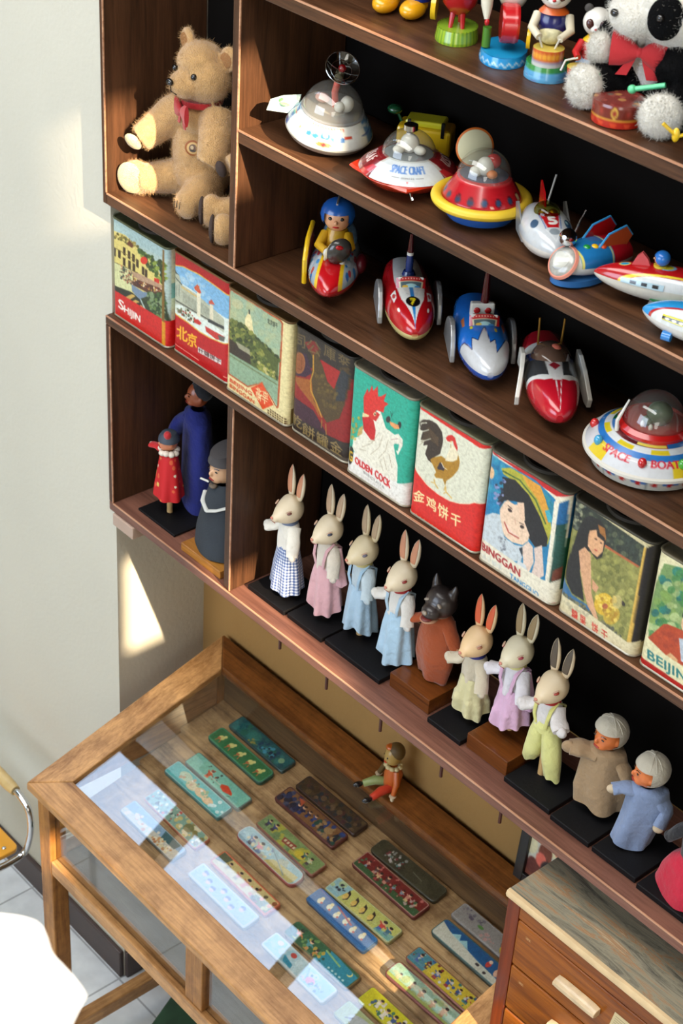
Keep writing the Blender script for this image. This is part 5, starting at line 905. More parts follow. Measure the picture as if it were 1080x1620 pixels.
MB().lathe([(.080, .027), (.066, .012), (.04, .003), (.01, .0)], 50).build('lower_shell', mat('orange red tin', (0, 0, 0)), u2); MB().tube([(.006, -.07, .02), (.012, -.08, .006)], .0028, 8).build('wire_foot', CHROME, u2)
dome(u2, .048, (0, 0, .058), .94); MB().lathe([(.010, .101), (.0125, .103), (.0125, .112), (.010, .113), (.004, .112)], 24).build('dome_cap', CHROME, u2)
MB().lathe([(.043, .060), (.02, .064), (.001, .065)], 30).build('deck', mat('cool grey deck', (110, 120, 126), .4, .2), u2); MB().ell((0, -.005, .080), (.017, .015, .018)).ell((-.018, -.016, .072), (.012, .009, .008), rotm(0, 0, .6)).ell((.018, -.016, .072), (.012, .009, .008), rotm(0, 0, -.6)).build('astronaut', WHP, u2)
u3 = toy('flying_saucer', 'red tin saucer with portholes, yellow ring bumper and blue base', 'toy saucer', .985, .100, zU, 48, .94)
a = Art(UNIT, 300, 60, (176, 24, 34)); a.blobs((0, 0, 1, 1), 60, [(190, 34, 44), (160, 18, 28)], .03, 2, .5)
for i in range(12):
    u = .5 + (i - 2) * .062
    if u < 1: a.ell(u, .66, .016, .15, (90, 20, 30)); a.ell(u, .66, .012, .115, (44, 70, 104) if i != 5 else (206, 176, 130))
for i in range(7): u = .44 - i * .062; a.ell(u, .70, .018, .13, (120, 40, 44)); a.ell(u, .70, .0135, .10, (50, 60, 84))
a.line([(0, .12), (1, .12)], .05, (206, 70, 70)); a.ell(.5 + .031, .80, .008, .05, (226, 190, 170))
dish([(.044, .086), (.050, .082), (.072, .048), (.074, .040)], a).build('cone_body', LITHO, u3)
MB().lathe([(.082 + .0105 * math.cos(t), .040 + .0095 * math.sin(t)) for t in np.linspace(0, 2 * PI, 14)], 64, cap=False).build('bumper_ring', mat('worn yellow rubber', (226, 190, 50), .45, var=.08), u3); MB().lathe([(.070, .040), (.066, .014), (.062, .008), (.01, .006)], 48).build('blue_base', BLP, u3); MB().lathe([(.03, .008), (.03, 0), (.01, 0)], 30).build('foot_plate', BLK, u3)
dome(u3, .049, (0, 0, .083), 1.0); MB().ell((0, -.01, .104), (.016, .014, .018)).ell((-.016, -.012, .095), (.012, .010, .010)).build('white_figures', WHP, u3); MB().ell((.014, -.004, .112), (.014, .012, .014)).build('red_figure', REDP, u3); MB().ell((.012, -.022, .094), (.010, .008, .008)).build('orange_figure', mat('orange fig', (206, 120, 60), .4), u3); MB().lathe([(.045, .084), (.001, .086)], 30).build('deck', mat('blue grey deck', (60, 70, 100), .5), u3)
MB().lathe([(.030, -.002), (.033, 0), (.030, .002)], 40, at=(-.018, .040, .118), R=rotm(PI / 2 - .25, 0, .2)).build('rear_disc', mat('cream disc', (200, 196, 160), .4), u3); MB().lathe([(.033, -.0015), (.0355, 0), (.033, .0015)], 40, at=(-.018, .041, .118), R=rotm(PI / 2 - .25, 0, .2)).build('disc_rim', mat('orange rim', (196, 100, 30), .4), u3)
# --- middle shelf: rockets
r5 = toy('tin_rocket', 'silver tin rocket with red number 5 panel and thin antenna', 'toy rocket', 1.146, .092, zU, 55)
a = Art(UNIT, 120, 180, (186, 190, 192)); a.poly([(.30, .42), (.70, .42), (.60, .74), (.38, .74)], (176, 20, 28)); a.text('5', (.43, .68), (.60, .68), .15, (226, 222, 216), .012); a.line([(.29, .40), (.35, .75)], .02, (90, 110, 160)); a.line([(.72, .40), (.64, .75)], .02, (90, 110, 160)); a.ell(.18, .60, .07, .07, (60, 84, 110), -20); a.ell(.82, .62, .07, .09, (50, 84, 116), 20); a.ell(.80, .60, .03, .03, (150, 190, 200)); a.ell(.5, .80, .10, .045, (130, 140, 146)); a.line([(.34, .76), (.5, .92)], .02, (200, 204, 204)); a.line([(.66, .76), (.5, .92)], .02, (200, 204, 204))
hull(r5, a, .150, .086, .062, (206, 200, 190), z0=.006); MB().ell((0, .020, .064), (.022, .026, .018)).build('canopy', glass('olive canopy', (190, 190, 120)), r5); MB().ell((-.008, .016, .062), (.009, .009, .010)).ell((.009, .016, .062), (.009, .009, .010)).build('pilots', BRASS, r5)
MB().tube([(.004, .040, .070), (.014, .044, .120)], .0017, 8).build('antenna', SILV, r5); [MB().prism([(.0, .020), (.05, .020), (.072, .060), (.060, .066), (.02, .045)], -.0015, .0015, lambda a_, b_, t: (sx * .040 + t, a_, b_)).build('side_fin', SILV, r5) for sx in (-1, 1)]; MB().prism([(.02, .05), (.075, .055), (.080, .095), (.05, .085)], -.0015, .0015, lambda a_, b_, t: (t, a_, b_)).build('tail_fin', REDP, r5)
cb = toy('tin_spaceship', 'blue and red tin spaceship with round clear nose window and three coloured lamps', 'toy rocket', 1.246, .080, zU, -8)
a = Art(UNIT, 120, 180, (30, 110, 170)); a.poly([(0, 0), (1, 0), (1, .32), (0, .30)], (170, 20, 34)); a.poly([(0, .78), (1, .76), (1, 1), (0, 1)], (206, 206, 196)); a.line([(0, .76), (1, .74)], .03, (216, 206, 110)); a.line([(0, .32), (1, .34)], .025, (190, 196, 150)); a.line([(.2, .35), (.2, .74)], .02, (60, 150, 200))
hull(cb, a, .140, .076, .050, (200, 204, 206), z0=.014, tail=.7); MB().lathe([(.030, 0), (.034, .004), (.034, .014)], 40, at=(0, -.012, 0), sy=1.6).build('skirt', mat('blue skirt', (40, 100, 160), .25, coat=.6), cb)
Rn = rotm(.95, 0, 0); MB().lathe([(.027, -.003), (.0295, 0), (.027, .004)], 36, at=(0, -.050, .038), R=Rn).build('window_ring', mat('orange window ring', (206, 130, 110), .3, coat=.5), cb); MB().ell((0, -.051, .039), (.026, .026, .010), Rn).build('nose_window', mat('milky window', (160, 158, 150), .15, coat=.7, var=.25, vscale=90), cb)
for i, c_ in enumerate(((30, 140, 60), (230, 180, 20), (226, 84, 40))): MB().ell((.010 + .004 * i, -.014 + i * .013, .060), (.0068, .0068, .005)).build('coloured_lamp', mat('lamp %d' % i, c_, .2, coat=.6), cb)
for sx, c_ in ((-1, REDP), (1, mat('orange tin', (190, 80, 40), .3, coat=.5))): MB().prism([(-.01, .045), (.02, .080), (.055, .088), (.070, .070), (.050, .040)], -.0015, .0015, lambda a_, b_, t: (sx * .020 + t, a_, b_)).build('tail_fin', c_, cb); MB().tube([(sx * .020, p, q) for p, q in ((-.01, .045), (.02, .080), (.055, .088), (.070, .070))], .002, 6).build('fin_edge', mat('sky blue edge', (60, 150, 206), .3), cb)
MB().lathe([(.003, .02), (.012, .012), (.015, 0), (.012, -.001)], 24, at=(-.012, -.036, .073), R=rotm(1.2, 0, .5)).build('headlamp', CHROME, cb); MB().tube([(-.012, -.03, .06), (-.03, .0, .085), (-.035, .015, .10)], .002, 6).build('headlamp_stalk', CHROME, cb)
rr_ = toy('tin_rocket', 'long red and white tin rocket with a blue-helmeted pilot', 'toy rocket', 1.391, .1025, zU, -60)
a = Art(UNIT, 120, 200, (170, 20, 24)); a.ell(.5, .80, .10, .04, (216, 206, 110)); a.ell(.5, .80, .07, .028, (50, 150, 190)); a.ell(.5, .52, .16, .07, (120, 170, 200)); a.ell(.5, .52, .12, .05, (206, 190, 40)); a.line([(.88, 1), (.80, .25)], .05, (226, 200, 60)); a.line([(.12, 1), (.20, .25)], .05, (226, 200, 60)); a.poly([(.90, 1), (1.1, 1), (1.1, 0), (.84, .25)], (206, 210, 210)); a.poly([(.10, 1), (-.1, 1), (-.1, 0), (.16, .25)], (206, 210, 210))
for k in range(8): a.line([(.3, .30 - k * .02), (.4, .30 - k * .02)], .008, (206, 150, 140))
hr = hull(rr_, a, .230, .066, .056, (198, 194, 182), z0=.014, tail=.3, seam=.10); wmb = Art(UNIT, 100, 24, (170, 196, 206)); [wmb.poly([(.12 + i * .26, .2), (.26 + i * .26, .2), (.26 + i * .26, .8), (.12 + i * .26, .8)], (30, 30, 34)) for i in range(3)]
hr.patch(rr_, 'window_strip', .50, .80, .42, .12, wmb); hr.patch(rr_, 'window_strip', .50, .80, PI - .42, PI - .12, wmb)
MB().lathe([(.008, 0), (.010, .004), (.010, .010)], 20, at=(0, -.015, .062)).build('cockpit', mat('cockpit yellow', (206, 186, 60), .3), rr_); head(rr_, (0, -.014, .082), .0115, helm=plast('blue helmet', (36, 110, 190)))
MB().prism([(-.06, .060), (-.052, .080), (-.044, .088), (-.034, .078), (-.026, .060)], -.004, .004, lambda a_, b_, t: (t, a_, b_)).build('windscreen', mat('rose tin', (196, 80, 84), .3, coat=.4), rr_); wheel(rr_, .026, -.01, .012, .004, SILV); wheel(rr_, -.026, -.01, .012, .004, SILV)
MB().prism([(.02, .04), (.09, .055), (.11, .10), (.07, .07)], -.0015, .0015, lambda a_, b_, t: (t, a_, b_)).build('tail_fin', REDP, rr_); MB().prism([(-.02, 0), (.07, .06), (.09, .05), (.06, 0)], .020, .023, lambda a_, b_, t: (b_ + .028, a_, t + .004)).build('wing', mat('green edge tin', (30, 110, 60), .3, coat=.5), rr_)
wr = toy('tin_rocket', 'white and sky blue tin rocket with yellow window strip, cut by the right edge', 'toy rocket', 1.512, .050, zU, -72, .94)
a = Art(UNIT, 120, 200, (206, 210, 208)); a.poly([(.3, 1), (.7, 1), (.72, 0), (.28, 0)], (40, 140, 200)); a.line([(.28, 1), (.26, 0)], .04, (170, 30, 34)); a.line([(.72, 1), (.74, 0)], .04, (170, 30, 34)); a.blobs((.78, .3, .95, .9), 16, [(170, 196, 210), (216, 220, 220)], .03, 2); a.blobs((.05, .3, .22, .9), 16, [(170, 196, 210), (216, 220, 220)], .03, 2)
hw = hull(wr, a, .215, .076, .060, (196, 192, 184), z0=.010, tail=.4); wmb = Art(UNIT, 120, 26, (206, 196, 50)); wmb.poly([(.08, .3), (1, .3), (1, .85), (.08, .85)], (40, 36, 26)); [wmb.ell(.14 + i * .15, .62, .05, .2, (216, 212, 190)) for i in range(6)]
hw.patch(wr, 'window_strip', .40, .80, .55, .22, wmb); hw.patch(wr, 'window_strip', .40, .80, PI - .55, PI - .22, wmb)
MB().lathe([(.004, -.008), (.008, -.007), (.008, .008), (.004, .008)], 20, at=(.030, -.050, .018), R=rotm(PI / 2, 0, 0)).build('engine', plast('azure plastic', (40, 120, 190)), wr); wheel(wr, -.026, .02, .012, .004, SILV); wheel(wr, .026, .02, .012, .004, SILV)
# --- lower shelf
zR = .2925
rb = toy('rocket_rider', 'tin rocket cycle ridden by a boy in a blue helmet', 'toy rocket', .612, .112, zR, 42, 1.16)
a = Art(UNIT, 120, 190, (150, 166, 176)); a.poly([(.34, .5), (.66, .5), (.70, 1), (.26, 1)], (176, 16, 24)); a.poly([(.28, .5), (.34, .5), (.27, 1), (.20, 1)], (216, 176, 30)); a.poly([(.66, .5), (.72, .5), (.78, 1), (.70, 1)], (216, 176, 30))
for x0_ in (.02, .74): a.blobs((x0_, .30, x0_ + .22, .80), 22, [(40, 100, 160), (90, 160, 196), (60, 130, 190), (160, 60, 70), (176, 190, 200)], .035, 7)
hull(rb, a, .200, .084, .056, (160, 30, 34), z0=.008, nose=.7)
MB().prism([(-.025, .012), (-.030, .055), (.0, .080), (.060, .082), (.070, .030), (.040, .014)], -.004, .004, lambda a_, b_, t: (-.046 + t, a_, b_)).build('side_wing', REDP, rb, bevel=.001); MB().tube([(-.046, p, q) for p, q in ((-.025, .012), (-.030, .055), (0, .080), (.060, .082))], .0042, 8).build('wing_trim', YEP, rb)
MB().ell((0, .060, .060), (.030, .034, .034)).build('tail_pod', mat('patterned pod', (110, 150, 180), .3, coat=.5, var=.4, vscale=160), rb)
MB().tube([(0, .012, .050), (0, .016, .078), (0, .016, .098)], [.022, .024, .016], 16).tube([(-.018, .010, .088), (-.026, -.012, .076), (-.012, -.028, .074)], [.009, .008, .007], 10).tube([(.018, .010, .088), (.026, -.012, .078), (.014, -.030, .076)], [.009, .008, .007], 10).build('rider_jacket', mat('mustard jacket', (196, 150, 24), .4, coat=.3), rb)
MB().ell((-.010, -.030, .072), (.007, .007, .008)).ell((.014, -.034, .060), (.007, .007, .008)).build('gloves', WHP, rb); hd = head(rb, (0, .008, .122), .0255, helm=plast('helmet blue', (30, 90, 170)), yaw=0)
MB().tube([(0, -.012, .150), (.001, .010, .156), (0, .028, .148)], .0018, 6).build('helmet_stripe', SILV, rb); MB().ell((.010, -.040, .082), (.021, .013, .024), rotm(.2, .3, .5)).build('ray_shield', mat('dark grey shield', (58, 56, 52), .25, coat=.5), rb); MB().ell((-.006, -.046, .082), (.005, .004, .018), rotm(.2, .3, .5)).build('shield_slot', mat('ivory slot', (190, 180, 150), .4), rb); MB().ell((.012, -.053, .094), (.007, .003, .004), rotm(.2, .3, .5)).build('shield_mark', REDP, rb)
MB().box(-.022, .022, -.020, .030, .046, .056).build('saddle', BLK, rb, bevel=.004); MB().ell((.044, .0, .045), (.010, .020, .016)).build('side_pod', mat('maroon pod', (84, 16, 26), .3), rb)
def racer(lab, x, y, art, under, rz, ant, disc=SILV, cock=True, s=1.0):
    t = toy('tin_racer', lab, 'toy racer', x, y, zR, rz, s, 'pointed tin racers facing us on the lower toy shelf')
    hull(t, art, .255, .094, .070, under, z0=.008, nose=.54, tail=.62, rel=True)
    if disc:
        for sx in (-1, 1):
            pr = [(-.055 + .062 * math.cos(q) * (1 if math.cos(q) > 0 else .75) + .055, .012 + .062 * math.sin(q)) for q in np.linspace(0, PI, 16)]
            MB().prism([(p + .012, q) for p, q in pr], -.0045, .0045, lambda a_, b_, t_: (sx * .055 + t_, a_, b_)).build('side_fender', disc, t, bevel=.002, smooth=0)
    if cock:
        ca = Art(UNIT, 90, 50, (170, 26, 30)); ca.poly([(.08, .28), (.92, .28), (.88, .88), (.12, .88)], (200, 190, 150)); ca.poly([(.14, .34), (.86, .34), (.83, .82), (.17, .82)], (70, 90, 96)); ca.ell(.5, .62, .2, .14, (150, 190, 190)); ca.ell(.3, .66, .1, .1, (196, 160, 60)); ca.ell(.72, .68, .1, .08, (60, 120, 170)); [ca.ell(.12 + i * .095, .12, .025, .05, (226, 170, 150)) for i in range(9)]
        U2, V2 = np.meshgrid(np.linspace(0, 1, 60), np.linspace(0, 1, 30)); X = (U2 - .5) * .054; P = np.stack([X, -.004 - V2 * .012 + X ** 2 * 6, .0955 - V2 * .024 - X ** 2 * 8], 2)
        MB().grid(P, ca.get(U2, V2)).build('cockpit_picture', LITHO, t); MB().rings([np.array([(-.026, -.001, .056), (.026, -.001, .056), (.024, -.003, .094), (-.024, -.003, .094)]), np.array([(-.024, .045, .052), (.024, .045, .052), (.014, .035, .078), (-.014, .035, .078)])]).build('cockpit_hood', WHP, t, bevel=.002, smooth=0)
    return t
a = Art(UNIT, 140, 220, (170, 18, 26)); WHT = (220, 222, 218); a.poly([(.20, 0), (.80, 0), (.80, .40), (.74, .70), (.5, .995), (.26, .70), (.20, .40)], WHT); a.poly([(.455, .42), (.545, .42), (.545, .72), (.52, .99), (.48, .99), (.455, .72)], (30, 120, 190)); a.ell(.5, .74, .16, .062, (16, 14, 14)); a.text('7', (.44, .772), (.555, .772), .068, (226, 206, 30), .012)
for k in range(6): a.line([(.34 + k * .01, .56 + k * .02), (.43, .555 + k * .02)], .005, (150, 156, 160)); a.line([(.66 - k * .01, .56 + k * .02), (.57, .555 + k * .02)], .005, (150, 156, 160))
for x in (.14, .86): a.ell(x, .80, .025, .025, (230, 226, 220), 30); a.poly([(x - .05, .58), (x + .05, .55), (x + .04, .66), (x - .03, .70)], WHT); a.ell(x, .62, .03, .03, (176, 60, 60))
k7 = racer('red and white pointed tin racer with a black number 7 spot', .805, .128, a, (196, 182, 120), 52, None)
MB().lathe([(.013, .078), (.010, .086), (.007, .086), (.007, .104), (.0075, .104), (.006, .118)], 18, at=(0, .04, 0)).build('rear_post', plast('navy plastic', (30, 50, 110)), k7); MB().lathe([(.0062, .118), (.0062, .124)], 18, at=(0, .04, 0)).build('post_band', WHP, k7); MB().lathe([(.006, .124), (.003, .160)], 18, at=(0, .04, 0)).build('red_tip', mat('dark ruby', (70, 8, 14), .2, coat=.5), k7)
a = Art(UNIT, 140, 220, (30, 106, 196)); zz = [(-.1, .62), (.06, .68), (.12, .80), (.20, .68), (.30, .73), (.49, .56), (.55, .76), (.66, .72), (.70, .86), (.80, .78), (.9, .66), (1.1, .60), (1.1, 1.1), (-.1, 1.1)]; a.poly(zz, (190, 192, 194)); a.line(zz[:12], .012, (24, 36, 80)); a.ell(.5, .47, .05, .02, (226, 160, 50)); a.ell(.24, .56, .03, .02, (206, 200, 60)); a.ell(.70, .60, .03, .025, (206, 190, 50)); a.poly([(.84, .5), (.90, .42), (.92, .5), (.86, .60)], (190, 84, 40)); a.poly([(.10, .4), (.16, .38), (.14, .5), (.10, .5)], (190, 110, 60)); a.ell(.58, .52, .02, .015, (160, 210, 230)); a.ell(.3, .5, .02, .012, (160, 210, 230))
kb = racer('blue pointed tin racer with a jagged silver nose', .990, .135, a, (24, 70, 150), 52, None)
MB().box(-.022, .022, .028, .040, .070, .100).build('rear_box', WHP, kb, bevel=.003, smooth=0); [MB().ell((sx * .010, .0275, .086), (.006, .002, .006)).build('box_lamp', REDP, kb) for sx in (-1, 1)]; MB().lathe([(.008, .100), (.004, .165)], 14, at=(.004, .036, 0), R=rotm(0, 0, 0)).build('red_tip', MATS['dark ruby'], kb)
a = Art(UNIT, 140, 220, (176, 18, 36)); a.poly([(-.1, .2), (1.1, .2), (1.1, .58), (.75, .70), (.25, .70), (-.1, .58)], (216, 218, 214)); a.poly([(-.1, .36), (.34, .42), (.36, .66), (.12, .62), (-.1, .54)], (56, 58, 60)); a.poly([(1.1, .36), (.66, .42), (.64, .66), (.88, .62), (1.1, .54)], (56, 58, 60)); a.poly([(.02, .28), (.34, .40), (.34, .45), (.10, .42)], (30, 60, 120)); a.poly([(.98, .28), (.66, .40), (.66, .45), (.90, .42)], (30, 60, 120)); a.poly([(.34, .40), (.66, .40), (.60, .68), (.5, .98), (.40, .68)], (214, 214, 212)); a.poly([(.40, .72), (.60, .72), (.5, .96)], (176, 18, 36)); a.line([(.44, .40), (.49, .98)], .016, (226, 222, 222)); a.line([(.68, .40), (.51, .98)], .016, (226, 222, 222)); a.poly([(.40, .54), (.5, .50), (.62, .54), (.5, .60)], (150, 30, 44)); a.line([(.4, .44), (.62, .44)], .012, (150, 30, 44)); a.line([(.4, .49), (.62, .49)], .008, (120, 120, 130)); a.line([(-.1, .58), (.25, .70), (.75, .70), (1.1, .58)], .012, (222, 220, 216))
kr = racer('red-nosed tin racer with brown canopy, white wings and two brass rods', 1.165, .130, a, (150, 16, 30), 50, None, disc=None, cock=False)
MB().ell((0, .035, .060), (.036, .042, .034)).build('canopy', mat('smoky brown canopy', (120, 92, 76), .1, coat=.8, trans=.35), kr); MB().ell((.006, .03, .088), (.010, .010, .008)).build('pilot_lump', mat('pink pilot', (206, 110, 90), .4), kr)
for sx in (-1, 1): MB().prism([(.055, .030), (.050, .066), (.020, .070), (-.010, .058), (-.050, .022), (-.046, .004), (-.030, .006), (.0, .028), (.03, .036)], -.004, .004, lambda a_, b_, t_: (sx * (.050 + max(0, .01 - a_) * .22) + t_, a_, b_ + .012)).build('wing', WHP, kr, bevel=.0015, smooth=0); MB().tube([(sx * .020, .062, .075), (sx * .022, .066, .128)], .0020, 8).build('brass_rod', BRASS, kr)
sb = toy('flying_saucer', 'large striped tin saucer reading SPACE BOAT with coloured bulbs round its edge', 'toy saucer', 1.400, .122, zR, 38, .98); sb.scale.z = 1.2
a = Art(UNIT, 520, 100, (190, 192, 192))
def seg(v0, v1, cols, off=0):
    n_ = len(cols); 
    for i, c_ in enumerate(cols): a.poly([(i / n_ + off, v0), ((i + 1) / n_ + off, v0), ((i + 1) / n_ + off, v1), (i / n_ + off, v1)], c_)
seg(0, .26, [(100, 20, 26), (30, 110, 60), (16, 90, 50), (60, 110, 170), (90, 30, 34), (80, 24, 30), (150, 30, 34), (30, 90, 150), (120, 24, 30), (100, 100, 110), (30, 110, 60), (60, 110, 170)], -.02)
for k in range(10): a.line([(.30 + k * .006, 0), (.30 + k * .006, .26)], .0022, (226, 206, 196)) if k < 3 else None; a.line([(.66 + k * .01, 0), (.66 + k * .01, .26)], .004, (226, 196, 186)) if k < 5 else None
a.poly([(.44, .05), (.53, .05), (.53, .13), (.44, .13)], (196, 180, 60)); a.poly([(.44, .16), (.56, .16), (.56, .24), (.44, .24)], (206, 190, 80)); a.poly([(.42, .0), (.54, .0), (.54, .05), (.42, .05)], (90, 150, 200))
seg(.26, .30, [(200, 204, 206)]); seg(.30, .44, [(206, 186, 40), (200, 206, 210), (206, 186, 40), (200, 206, 210), (206, 186, 40), (206, 210, 210), (206, 186, 40), (206, 210, 210)] * 2)
seg(.44, .60, [(40, 110, 180)] * 4); seg(.60, 1, [(192, 194, 196), (206, 180, 40), (196, 198, 200), (196, 198, 200)] * 4)
a.text('SPACE', (.355, .75), (.445, .76), .19, (190, 40, 56), .0012); a.text('BOAT', (.505, .75), (.585, .76), .19, (190, 40, 56), .0012); a.text('SPACE', (.655, .75), (.745, .76), .19, (190, 40, 56), .0012)
dish([(.052, .060), (.076, .052), (.080, .051), (.097, .042), (.112, .026)], a, 460, 9).build('upper_shell', LITHO, sb)
MB().lathe([(.110, .028), (.1145, .026), (.1145, .022), (.110, .020)], 72).build('white_rim', mat('chipped white rim', (206, 202, 190), .35, coat=.3), sb)
a = Art(UNIT, 400, 30, (200, 198, 186)); 
for i in range(24):
    if i % 2: a.poly([(i / 24, 0), ((i + 1) / 24, 0), ((i + 1) / 24, .45), (i / 24, .45)], (60, 110, 180))
    a.line([(i / 24, 0), (i / 24, 1)], .0018, (100, 110, 110)); a.ell(i / 24 + .02, .45, .007, .22, (186, 30, 30))
a.line([(0, .5), (1, .5)], .03, (120, 126, 120)); dish([(.107, .022), (.099, .003)], a, 160).build('lower_band', LITHO, sb); MB().lathe([(.098, .004), (.09, 0), (.01, 0)], 60).build('underside', BLK, sb)
dome(sb, .052, (0, 0, .062), .9); MB().lathe([(.061, .056), (.062, .062), (.055, .067), (.052, .064)], 60).build('red_collar', mat('red collar', (186, 26, 24), .22, coat=.6), sb); MB().lathe([(.052, .062), (.001, .063)], 40).build('deck', plast('deck blue', (36, 100, 170)), sb)
MB().ell((.006, -.006, .080), (.022, .018, .018)).ell((-.012, -.014, .070), (.010, .010, .007)).build('green_figure', mat('dark green figure', (70, 90, 66), .3, coat=.5), sb); MB().ell((-.020, -.024, .068), (.004, .004, .006)).ell((-.006, -.030, .067), (.004, .004, .005)).build('deck_knobs', WHP, sb)
for deg, c_ in ((-63, (60, 150, 190)), (-7, (180, 30, 34)), (33, (70, 160, 50)), (75, (206, 60, 40)), (-95, (190, 40, 40)), (115, (60, 150, 190))):
    t = math.radians(deg - 90); MB().ell((.098 * math.cos(t), .098 * math.sin(t), .043), .0078).build('bulb', mat('bulb %d' % deg, c_, .12, coat=.8), sb)
for t in (math.radians(205), math.radians(330)): MB().tube([(.066 * math.cos(t), .066 * math.sin(t), .055), (.068 * math.cos(t), .068 * math.sin(t), .070), (.052 * math.cos(t), .052 * math.sin(t) + .004, .100)], [.004, .0035, .0015], 8).build('horn', WHP, sb)
dd = toy('tin_disc_toy', 'white tin disc toy with brass edge at the right end of the lower toy shelf', 'toy saucer', 1.600, .085, zR, 0)
MB().lathe([(.01, 0), (.055, .002), (.066, .010), (.068, .014)], 48).build('brass_edge', BRASS, dd); MB().lathe([(.066, .0142), (.062, .020), (.03, .024), (.001, .025)], 48).build('white_top', mat('enamel white', (214, 218, 220), .25, coat=.5), dd); MB().ell((-.02, -.03, .0245), (.02, .014, .002)).build('teal_patch', mat('teal enamel', (60, 150, 160), .3), dd)
# --- top shelf
zP = .8655
bt = toy('walking_doll', 'toy in blue trousers and yellow boots at the top edge of the photo', 'toy figure', .752, .105, zP, 20)
for x in (-.026, .026): MB().ell((x, -.012, .016), (.021, .030, .0165)).ell((x, .006, .022), (.018, .018, .020)).build('boot', plast('glossy amber boot', (226, 160, 20)), bt); MB().tube([(x, .006, .028), (x, .008, .075)], [.021, .026], 14).build('trouser_leg', plast('royal blue', (24, 40, 120)), bt)
MB().ell((0, .008, .105), (.050, .036, .045)).build('torso', MATS['royal blue'], bt); head(bt, (0, .005, .17), .032, hair=BLK)
def base(p, art, r=.042, h=.016, sy=1.25):
    q = dish([(r * .86, h), (r * .93, h), (r, .004), (r, 0)], art, 100); V = q.V[0]; V[:, 1] *= sy; q.build('base_band', LITHO, p); return MB().lathe([(r * .88, h - .0003), (.001, h)], 40, sy=sy)
gb = toy('tin_drummer', 'tin toy with a red bowl on a lime green base and yellow wheel', 'clockwork toy', .893, .098, zP, 38)
a = Art(UNIT, 160, 20, (150, 180, 40)); [a.line([(i / 30, 0), (i / 30, 1)], .012, (90, 140, 40)) for i in range(30)]; base(gb, a, .036, .022).build('base_top', plast('lime', (140, 180, 50)), gb)
MB().lathe([(.004, .040), (.016, .044), (.028, .060), (.034, .085), (.0345, .090)], 36, cap=False).build('bowl', REDP, gb); a = Art(UNIT, 160, 16, (206, 200, 180)); [a.line([(i / 40, 0), (i / 40, 1)], .009, (90, 90, 80)) for i in range(40)]; dish([(.0352, .099), (.0352, .088)], a, 80).build('bowl_rim', LITHO, gb)
for t in (-2.2, -1.0, 1.5): MB().tube([(.014 * math.cos(t), .014 * math.sin(t), .046), (.018 * math.cos(t), .018 * math.sin(t), .020)], [.005, .0035], 8).build('bowl_leg', REDP, gb)
MB().lathe([(.006, -.004), (.022, -.004), (.022, .004), (.006, .004)], 24, at=(-.042, .010, .046), R=rotm(0, PI / 2, 0)).build('wheel', YEP, gb); MB().ell((0, 0, .100), (.030, .030, .014)).build('filling', mat('speckled food', (200, 190, 110), .5, var=.3, vscale=200), gb); MB().ell((.004, .01, .14), (.026, .024, .030)).build('doll_body', WHP, gb)
bd = toy('tin_drummer', 'tin drummer with an upright red drum on a sky blue base', 'clockwork toy', 1.000, .100, zP, 40)
a = Art(UNIT, 160, 24, (30, 140, 200)); [a.poly([(i / 20, .4), ((i + .5) / 20, .8), ((i + 1) / 20, .4), ((i + 1) / 20, .55), ((i + .5) / 20, .95), (i / 20, .55)], (190, 206, 210)) for i in range(20)]; base(bd, a, .040, .016, 1.5).build('base_top', plast('cyan tin', (30, 150, 206)), bd)
MB().lathe([(.030, -.014), (.031, -.012), (.031, .012), (.030, .014), (.001, .0142)], 40, at=(.004, -.006, .058), R=rotm(0, PI / 2, .15)).build('red_drum', REDP, bd); a = Art(UNIT, 100, 24, (190, 30, 36)); a.line([(.05, .2), (.95, .2)], .12, (226, 130, 120)); a.poly([(.3, .5), (.5, .62), (.7, .5), (.5, .75)], (206, 120, 50)); db_ = dish([(.0315, .010), (.0315, -.010)], a, 90).build('drum_band', LITHO, bd); db_.matrix_local = Matrix.Translation((.004, -.006, .058)) @ Matrix.Rotation(.15, 4, 'Z') @ Matrix.Rotation(PI / 2, 4, 'Y') @ Matrix.Rotation(PI, 4, 'Z')
MB().tube([(-.036, -.010, .110), (-.034, -.016, .085), (-.032, -.022, .066)], [.011, .009, .004], 12).build('arm', mat('cream sleeve', (206, 200, 180), .5), bd); MB().ell((-.031, -.024, .062), (.004, .004, .006)).build('stick_tip', REDP, bd); MB().tube([(-.030, -.01, .018), (-.030, -.01, .05)], .007, 10).build('green_coil', mat('dark lime', (70, 120, 30), .4), bd)
MB().ell((.004, .022, .105), (.026, .022, .034)).build('doll_body', WHP, bd); MB().ell((.004, .018, .155), (.027, .025, .026)).build('doll_head', mat('panda head white', (220, 216, 206), .35, coat=.4), bd)
def panda_head(p, c, r):
    q = MB().ell(c, (r, r * .95, r * .95)).ell(np.array(c) + (0, -r * .8, -r * .25), (r * .4, r * .35, r * .3)).build('head', MATS['panda head white'], p)
    for sx in (-1, 1): e = MB().ell(np.array(c) + (sx * r * .42, -r * .80, r * .05), (r * .28, r * .2, r * .36), rotm(0, sx * .4, 0)).build('eye_patch', plast('brown black', (70, 30, 24)), q); MB().ell(np.array(c) + (sx * r * .42, -r * .93, r * .05), (r * .08, r * .06, r * .09)).build('eye', BEAD, q); MB().ell(np.array(c) + (sx * r * .7, 0, r * .85), (r * .3, r * .16, r * .3)).build('ear', mat('grey plush ear', (60, 56, 52), .7), p)
    MB().ell(np.array(c) + (0, -r * 1.13, -r * .18), (r * .12, r * .08, r * .09)).build('nose', REDP, q)
pd = toy('tin_panda', 'tin panda drummer in navy jacket on a blue and green drum stand', 'clockwork toy', 1.096, .098, zP, 38)
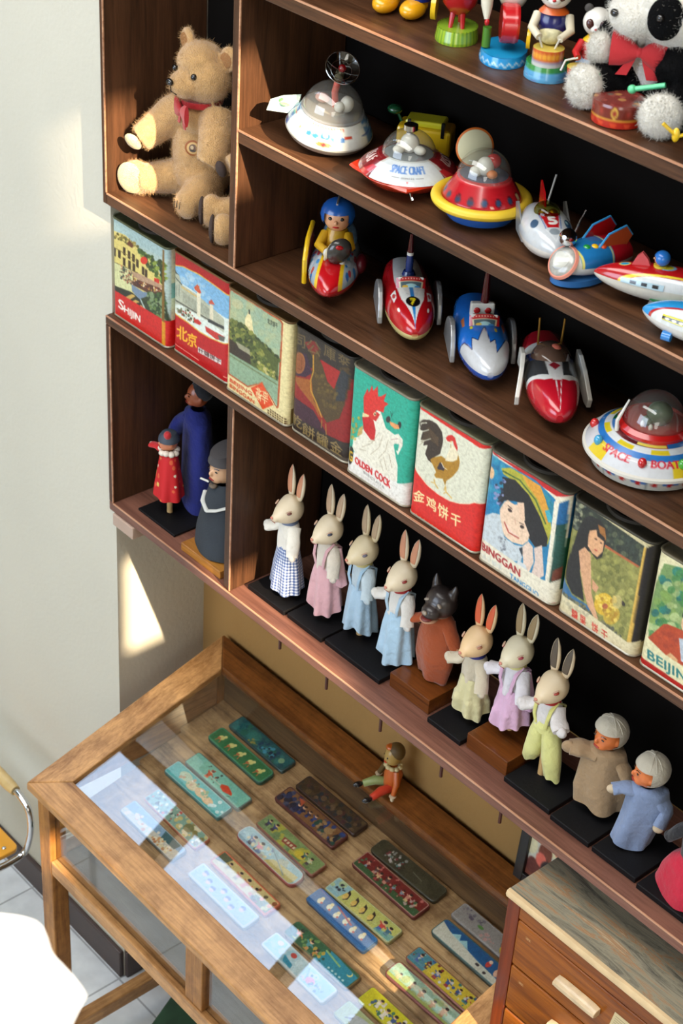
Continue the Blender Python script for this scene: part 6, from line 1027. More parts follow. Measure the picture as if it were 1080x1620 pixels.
a = Art(UNIT, 160, 30, (90, 160, 200)); a.blobs((0, .4, 1, 1), 60, [(60, 130, 190), (150, 190, 210), (130, 90, 150)], .02, 1); a.poly([(0, 0), (1, 0), (1, .4), (0, .4)], (60, 140, 70)); base(pd, a, .036, .024, 1.1).build('base_top', mat('green tin', (50, 130, 70), .25, coat=.5), pd)
a = Art(UNIT, 160, 30, (196, 196, 190)); a.poly([(0, 0), (1, 0), (1, .6), (0, .6)], (206, 110, 40)); [a.ell(i / 22 + .02, .34, .02, .2, (226, 160, 50)) for i in range(22)]; a.line([(0, .08), (1, .08)], .12, (190, 50, 34)); a.line([(0, .75), (1, .75)], .06, (110, 90, 130)); dish([(.025, .050), (.025, .024)], a, 80, at_=(0, -.012, 0)).build('drum', LITHO, pd); MB().lathe([(.0245, .0495), (.001, .050)], 30, at=(0, -.012, 0)).build('drum_skin', mat('butter yellow', (222, 196, 90), .35, coat=.4), pd)
MB().ell((0, .012, .082), (.026, .022, .030)).build('jacket', plast('navy jacket', (24, 26, 90)), pd); MB().ell((0, .002, .066), (.020, .018, .016)).build('trousers', mat('printed trousers', (196, 190, 150), .4, var=.3, vscale=150), pd)
for sx in (-1, 1): MB().tube([(sx * .024, .008, .094), (sx * .030, -.012, .078), (sx * .016, -.030, .070)], [.008, .007, .006], 10).build('arm', mat('cream arm', (206, 196, 170), .4), pd); MB().tube([(sx * .016, -.030, .070), (sx * .010, -.022, .052)], .0018, 6).build('drumstick', WHP, pd)
MB().lathe([(.016, .104), (.024, .100), (.016, .108)], 24, at=(0, .010, 0)).build('collar', mat('red gold collar', (200, 90, 30), .3, coat=.4), pd); panda_head(pd, (0, .008, .130), .026); MB().lathe([(.004, -.003), (.017, -.003), (.017, .003), (.004, .003)], 20, at=(-.034, .014, .052), R=rotm(0, PI / 2, 0)).build('wheel', YEP, pd)
ps = toy('tin_panda', 'small tin panda in a red jacket with a little yellow drum', 'clockwork toy', 1.163, .126, zP, 36, .9)
a = Art(UNIT, 120, 24, (40, 70, 150)); a.poly([(0, 0), (1, 0), (1, .35), (0, .35)], (206, 80, 40)); dish([(.022, .040), (.020, .006)], a, 80, at_=(-.018, -.030, 0)).build('drum', LITHO, ps); MB().lathe([(.0225, .040), (.001, .041)], 30, at=(-.018, -.030, 0)).build('drum_skin', MATS['butter yellow'], ps)
MB().ell((0, .010, .026), (.032, .028, .026)).build('trousers', mat('pale blue cloth print', (150, 170, 190), .4, var=.3, vscale=120), ps); MB().ell((0, .008, .060), (.024, .020, .028)).build('jacket', plast('scarlet jacket', (180, 24, 30)), ps); MB().lathe([(.014, .082), (.022, .078), (.014, .086)], 24, at=(0, .006, 0)).build('collar', YEP, ps)
for sx in (-1, 1): MB().tube([(sx * .022, .006, .072), (sx * .030, -.012, .058), (sx * .024, -.026, .054)], [.008, .007, .006], 10).build('arm', MATS['scarlet jacket'], ps)
MB().tube([(-.024, -.026, .054), (-.044, -.030, .048), (-.050, -.032, .030)], .002, 6).build('drumstick', WHP, ps); panda_head(ps, (0, .004, .110), .026)
be = toy('blue_toy', 'blue toy with a yellow key at the right edge of the top shelf', 'clockwork toy', 1.452, .050, zP, 30)
MB().ell((0, 0, .030), (.030, .026, .030)).build('body', plast('cornflower', (50, 140, 196)), be); MB().tube([(-.028, 0, .028), (-.040, -.004, .024), (-.062, -.010, .042)], .003, 8).ell((-.042, -.004, .026), (.006, .004, .011)).build('key', YEP, be)

# ---------------------------------------------------------------- hand puppets
zL = -.4878
PAPER = mat('painted papier mache', (222, 204, 172), .5, coat=.15, var=.06, vscale=40)
def cloth(n, c, var=.08): return mat(n, c, .92, bump=.9, bscale=75, var=var, vscale=30, sheen=.2)
STICKM = mat('dowel wood', (196, 158, 104), .6, var=.1)
def plate(lab, x0, x1, y0, y1, z1=.012, m=BLACKBOARD, name='display_plate', cat='stand', group='black display plates under the puppets'):
    t = MB().box(-(x1 - x0) / 2, (x1 - x0) / 2, -(y1 - y0) / 2, (y1 - y0) / 2, 0, z1).build(name, m, bevel=.0015, smooth=0, loc=((x0 + x1) / 2, (y0 + y1) / 2, zL + .0003)); return tag(t, lab, cat, group)
def garment(p, name, m, rings, n=72, folds=7, amp=.12, seed=0, flat=1.0, paint=None, hem=.004, open_=True, lean=(0, 0)):
    """hanging cloth tube: rings = (z, rx, ry); folds grow towards the hem"""
    r = random.Random(seed); ph = [r.uniform(0, 6.28) for _ in range(4)]; z0, z1 = rings[0][0], rings[-1][0]; zz = np.linspace(0, 1, 26); Z = np.interp(zz, np.linspace(0, 1, len(rings)), [q[0] for q in rings]); RX = np.interp(zz, np.linspace(0, 1, len(rings)), [q[1] for q in rings]); RY = np.interp(zz, np.linspace(0, 1, len(rings)), [q[2] for q in rings]); CX = np.interp(zz, np.linspace(0, 1, len(rings)), [(q[3] if len(q) > 3 else 0) for q in rings])
    a = np.arange(n) * 2 * PI / n; out = []; inn = []
    for k in range(26):
        f = amp * zz[k] ** 1.1; w = 1 + f * (.6 * np.sin(folds * a + ph[0]) + .4 * np.sin((folds - 3) * a + ph[1] + zz[k])) + .03 * np.sin(3 * a + ph[2] + 4 * zz[k])
        dz = hem * zz[k] ** 2 * (np.sin(2 * a + ph[3]) + .5 * np.sin(5 * a)); c = np.array((lean[0] * zz[k] + CX[k], lean[1] * zz[k], 0))
        out.append(np.stack([np.cos(a) * RX[k] * w, np.sin(a) * RY[k] * w, Z[k] + dz], 1) + c); inn.append(np.stack([np.cos(a) * (RX[k] - .002) * w, np.sin(a) * (RY[k] - .002) * w, Z[k] + dz], 1) + c)
    mb = MB(); mb.rings(out + inn[::-1], cap=False); return mb.build(name, m, p, smooth=80, paint=paint)
def sleeve(p, m, pts, r0, r1, name='sleeve', flat=.6, seed=1, hand=None):
    P = np.array(pts, float); n = 12; t = np.linspace(0, 1, n); Q = np.stack([np.interp(t, np.linspace(0, 1, len(P)), P[:, i]) for i in range(3)], 1)
    r = random.Random(seed); rad = [(r0 + (r1 - r0) * k) * (1 + .06 * math.sin(9 * k + seed)) for k in t]
    o = MB().tube(Q, rad, 18, flat=flat).build(name, m, p, smooth=80)
    if hand: MB().ell(Q[-1] + (Q[-1] - Q[-3]) * .12, (r1 * .7, r1 * .5, r1 * .65)).build('hand', hand, p)
    return o
def rabbit(lab, x, y, rz, ear_col, head_col=(222, 204, 172), collar=None, top=(228, 222, 208), skirt=(150, 180, 200), eye=(70, 64, 78), zoff=0.0, pinaf=None, pants=False, gingham=False, seed=0, cheek=(216, 160, 140), arms=(1, 1), ear_in=None, hz=.222, stick=True, strap=None, skirt_w=1.0, ht=1.0, tipdark=False):
    t = thing('rabbit_puppet', lab, 'hand puppet', (x, y, zL + .0125 + zoff), math.radians(rz), 'rabbit hand puppets'); hz -= .0125
    hm = mat('painted head %d %d %d' % tuple(head_col), head_col, .5, coat=.15, var=.05, vscale=40); R = .032
    if stick: MB().tube([(0, .004, 0), (0, .004, hz - .02)], .0075, 14).build('dowel', STICKM, t)
    # head: skull + snout as one lofted egg pointing to -y, slightly down
    ys = np.linspace(-1, 1, 22); rg = []; a = np.arange(26) * 2 * PI / 26
    for k in ys:
        w = math.sqrt(max(0, 1 - k * k)); yy = k * (.040 if k < 0 else .030); w2 = w * (1 - .24 * max(0, -k) ** 1.2); up = 1 - .10 * max(0, -k)
        rg.append(np.stack([np.cos(a) * R * .93 * w2 + 1e-5 * np.cos(a), np.full(26, yy), np.sin(a) * R * w2 * up * 1.0 + (.012 * min(0, k))], 1) + (0, 0, hz))
    hd = MB().rings(rg).ell((0, -.036, hz - .014), (.011, .009, .009)).build('head', hm, t, remesh=.0022, sm=4, smooth=0)
    em = mat('rabbit eye %d' % eye[0], eye, .25, coat=.5); ck = mat('rosy cheek', cheek, .6)
    for sx in (-1, 1):
        MB().ell((sx * .0243, -.017, hz + .005), (.0026, .0056, .0034), rotm(.25, 0, sx * -.42)).build('eye', em, t); MB().ell((sx * .0232, -.0185, hz + .0095), (.0020, .0070, .0008), rotm(.35, 0, sx * -.42)).build('brow', mat('eyelid pink', (206, 170, 144), .5), t)
    MB().ell((0, -.0452, hz - .0105), (.0042, .0022, .0030)).build('nose', mat('pink nose', (206, 130, 110), .5), t); MB().tube([(-.0075, -.041, hz - .0205), (0, -.0435, hz - .0185), (.0075, -.041, hz - .0205)], .0009, 6).build('mouth', mat('mouth line', (150, 80, 64), .5), t)
    iem = mat('ear inside %d %d' % (ear_col[0], ear_col[1]), ear_col, .55, var=.06, vscale=40)
    for sx in (-1, 1):
        rg = []; ri = []; L = .072 * ht
        for k in np.linspace(0, 1, 14):
            w = (.0075 + .0045 * math.sin(PI * min(1, k * 1.15) ** .9)) * (1 - max(0, (k - .75) / .25) ** 2 * .92); c = np.array((sx * (.0125 + .006 * k), .010 + .004 * k + (.004 if sx > 0 else 0), hz + .024 + k * L * (1 if sx < 0 else .93)))
            rg.append(np.stack([np.cos(a) * w, np.sin(a) * w * .55, 0 * a], 1) + c)
            ri.append(np.stack([np.cos(a) * w * .68, np.sin(a) * w * .22 - w * .42, 0 * a], 1) + c)
        e = MB().rings(rg).build('ear', hm, t, smooth=80); q = MB().rings(ri[2:]).build('ear_inside', iem, e, smooth=80)
    cw = top; nz = hz - R * .95
    if collar: MB().lathe([(.0175, nz - .006), (.0195, nz - .002), (.0190, nz + .004), (.0165, nz + .006)], 30).build('collar', mat('collar %d %d %d' % tuple(collar), collar, .6, bump=.2), t)
    tm = cloth('blouse %d %d %d' % tuple(top), top); sm2 = cloth('skirt %d %d %d' % tuple(skirt), skirt)
    W = nz - .062
    garment(t, 'blouse', tm, [(nz + .002, .0165, .0165), (nz - .008, .024, .019), (nz - .035, .028, .021), (W, .026, .021)], folds=6, amp=.16, seed=seed)
    if gingham:
        gm = MATS.get('gingham')
        if gm is None:
            gm = cloth('gingham', (200, 206, 214), 0); ntt = gm.node_tree; bb = ntt.nodes['Principled BSDF']; w1 = ntt.nodes.new('ShaderNodeTexChecker'); w1.inputs['Scale'].default_value = 1
            uvn = ntt.nodes.new('ShaderNodeAttribute'); uvn.attribute_name = 'print'; ntt.links.new(uvn.outputs['Color'], bb.inputs['Base Color'])
        def paint(V):
            an = (np.arctan2(V[:, 1], V[:, 0]) * .034 / .0036); zz = V[:, 2] / .0036; p1 = (np.sin(an * PI / 1.0) > 0).astype(float); p2 = (np.sin(zz * PI) > 0).astype(float); k = (p1 + p2) / 2
            return np.array((216, 220, 226)) * (1 - k[:, None]) + np.array((52, 78, 136)) * k[:, None]
        n = 260; zz = np.linspace(0, 1, 110); rx = np.interp(zz, [0, .1, .5, 1], [.024, .028, .036, .042]); Z = W + .004 + (.018 - W - .004) * zz; aa = np.arange(n) * 2 * PI / n; w = 1 + .09 * zz[:, None] * np.sin(7 * aa + 1)[None]
        P = np.stack([np.cos(aa) * rx[:, None] * w, np.sin(aa) * rx[:, None] * .8 * w, np.repeat(Z[:, None], n, 1) + .003 * zz[:, None] * np.sin(2 * aa)], 2); MB().grid(P, closeu=True).build('skirt', gm, t, smooth=80, paint=paint)
    elif pants:
        for sx in (-1, 1): garment(t, 'trouser_leg', sm2, [(W + .006, .016, .018), (W - .03, .020, .020), (.05, .021, .020), (.028 if sx < 0 else .014, .017, .015)], folds=4, amp=.10, seed=seed + sx, lean=(sx * .020, 0)).location.x = sx * .010
        garment(t, 'waistband', sm2, [(W + .014, .026, .021), (W - .006, .029, .023)], folds=9, amp=.05, seed=seed)
    else:
        garment(t, 'skirt', sm2, [(W + .008, .0265, .0215), (W - .004, .030, .024), (W - .035, .034 * skirt_w, .028), (.055, .038 * skirt_w, .031), (.026, .040 * skirt_w, .032)], folds=8, amp=.20, seed=seed, hem=.007)
    if pinaf or strap:
        pc = cloth('strap %d %d %d' % tuple(pinaf or strap), pinaf or strap)
        for sx in (-1, 1): MB().tube([(sx * .012, -.0205, W + .006), (sx * .017, -.0235, nz - .034), (sx * .019, -.019, nz - .010), (sx * .017, 0, nz + .001), (sx * .018, .019, nz - .012), (sx * .012, .022, W + .006)], .0042, 8, flat=.5).build('strap', pc, t)
        if pinaf:
            garment(t, 'side_panel', pc, [(nz - .006, .012, .006), (nz - .05, .022, .010), (W - .03, .028, .012)], folds=5, amp=.15, seed=seed, lean=(.006, 0)).location = (.018, .010, 0)
    for k, sx in enumerate((-1, 1)):
        if not arms[k]: continue
        d = arms[k]
        pts = [(sx * .018, 0, nz - .010), (sx * .034, -.010, nz - .030), (sx * (.046 if d == 1 else .052), -.020, nz - (.062 if d == 1 else .036))]
        sleeve(t, tm, pts, .015, .0135 if d == 1 else .0175, seed=seed + sx, hand=tm)
    return t
P_ = [('black square display plate under the gingham-skirted rabbit, nearest the divider', .468, .592, .042, .16), ('black plate under the pink-dressed rabbit beside the gingham one', .600, .712, .045, .16), ('black plate below the second blue rabbit from the right of the two', .718, .890, .050, .17),
      ('black plate under the blue-collared cream rabbit', 1.034, 1.128, .050, .17), ('black plate under the rabbit in yellow overalls', 1.252, 1.372, .048, .17), ('black plate under the turbaned puppet in a beige robe', 1.380, 1.478, .042, .17), ('black plate under the turbaned puppet in a blue robe', 1.486, 1.592, .042, .17), ('black plate under the red-skirted puppet at the right edge', 1.600, 1.73, .036, .17)]
P_[2] = ('long black plate under the pair of rabbits in light blue', .718, .890, .050, .17)
for lab, *b_ in P_: plate(lab, *b_)
WBL = wood('dark block wood', (70, 34, 12), (120, 66, 24), 'X', .3, .8, .3)
plate('dark wooden block under the wolf puppet', .904, 1.020, .066, .20, .036, WBL, 'wooden_block', 'block', 'wooden blocks under puppets'); plate('dark wooden block under the lilac pink rabbit puppet', 1.136, 1.246, .060, .20, .036, WBL, 'wooden_block', 'block', 'wooden blocks under puppets')
OR = (206, 140, 104)
rabbit('rabbit puppet in a white blouse and blue gingham skirt, nearest the divider', .540, .092, -8, OR, skirt=(200, 200, 210), gingham=True, collar=(110, 124, 150), eye=(120, 70, 60), arms=(2, 1), seed=1, hz=.232)
rabbit('rabbit puppet in a pale pink pinafore dress with pale ears', .652, .105, -4, (184, 152, 120), top=(206, 196, 180), skirt=(206, 160, 164), pinaf=(200, 156, 160), eye=(64, 66, 84), arms=(0, 1), seed=2, hz=.236, skirt_w=1.02)
rabbit('rabbit puppet in light blue overalls with a yellow collar', .748, .118, -6, (176, 148, 116), skirt=(156, 182, 200), top=(176, 190, 196), strap=(150, 180, 200), collar=(196, 180, 116), eye=(110, 104, 118), arms=(0, 1), seed=3, hz=.232, skirt_w=.98, head_col=(214, 196, 158))
rabbit('rabbit puppet in a light blue pinafore with a red collar and orange-tipped ears', .870, .112, -2, (206, 140, 84), skirt=(160, 188, 206), top=(206, 202, 194), strap=(160, 184, 200), collar=(166, 34, 36), eye=(150, 50, 44), arms=(2, 1), seed=4, hz=.240, skirt_w=1.04)
rabbit('cream rabbit puppet with orange ears, blue collar and straw yellow skirt', 1.083, .118, -4, (214, 92, 50), head_col=(226, 190, 142), skirt=(200, 192, 146), top=(196, 184, 160), collar=(40, 44, 120), eye=(180, 120, 90), arms=(2, 1), seed=5, hz=.205)
rabbit('rabbit puppet in a lilac pink pinafore, raised on a dowel over a wooden block', 1.186, .120, -4, (150, 124, 84), skirt=(204, 164, 190), top=(206, 202, 206), pinaf=(200, 160, 186), collar=(206, 200, 130), eye=(176, 70, 84), arms=(2, 1), seed=6, zoff=.036, hz=.208, head_col=(216, 204, 172))
rabbit('rabbit puppet in yellow overalls with a red collar and grey-lined ears', 1.290, .108, -2, (92, 78, 62), skirt=(206, 204, 130), top=(206, 200, 196), strap=(200, 196, 116), pants=True, collar=(166, 22, 26), eye=(170, 60, 44), arms=(2, 2), seed=7, hz=.232, head_col=(218, 196, 160))
# wolf
wf = thing('wolf_puppet', 'dark grey wolf hand puppet in a rust brown robe', 'hand puppet', (0.966, .130, zL + .0365), math.radians(4)); WM = mat('dark wolf paint', (52, 44, 42), .35, coat=.3, var=.12, vscale=50)
MB().ell((0, 0, .188), (.034, .032, .034)).ell((0, -.024, .178), (.022, .026, .018)).tube([(-.020, .006, .206), (-.025, .008, .226), (-.026, .008, .240)], [.012, .008, .002], 10).tube([(.020, .006, .206), (.025, .008, .224), (.026, .008, .236)], [.012, .008, .002], 10).build('head', WM, wf, remesh=.0022, sm=4, smooth=0)
MB().ell((0, -.050, .184), (.006, .004, .005)).build('nose', mat('bone', (150, 136, 120), .4), wf); MB().ell((0, -.034, .163), (.018, .020, .005)).build('lower_jaw', mat('jaw tan', (176, 130, 100), .5), wf); MB().ell((0, -.040, .168), (.013, .015, .004)).build('mouth', mat('mouth red', (110, 40, 36), .4), wf)
for sx in (-1, 1): MB().ell((sx * .016, -.026, .198), (.007, .004, .003), rotm(0, sx * .4, sx * -.4)).build('eye', mat('bone', (0, 0, 0)), wf)
RU = cloth('rust wool', (150, 68, 28)); garment(wf, 'robe', RU, [(.160, .020, .018), (.148, .034, .024), (.100, .044, .030), (.050, .046, .032), (.004, .036, .026)], folds=5, amp=.12, seed=9); MB().lathe([(.019, .158), (.022, .162), (.018, .166)], 30).build('collar', mat('bone', (0, 0, 0)), wf)
sleeve(wf, RU, [(-.020, 0, .145), (-.044, -.014, .130), (-.068, -.026, .122)], .017, .012, seed=1, hand=mat('tan paw', (176, 120, 84), .5)); sleeve(wf, RU, [(.020, 0, .145), (.044, -.010, .128), (.062, -.016, .108)], .017, .013, seed=2, hand=MATS['tan paw'])
# human puppets
def doll(lab, x, y, rz, robe, rings, face=(206, 110, 50), hz=.2, R=.030, zoff=0, hat=None, name='puppet', dowel=True, seed=0, arms=None, amp=.1, hairm=None, folds=5, cat='hand puppet', bandm=None, headrz=0):
    t = thing(name, lab, cat, (x, y, zL + .0125 + zoff), math.radians(rz)); fm = mat('face %d %d' % (face[0], face[1]), face, .4, coat=.3, var=.05, vscale=60)
    if dowel: MB().tube([(0, .002, 0), (0, .002, hz - R)], .006, 12).build('dowel', STICKM, t)
    h_ = MB().ell((0, 0, hz), (R * .82, R * .88, R)).ell((0, -R * .50, hz - R * .45), (R * .5, R * .42, R * .42)).ell((0, -R * .92, hz - R * .08), (R * .13, R * .16, R * .20)).ell((-R * .82, 0, hz - R * .1), (R * .1, R * .16, R * .24)).ell((R * .82, 0, hz - R * .1), (R * .1, R * .16, R * .24)).build('head', fm, t, remesh=.0018, sm=3, smooth=0)
    for sx in (-1, 1): MB().ell((sx * R * .34, -R * .80, hz + R * .10), (R * .12, R * .05, R * .05)).build('eye', BEAD, t); MB().tube([(sx * R * .20, -R * .86, hz + R * .30), (sx * R * .36, -R * .80, hz + R * .34), (sx * R * .52, -R * .70, hz + R * .29)], R * .022, 6).build('eyebrow', BEAD, t)
    MB().ell((0, -R * .90, hz - R * .50), (R * .24, R * .07, R * .07)).build('mouth', mat('lip red', (150, 40, 34), .4), t)
    if hat: hat(t, hz, R)
    for o_ in list(t.children):
        if not o_.name.startswith('dowel'): o_.rotation_euler[2] = math.radians(headrz)
    garment(t, 'robe', robe, rings, folds=folds, amp=amp, seed=seed)
    for s_ in (arms or []): sleeve(t, s_[0], s_[1], s_[2], s_[3], seed=seed + 3, hand=s_[4])
    return t, fm
TUR = cloth('grey linen wrap', (176, 168, 150))
def turban(t, hz, R):
    V = MB().ell((0, R * .10, hz + R * .18), (R * 1.04, R * 1.06, R * 1.04), None, 28, 18); pts = np.concatenate(V.V) - np.array((0, 0, hz)); keep = ~((pts[:, 1] < -R * .30) & (pts[:, 2] < R * .52)); V.F = [f for f in V.F if sum(keep[i] for i in f) == len(f)]; V.build('head_wrap', TUR, t)
    for k in (-.5, 0, .5): MB().tube([(R * 1.05 * math.cos(q) * math.cos(k), R * .1 - R * 1.07 * math.cos(q) * math.sin(k) * .8, hz + R * .18 + R * 1.05 * math.sin(q)) for q in np.linspace(.5, PI - .5, 14)], R * .04, 6).build('wrap_fold', TUR, t)
BEI = cloth('beige linen', (150, 124, 92)); doll('puppet in a beige linen robe with grey head wrap, orange face bowed', 1.424, .122, 34, BEI, [(.158, .018, .016), (.150, .040, .022, -.002), (.10, .050, .028, .002), (.06, .056, .030, .004), (.024, .054, .034, .010)], hz=.186, R=.032, hat=turban, seed=12, amp=.24, headrz=-44, dowel=False,
     arms=[(BEI, [(-.020, 0, .138), (-.046, -.004, .144), (-.068, -.008, .144)], .024, .020, BEI), (BEI, [(.020, 0, .138), (.040, -.016, .120), (.050, -.030, .104)], .017, .013, mat('pale cuff', (190, 170, 140), .8))])[0].location.z = zL + .0125
BLU = cloth('faded blue cotton', (118, 134, 164)); doll('puppet in a faded blue cotton robe with grey head wrap, seen in profile', 1.536, .106, 34, BLU, [(.154, .018, .016), (.144, .036, .022, .004), (.10, .040, .024, .006), (.06, .036, .024, -.002), (.008, .034, .022, -.012)], hz=.184, R=.032, hat=turban, seed=15, amp=.18, headrz=-72, dowel=False,
     arms=[(BLU, [(-.020, 0, .136), (-.042, -.004, .138), (-.060, -.010, .134)], .018, .014, mat('pale cuff', (0, 0, 0))), (BLU, [(.020, 0, .134), (.044, -.008, .108), (.034, -.028, .082)], .018, .015, mat('pale cuff', (0, 0, 0)))])
CRI = cloth('crimson felt', (176, 20, 48)); BLC = cloth('black cloth', (22, 22, 26), .05)
def blackhood(t, hz, R): MB().ell((0, R * .2, hz + R * .2), (R * 1.05, R * .98, R * 1.05)).build('hood', BLC, t)
e_ = doll('puppet in black top and crimson felt skirt at the right edge', 1.672, .100, -10, CRI, [(.085, .026, .022), (.06, .050, .040), (.03, .066, .050), (.004, .072, .054)], hz=.186, R=.030, hat=blackhood, seed=18, amp=.08, arms=[(BLC, [(-.020, 0, .14), (-.040, -.012, .120), (-.056, -.02, .095)], .020, .016, BLC)], dowel=False)[0]
garment(e_, 'black_top', BLC, [(.160, .020, .018), (.14, .034, .026), (.11, .036, .028), (.080, .034, .026)], folds=5, amp=.08, seed=3)
# left cell
plate('black plate under the little red-gowned puppet, in the left cell', .075, .215, .030, .175, .006)
RG = cloth('red flowered silk', (186, 20, 24)); 
def flowers(V):
    c = np.tile(np.array((190, 20, 26.)), (len(V), 1)); r = np.random.RandomState(5)
    for _ in range(46):
        a_ = r.uniform(-PI, PI); z_ = r.uniform(.045, .165); q = np.hypot((np.arctan2(V[:, 1], V[:, 0]) - a_) * .034, V[:, 2] - z_); c[q < r.uniform(.0025, .0055)] = [(214, 176, 90), (216, 206, 180), (206, 90, 50)][r.randint(3)]
    return c
def cap_(t, hz, R):
    MB().lathe([(R * 1.02, hz + R * .15), (R * .98, hz + R * .5), (R * .7, hz + R * .95), (.001, hz + R * 1.15)], 28).build('cap', mat('slate cap', (60, 68, 80), .6), t); MB().ell((R * .55, -R * .3, hz + R * 1.0), (R * .42, R * .36, R * .42)).build('pompom', REDF, t)
g_, fm_ = doll('small puppet in a red flowered gown and dark cap, in the left cell', .130, .078, -20, RG, [(.150, .014, .013), (.140, .022, .018), (.10, .029, .023), (.07, .034, .027), (.045, .037, .030)], face=(200, 120, 80), hz=.172, R=.021, hat=cap_, seed=21, amp=.08, zoff=-.006, arms=[(RG, [(-.014, 0, .138), (-.034, -.012, .142), (-.052, -.02, .136)], .011, .009, mat('lace white', (216, 206, 190), .8))])
g_.scale = (1.15, 1.15, 1.12)
for o_ in list(g_.children):
    if o_.name.startswith('robe'): bpy.data.objects.remove(o_)
PR = printed('flowered silk print', .7, 0); zz = np.linspace(0, 1, 80); n = 160; aa = np.arange(n) * 2 * PI / n; rx = np.interp(zz, [0, .1, .5, .8, 1], [.014, .022, .029, .034, .036]); Z = .150 - zz * .105; w = 1 + .08 * zz[:, None] * np.sin(6 * aa)[None]
MB().grid(np.stack([np.cos(aa) * rx[:, None] * w, np.sin(aa) * rx[:, None] * .8 * w, np.repeat(Z[:, None], n, 1)], 2), closeu=True).build('gown', PR, g_, smooth=80, paint=flowers)
mb = MB(); [mb.ell((.017 * math.cos(q), .015 * math.sin(q), .150 + .003 * math.sin(5 * q)), (.008, .007, .006)) for q in np.linspace(0, 2 * PI, 10)[:-1]]; mb.build('lace_collar', mat('lace white', (0, 0, 0)), g_)
NB = cloth('deep blue felt', (24, 34, 110)); NB.node_tree.nodes['Principled BSDF'].inputs['Sheen Weight'].default_value = .1
def dh(t, hz, R): MB().ell((0, R * .3, hz + R * .35), (R * .95, R * .9, R * .9)).build('hair', BLC, t)
doll('tall puppet in a deep blue robe standing at the back of the left cell', .130, .160, -25, NB, [(.256, .020, .018), (.235, .056, .030), (.15, .066, .034), (.08, .070, .036), (.009, .072, .038)], face=(150, 76, 42), hz=.292, R=.030, hat=dh, seed=24, amp=.08, zoff=-.0118, arms=[(NB, [(-.03, 0, .225), (-.066, -.020, .190), (-.084, -.035, .150)], .032, .026, None)], dowel=False, folds=4)
WP = wood('amber block wood', (128, 78, 26), (190, 130, 56), 'X', .35, .8, .3); plate('amber wooden block under the bearded puppet in the black robe', .262, .405, .014, .13, .020, WP, 'wooden_block', 'block', 'wooden blocks under puppets')
GK = mat('charcoal felt robe', (44, 50, 56), .85, bump=.3, bscale=300, var=.25, vscale=14)
def mhat(t, hz, R):
    MB().rings([np.array([(R * (.98 if z < .9 else .8) * math.cos(q), R * 1.0 * math.sin(q) + .003 * z, hz + R * z + (R * .25 * math.sin(q) if z > .9 else 0)) for q in np.arange(24) * PI / 12]) for z in (.50, .6, .95, 1.25, 1.32)]).build('hat', mat('grey hat felt', (66, 62, 62), .8, bump=.2), t)
    MB().rings([np.array([(R * 1.02 * math.cos(q), R * 1.04 * math.sin(q) + .002, hz + R * z) for q in np.linspace(.1, PI - .1, 24)] + [(R * .9 * math.cos(q), R * .9 * math.sin(q) + .002, hz + R * z) for q in np.linspace(PI - .1, .1, 24)]) for z in (-.35, .3)]).build('hair', BLC, t); MB().ell((R * .95, .004, hz + R * .75), (R * .14, R * .2, R * .22)).build('hat_badge', mat('blue badge', (40, 110, 170), .4), t)
m_, fm_ = doll('bearded puppet in a charcoal robe with white neckband and grey hat, on an amber block', .332, .076, -2, GK, [(.166, .022, .020), (.150, .034, .028), (.10, .048, .040), (.05, .060, .050), (.004, .066, .054)], face=(206, 160, 120), hz=.200, R=.034, hat=mhat, seed=27, amp=.04, zoff=.008, dowel=False, folds=3)
m_.scale = (1.06, 1.06, 1.06)
WB_ = mat('white neckband', (190, 190, 182), .8); 
for sx in (-1, 1): MB().tube([(sx * .040, -.016, .128), (sx * .024, -.0345, .119), (0, -.0405, .108)], .0050, 8, flat=.5).build('neckband', WB_, m_)
MB().tube([(-.010, -.033, .178), (0, -.035, .181), (.010, -.033, .178)], .0016, 6).build('moustache', BLC, m_); MB().tube([(-.004, -.034, .176), (-.020, -.044, .180)], .0022, 8).build('cigarette', WHP, m_); MB().ell((0, -.026, .166), (.010, .008, .006)).build('beard', mat('grey beard', (110, 96, 80), .9), m_)
GH = cloth('grey cotton', (130, 128, 130))
def ghat(t, hz, R): MB().rings([np.array([(R * k * math.cos(q), R * k * math.sin(q), hz + R * z) for q in np.arange(24) * PI / 12]) for k, z in ((1.6, .35), (1.55, .42), (.9, .75), (.5, 1.3), (.05, 1.5))]).build('wide_hat', GH, t)
doll('puppet in pale grey with a wide grey hat, mostly behind the lower divider', .378, .190, -25, GH, [(.170, .020, .018), (.155, .030, .024), (.09, .032, .028), (.010, .032, .028)], face=(206, 150, 120), hz=.214, R=.027, hat=ghat, seed=30, amp=.06, zoff=-.0118, dowel=False)
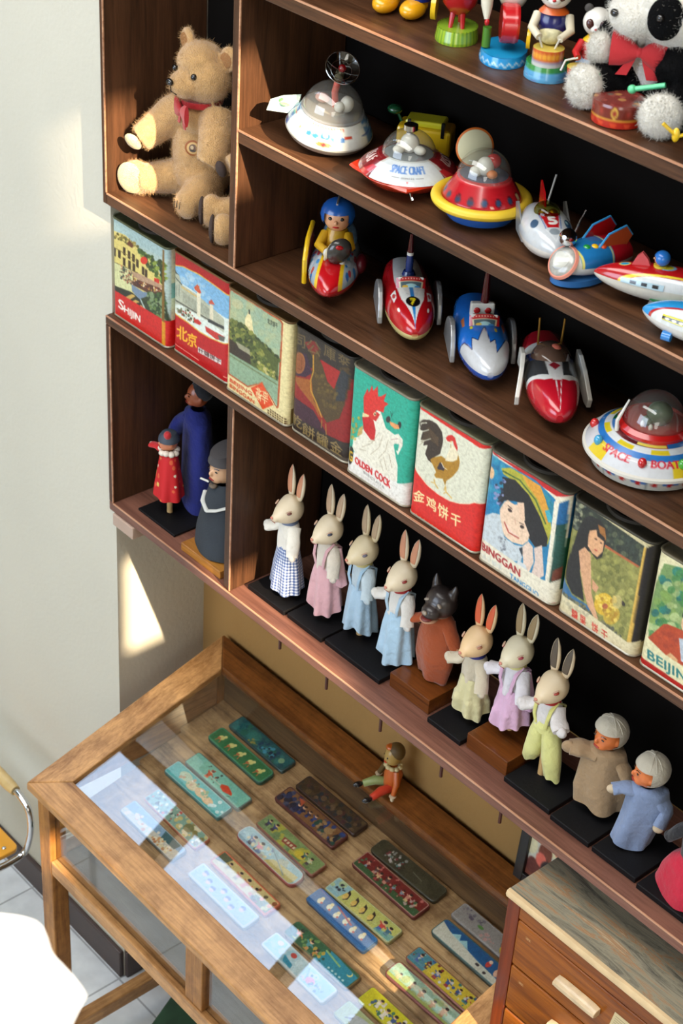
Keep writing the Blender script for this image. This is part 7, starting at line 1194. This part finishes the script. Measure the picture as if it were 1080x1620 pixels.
# jointed clown figure sitting on the case's back rail
cl = thing('clown_figure', 'little jointed clown in orange and green sitting on the back rail of the case', 'doll', (.782, .228, zt(.228) + .008), math.radians(-20)); cl.scale = (1.15, 1.15, 1.2); OG = mat('orange lacquer', (190, 90, 24), .3, coat=.4); RD2 = mat('coral lacquer', (206, 66, 44), .3, coat=.4); GN = mat('pale green lacquer', (140, 156, 96), .3, coat=.4); OLV = mat('olive brown hair', (90, 66, 24), .6)
MB().tube([(0, 0, .012), (0, .002, .040), (0, .002, .060)], [.017, .019, .012], 16).build('torso', OG, cl); hh = MB().ell((0, -.002, .084), (.0175, .018, .021)).ell((0, -.018, .080), (.003, .003, .004)).build('head', mat('olive face', (176, 140, 70), .4, coat=.2), cl)
MB().ell((0, .004, .093), (.019, .018, .018)).build('hair', OLV, cl); MB().ell((-.006, -.006, .102), (.010, .010, .006)).build('hair_tuft', OG, cl); [MB().ell((sx * .007, -.0175, .087), (.0022, .0015, .0022)).build('eye', BEAD, cl) for sx in (-1, 1)]; MB().ell((0, -.0185, .074), (.006, .002, .0016)).build('mouth', RD2, cl)
mb = MB(); [mb.ell((.016 * math.cos(q), .014 * math.sin(q), .0615), (.0055, .0055, .004)) for q in np.linspace(0, 2 * PI, 11)[:-1]]; mb.build('ruff', mat('cream ruff', (206, 190, 140), .6), cl)
CUF = mat('cream hand', (206, 184, 150), .5)
for sx, lm, am in ((-1, GN, OLV), (1, RD2, OG)):
    MB().tube([(sx * .010, -.006, .012), (sx * .017, -.030, .016), (sx * .022, -.052, .009)], [.009, .0095, .007], 12).build('leg', lm, cl); MB().ell((sx * .024, -.062, .008), (.006, .011, .006)).build('shoe', BLK, cl)
    MB().tube([(sx * .016, 0, .054), (sx * .030, -.004, .036), (sx * .036, -.012, .016)], [.007, .0065, .005], 12).build('arm', am, cl); MB().lathe([(.005, -.001), (.0075, 0), (.005, .001)], 16, at=(sx * .036, -.013, .014)).build('cuff', CUF, cl); MB().ell((sx * .037, -.014, .008), (.005, .004, .006)).build('hand', CUF, cl)
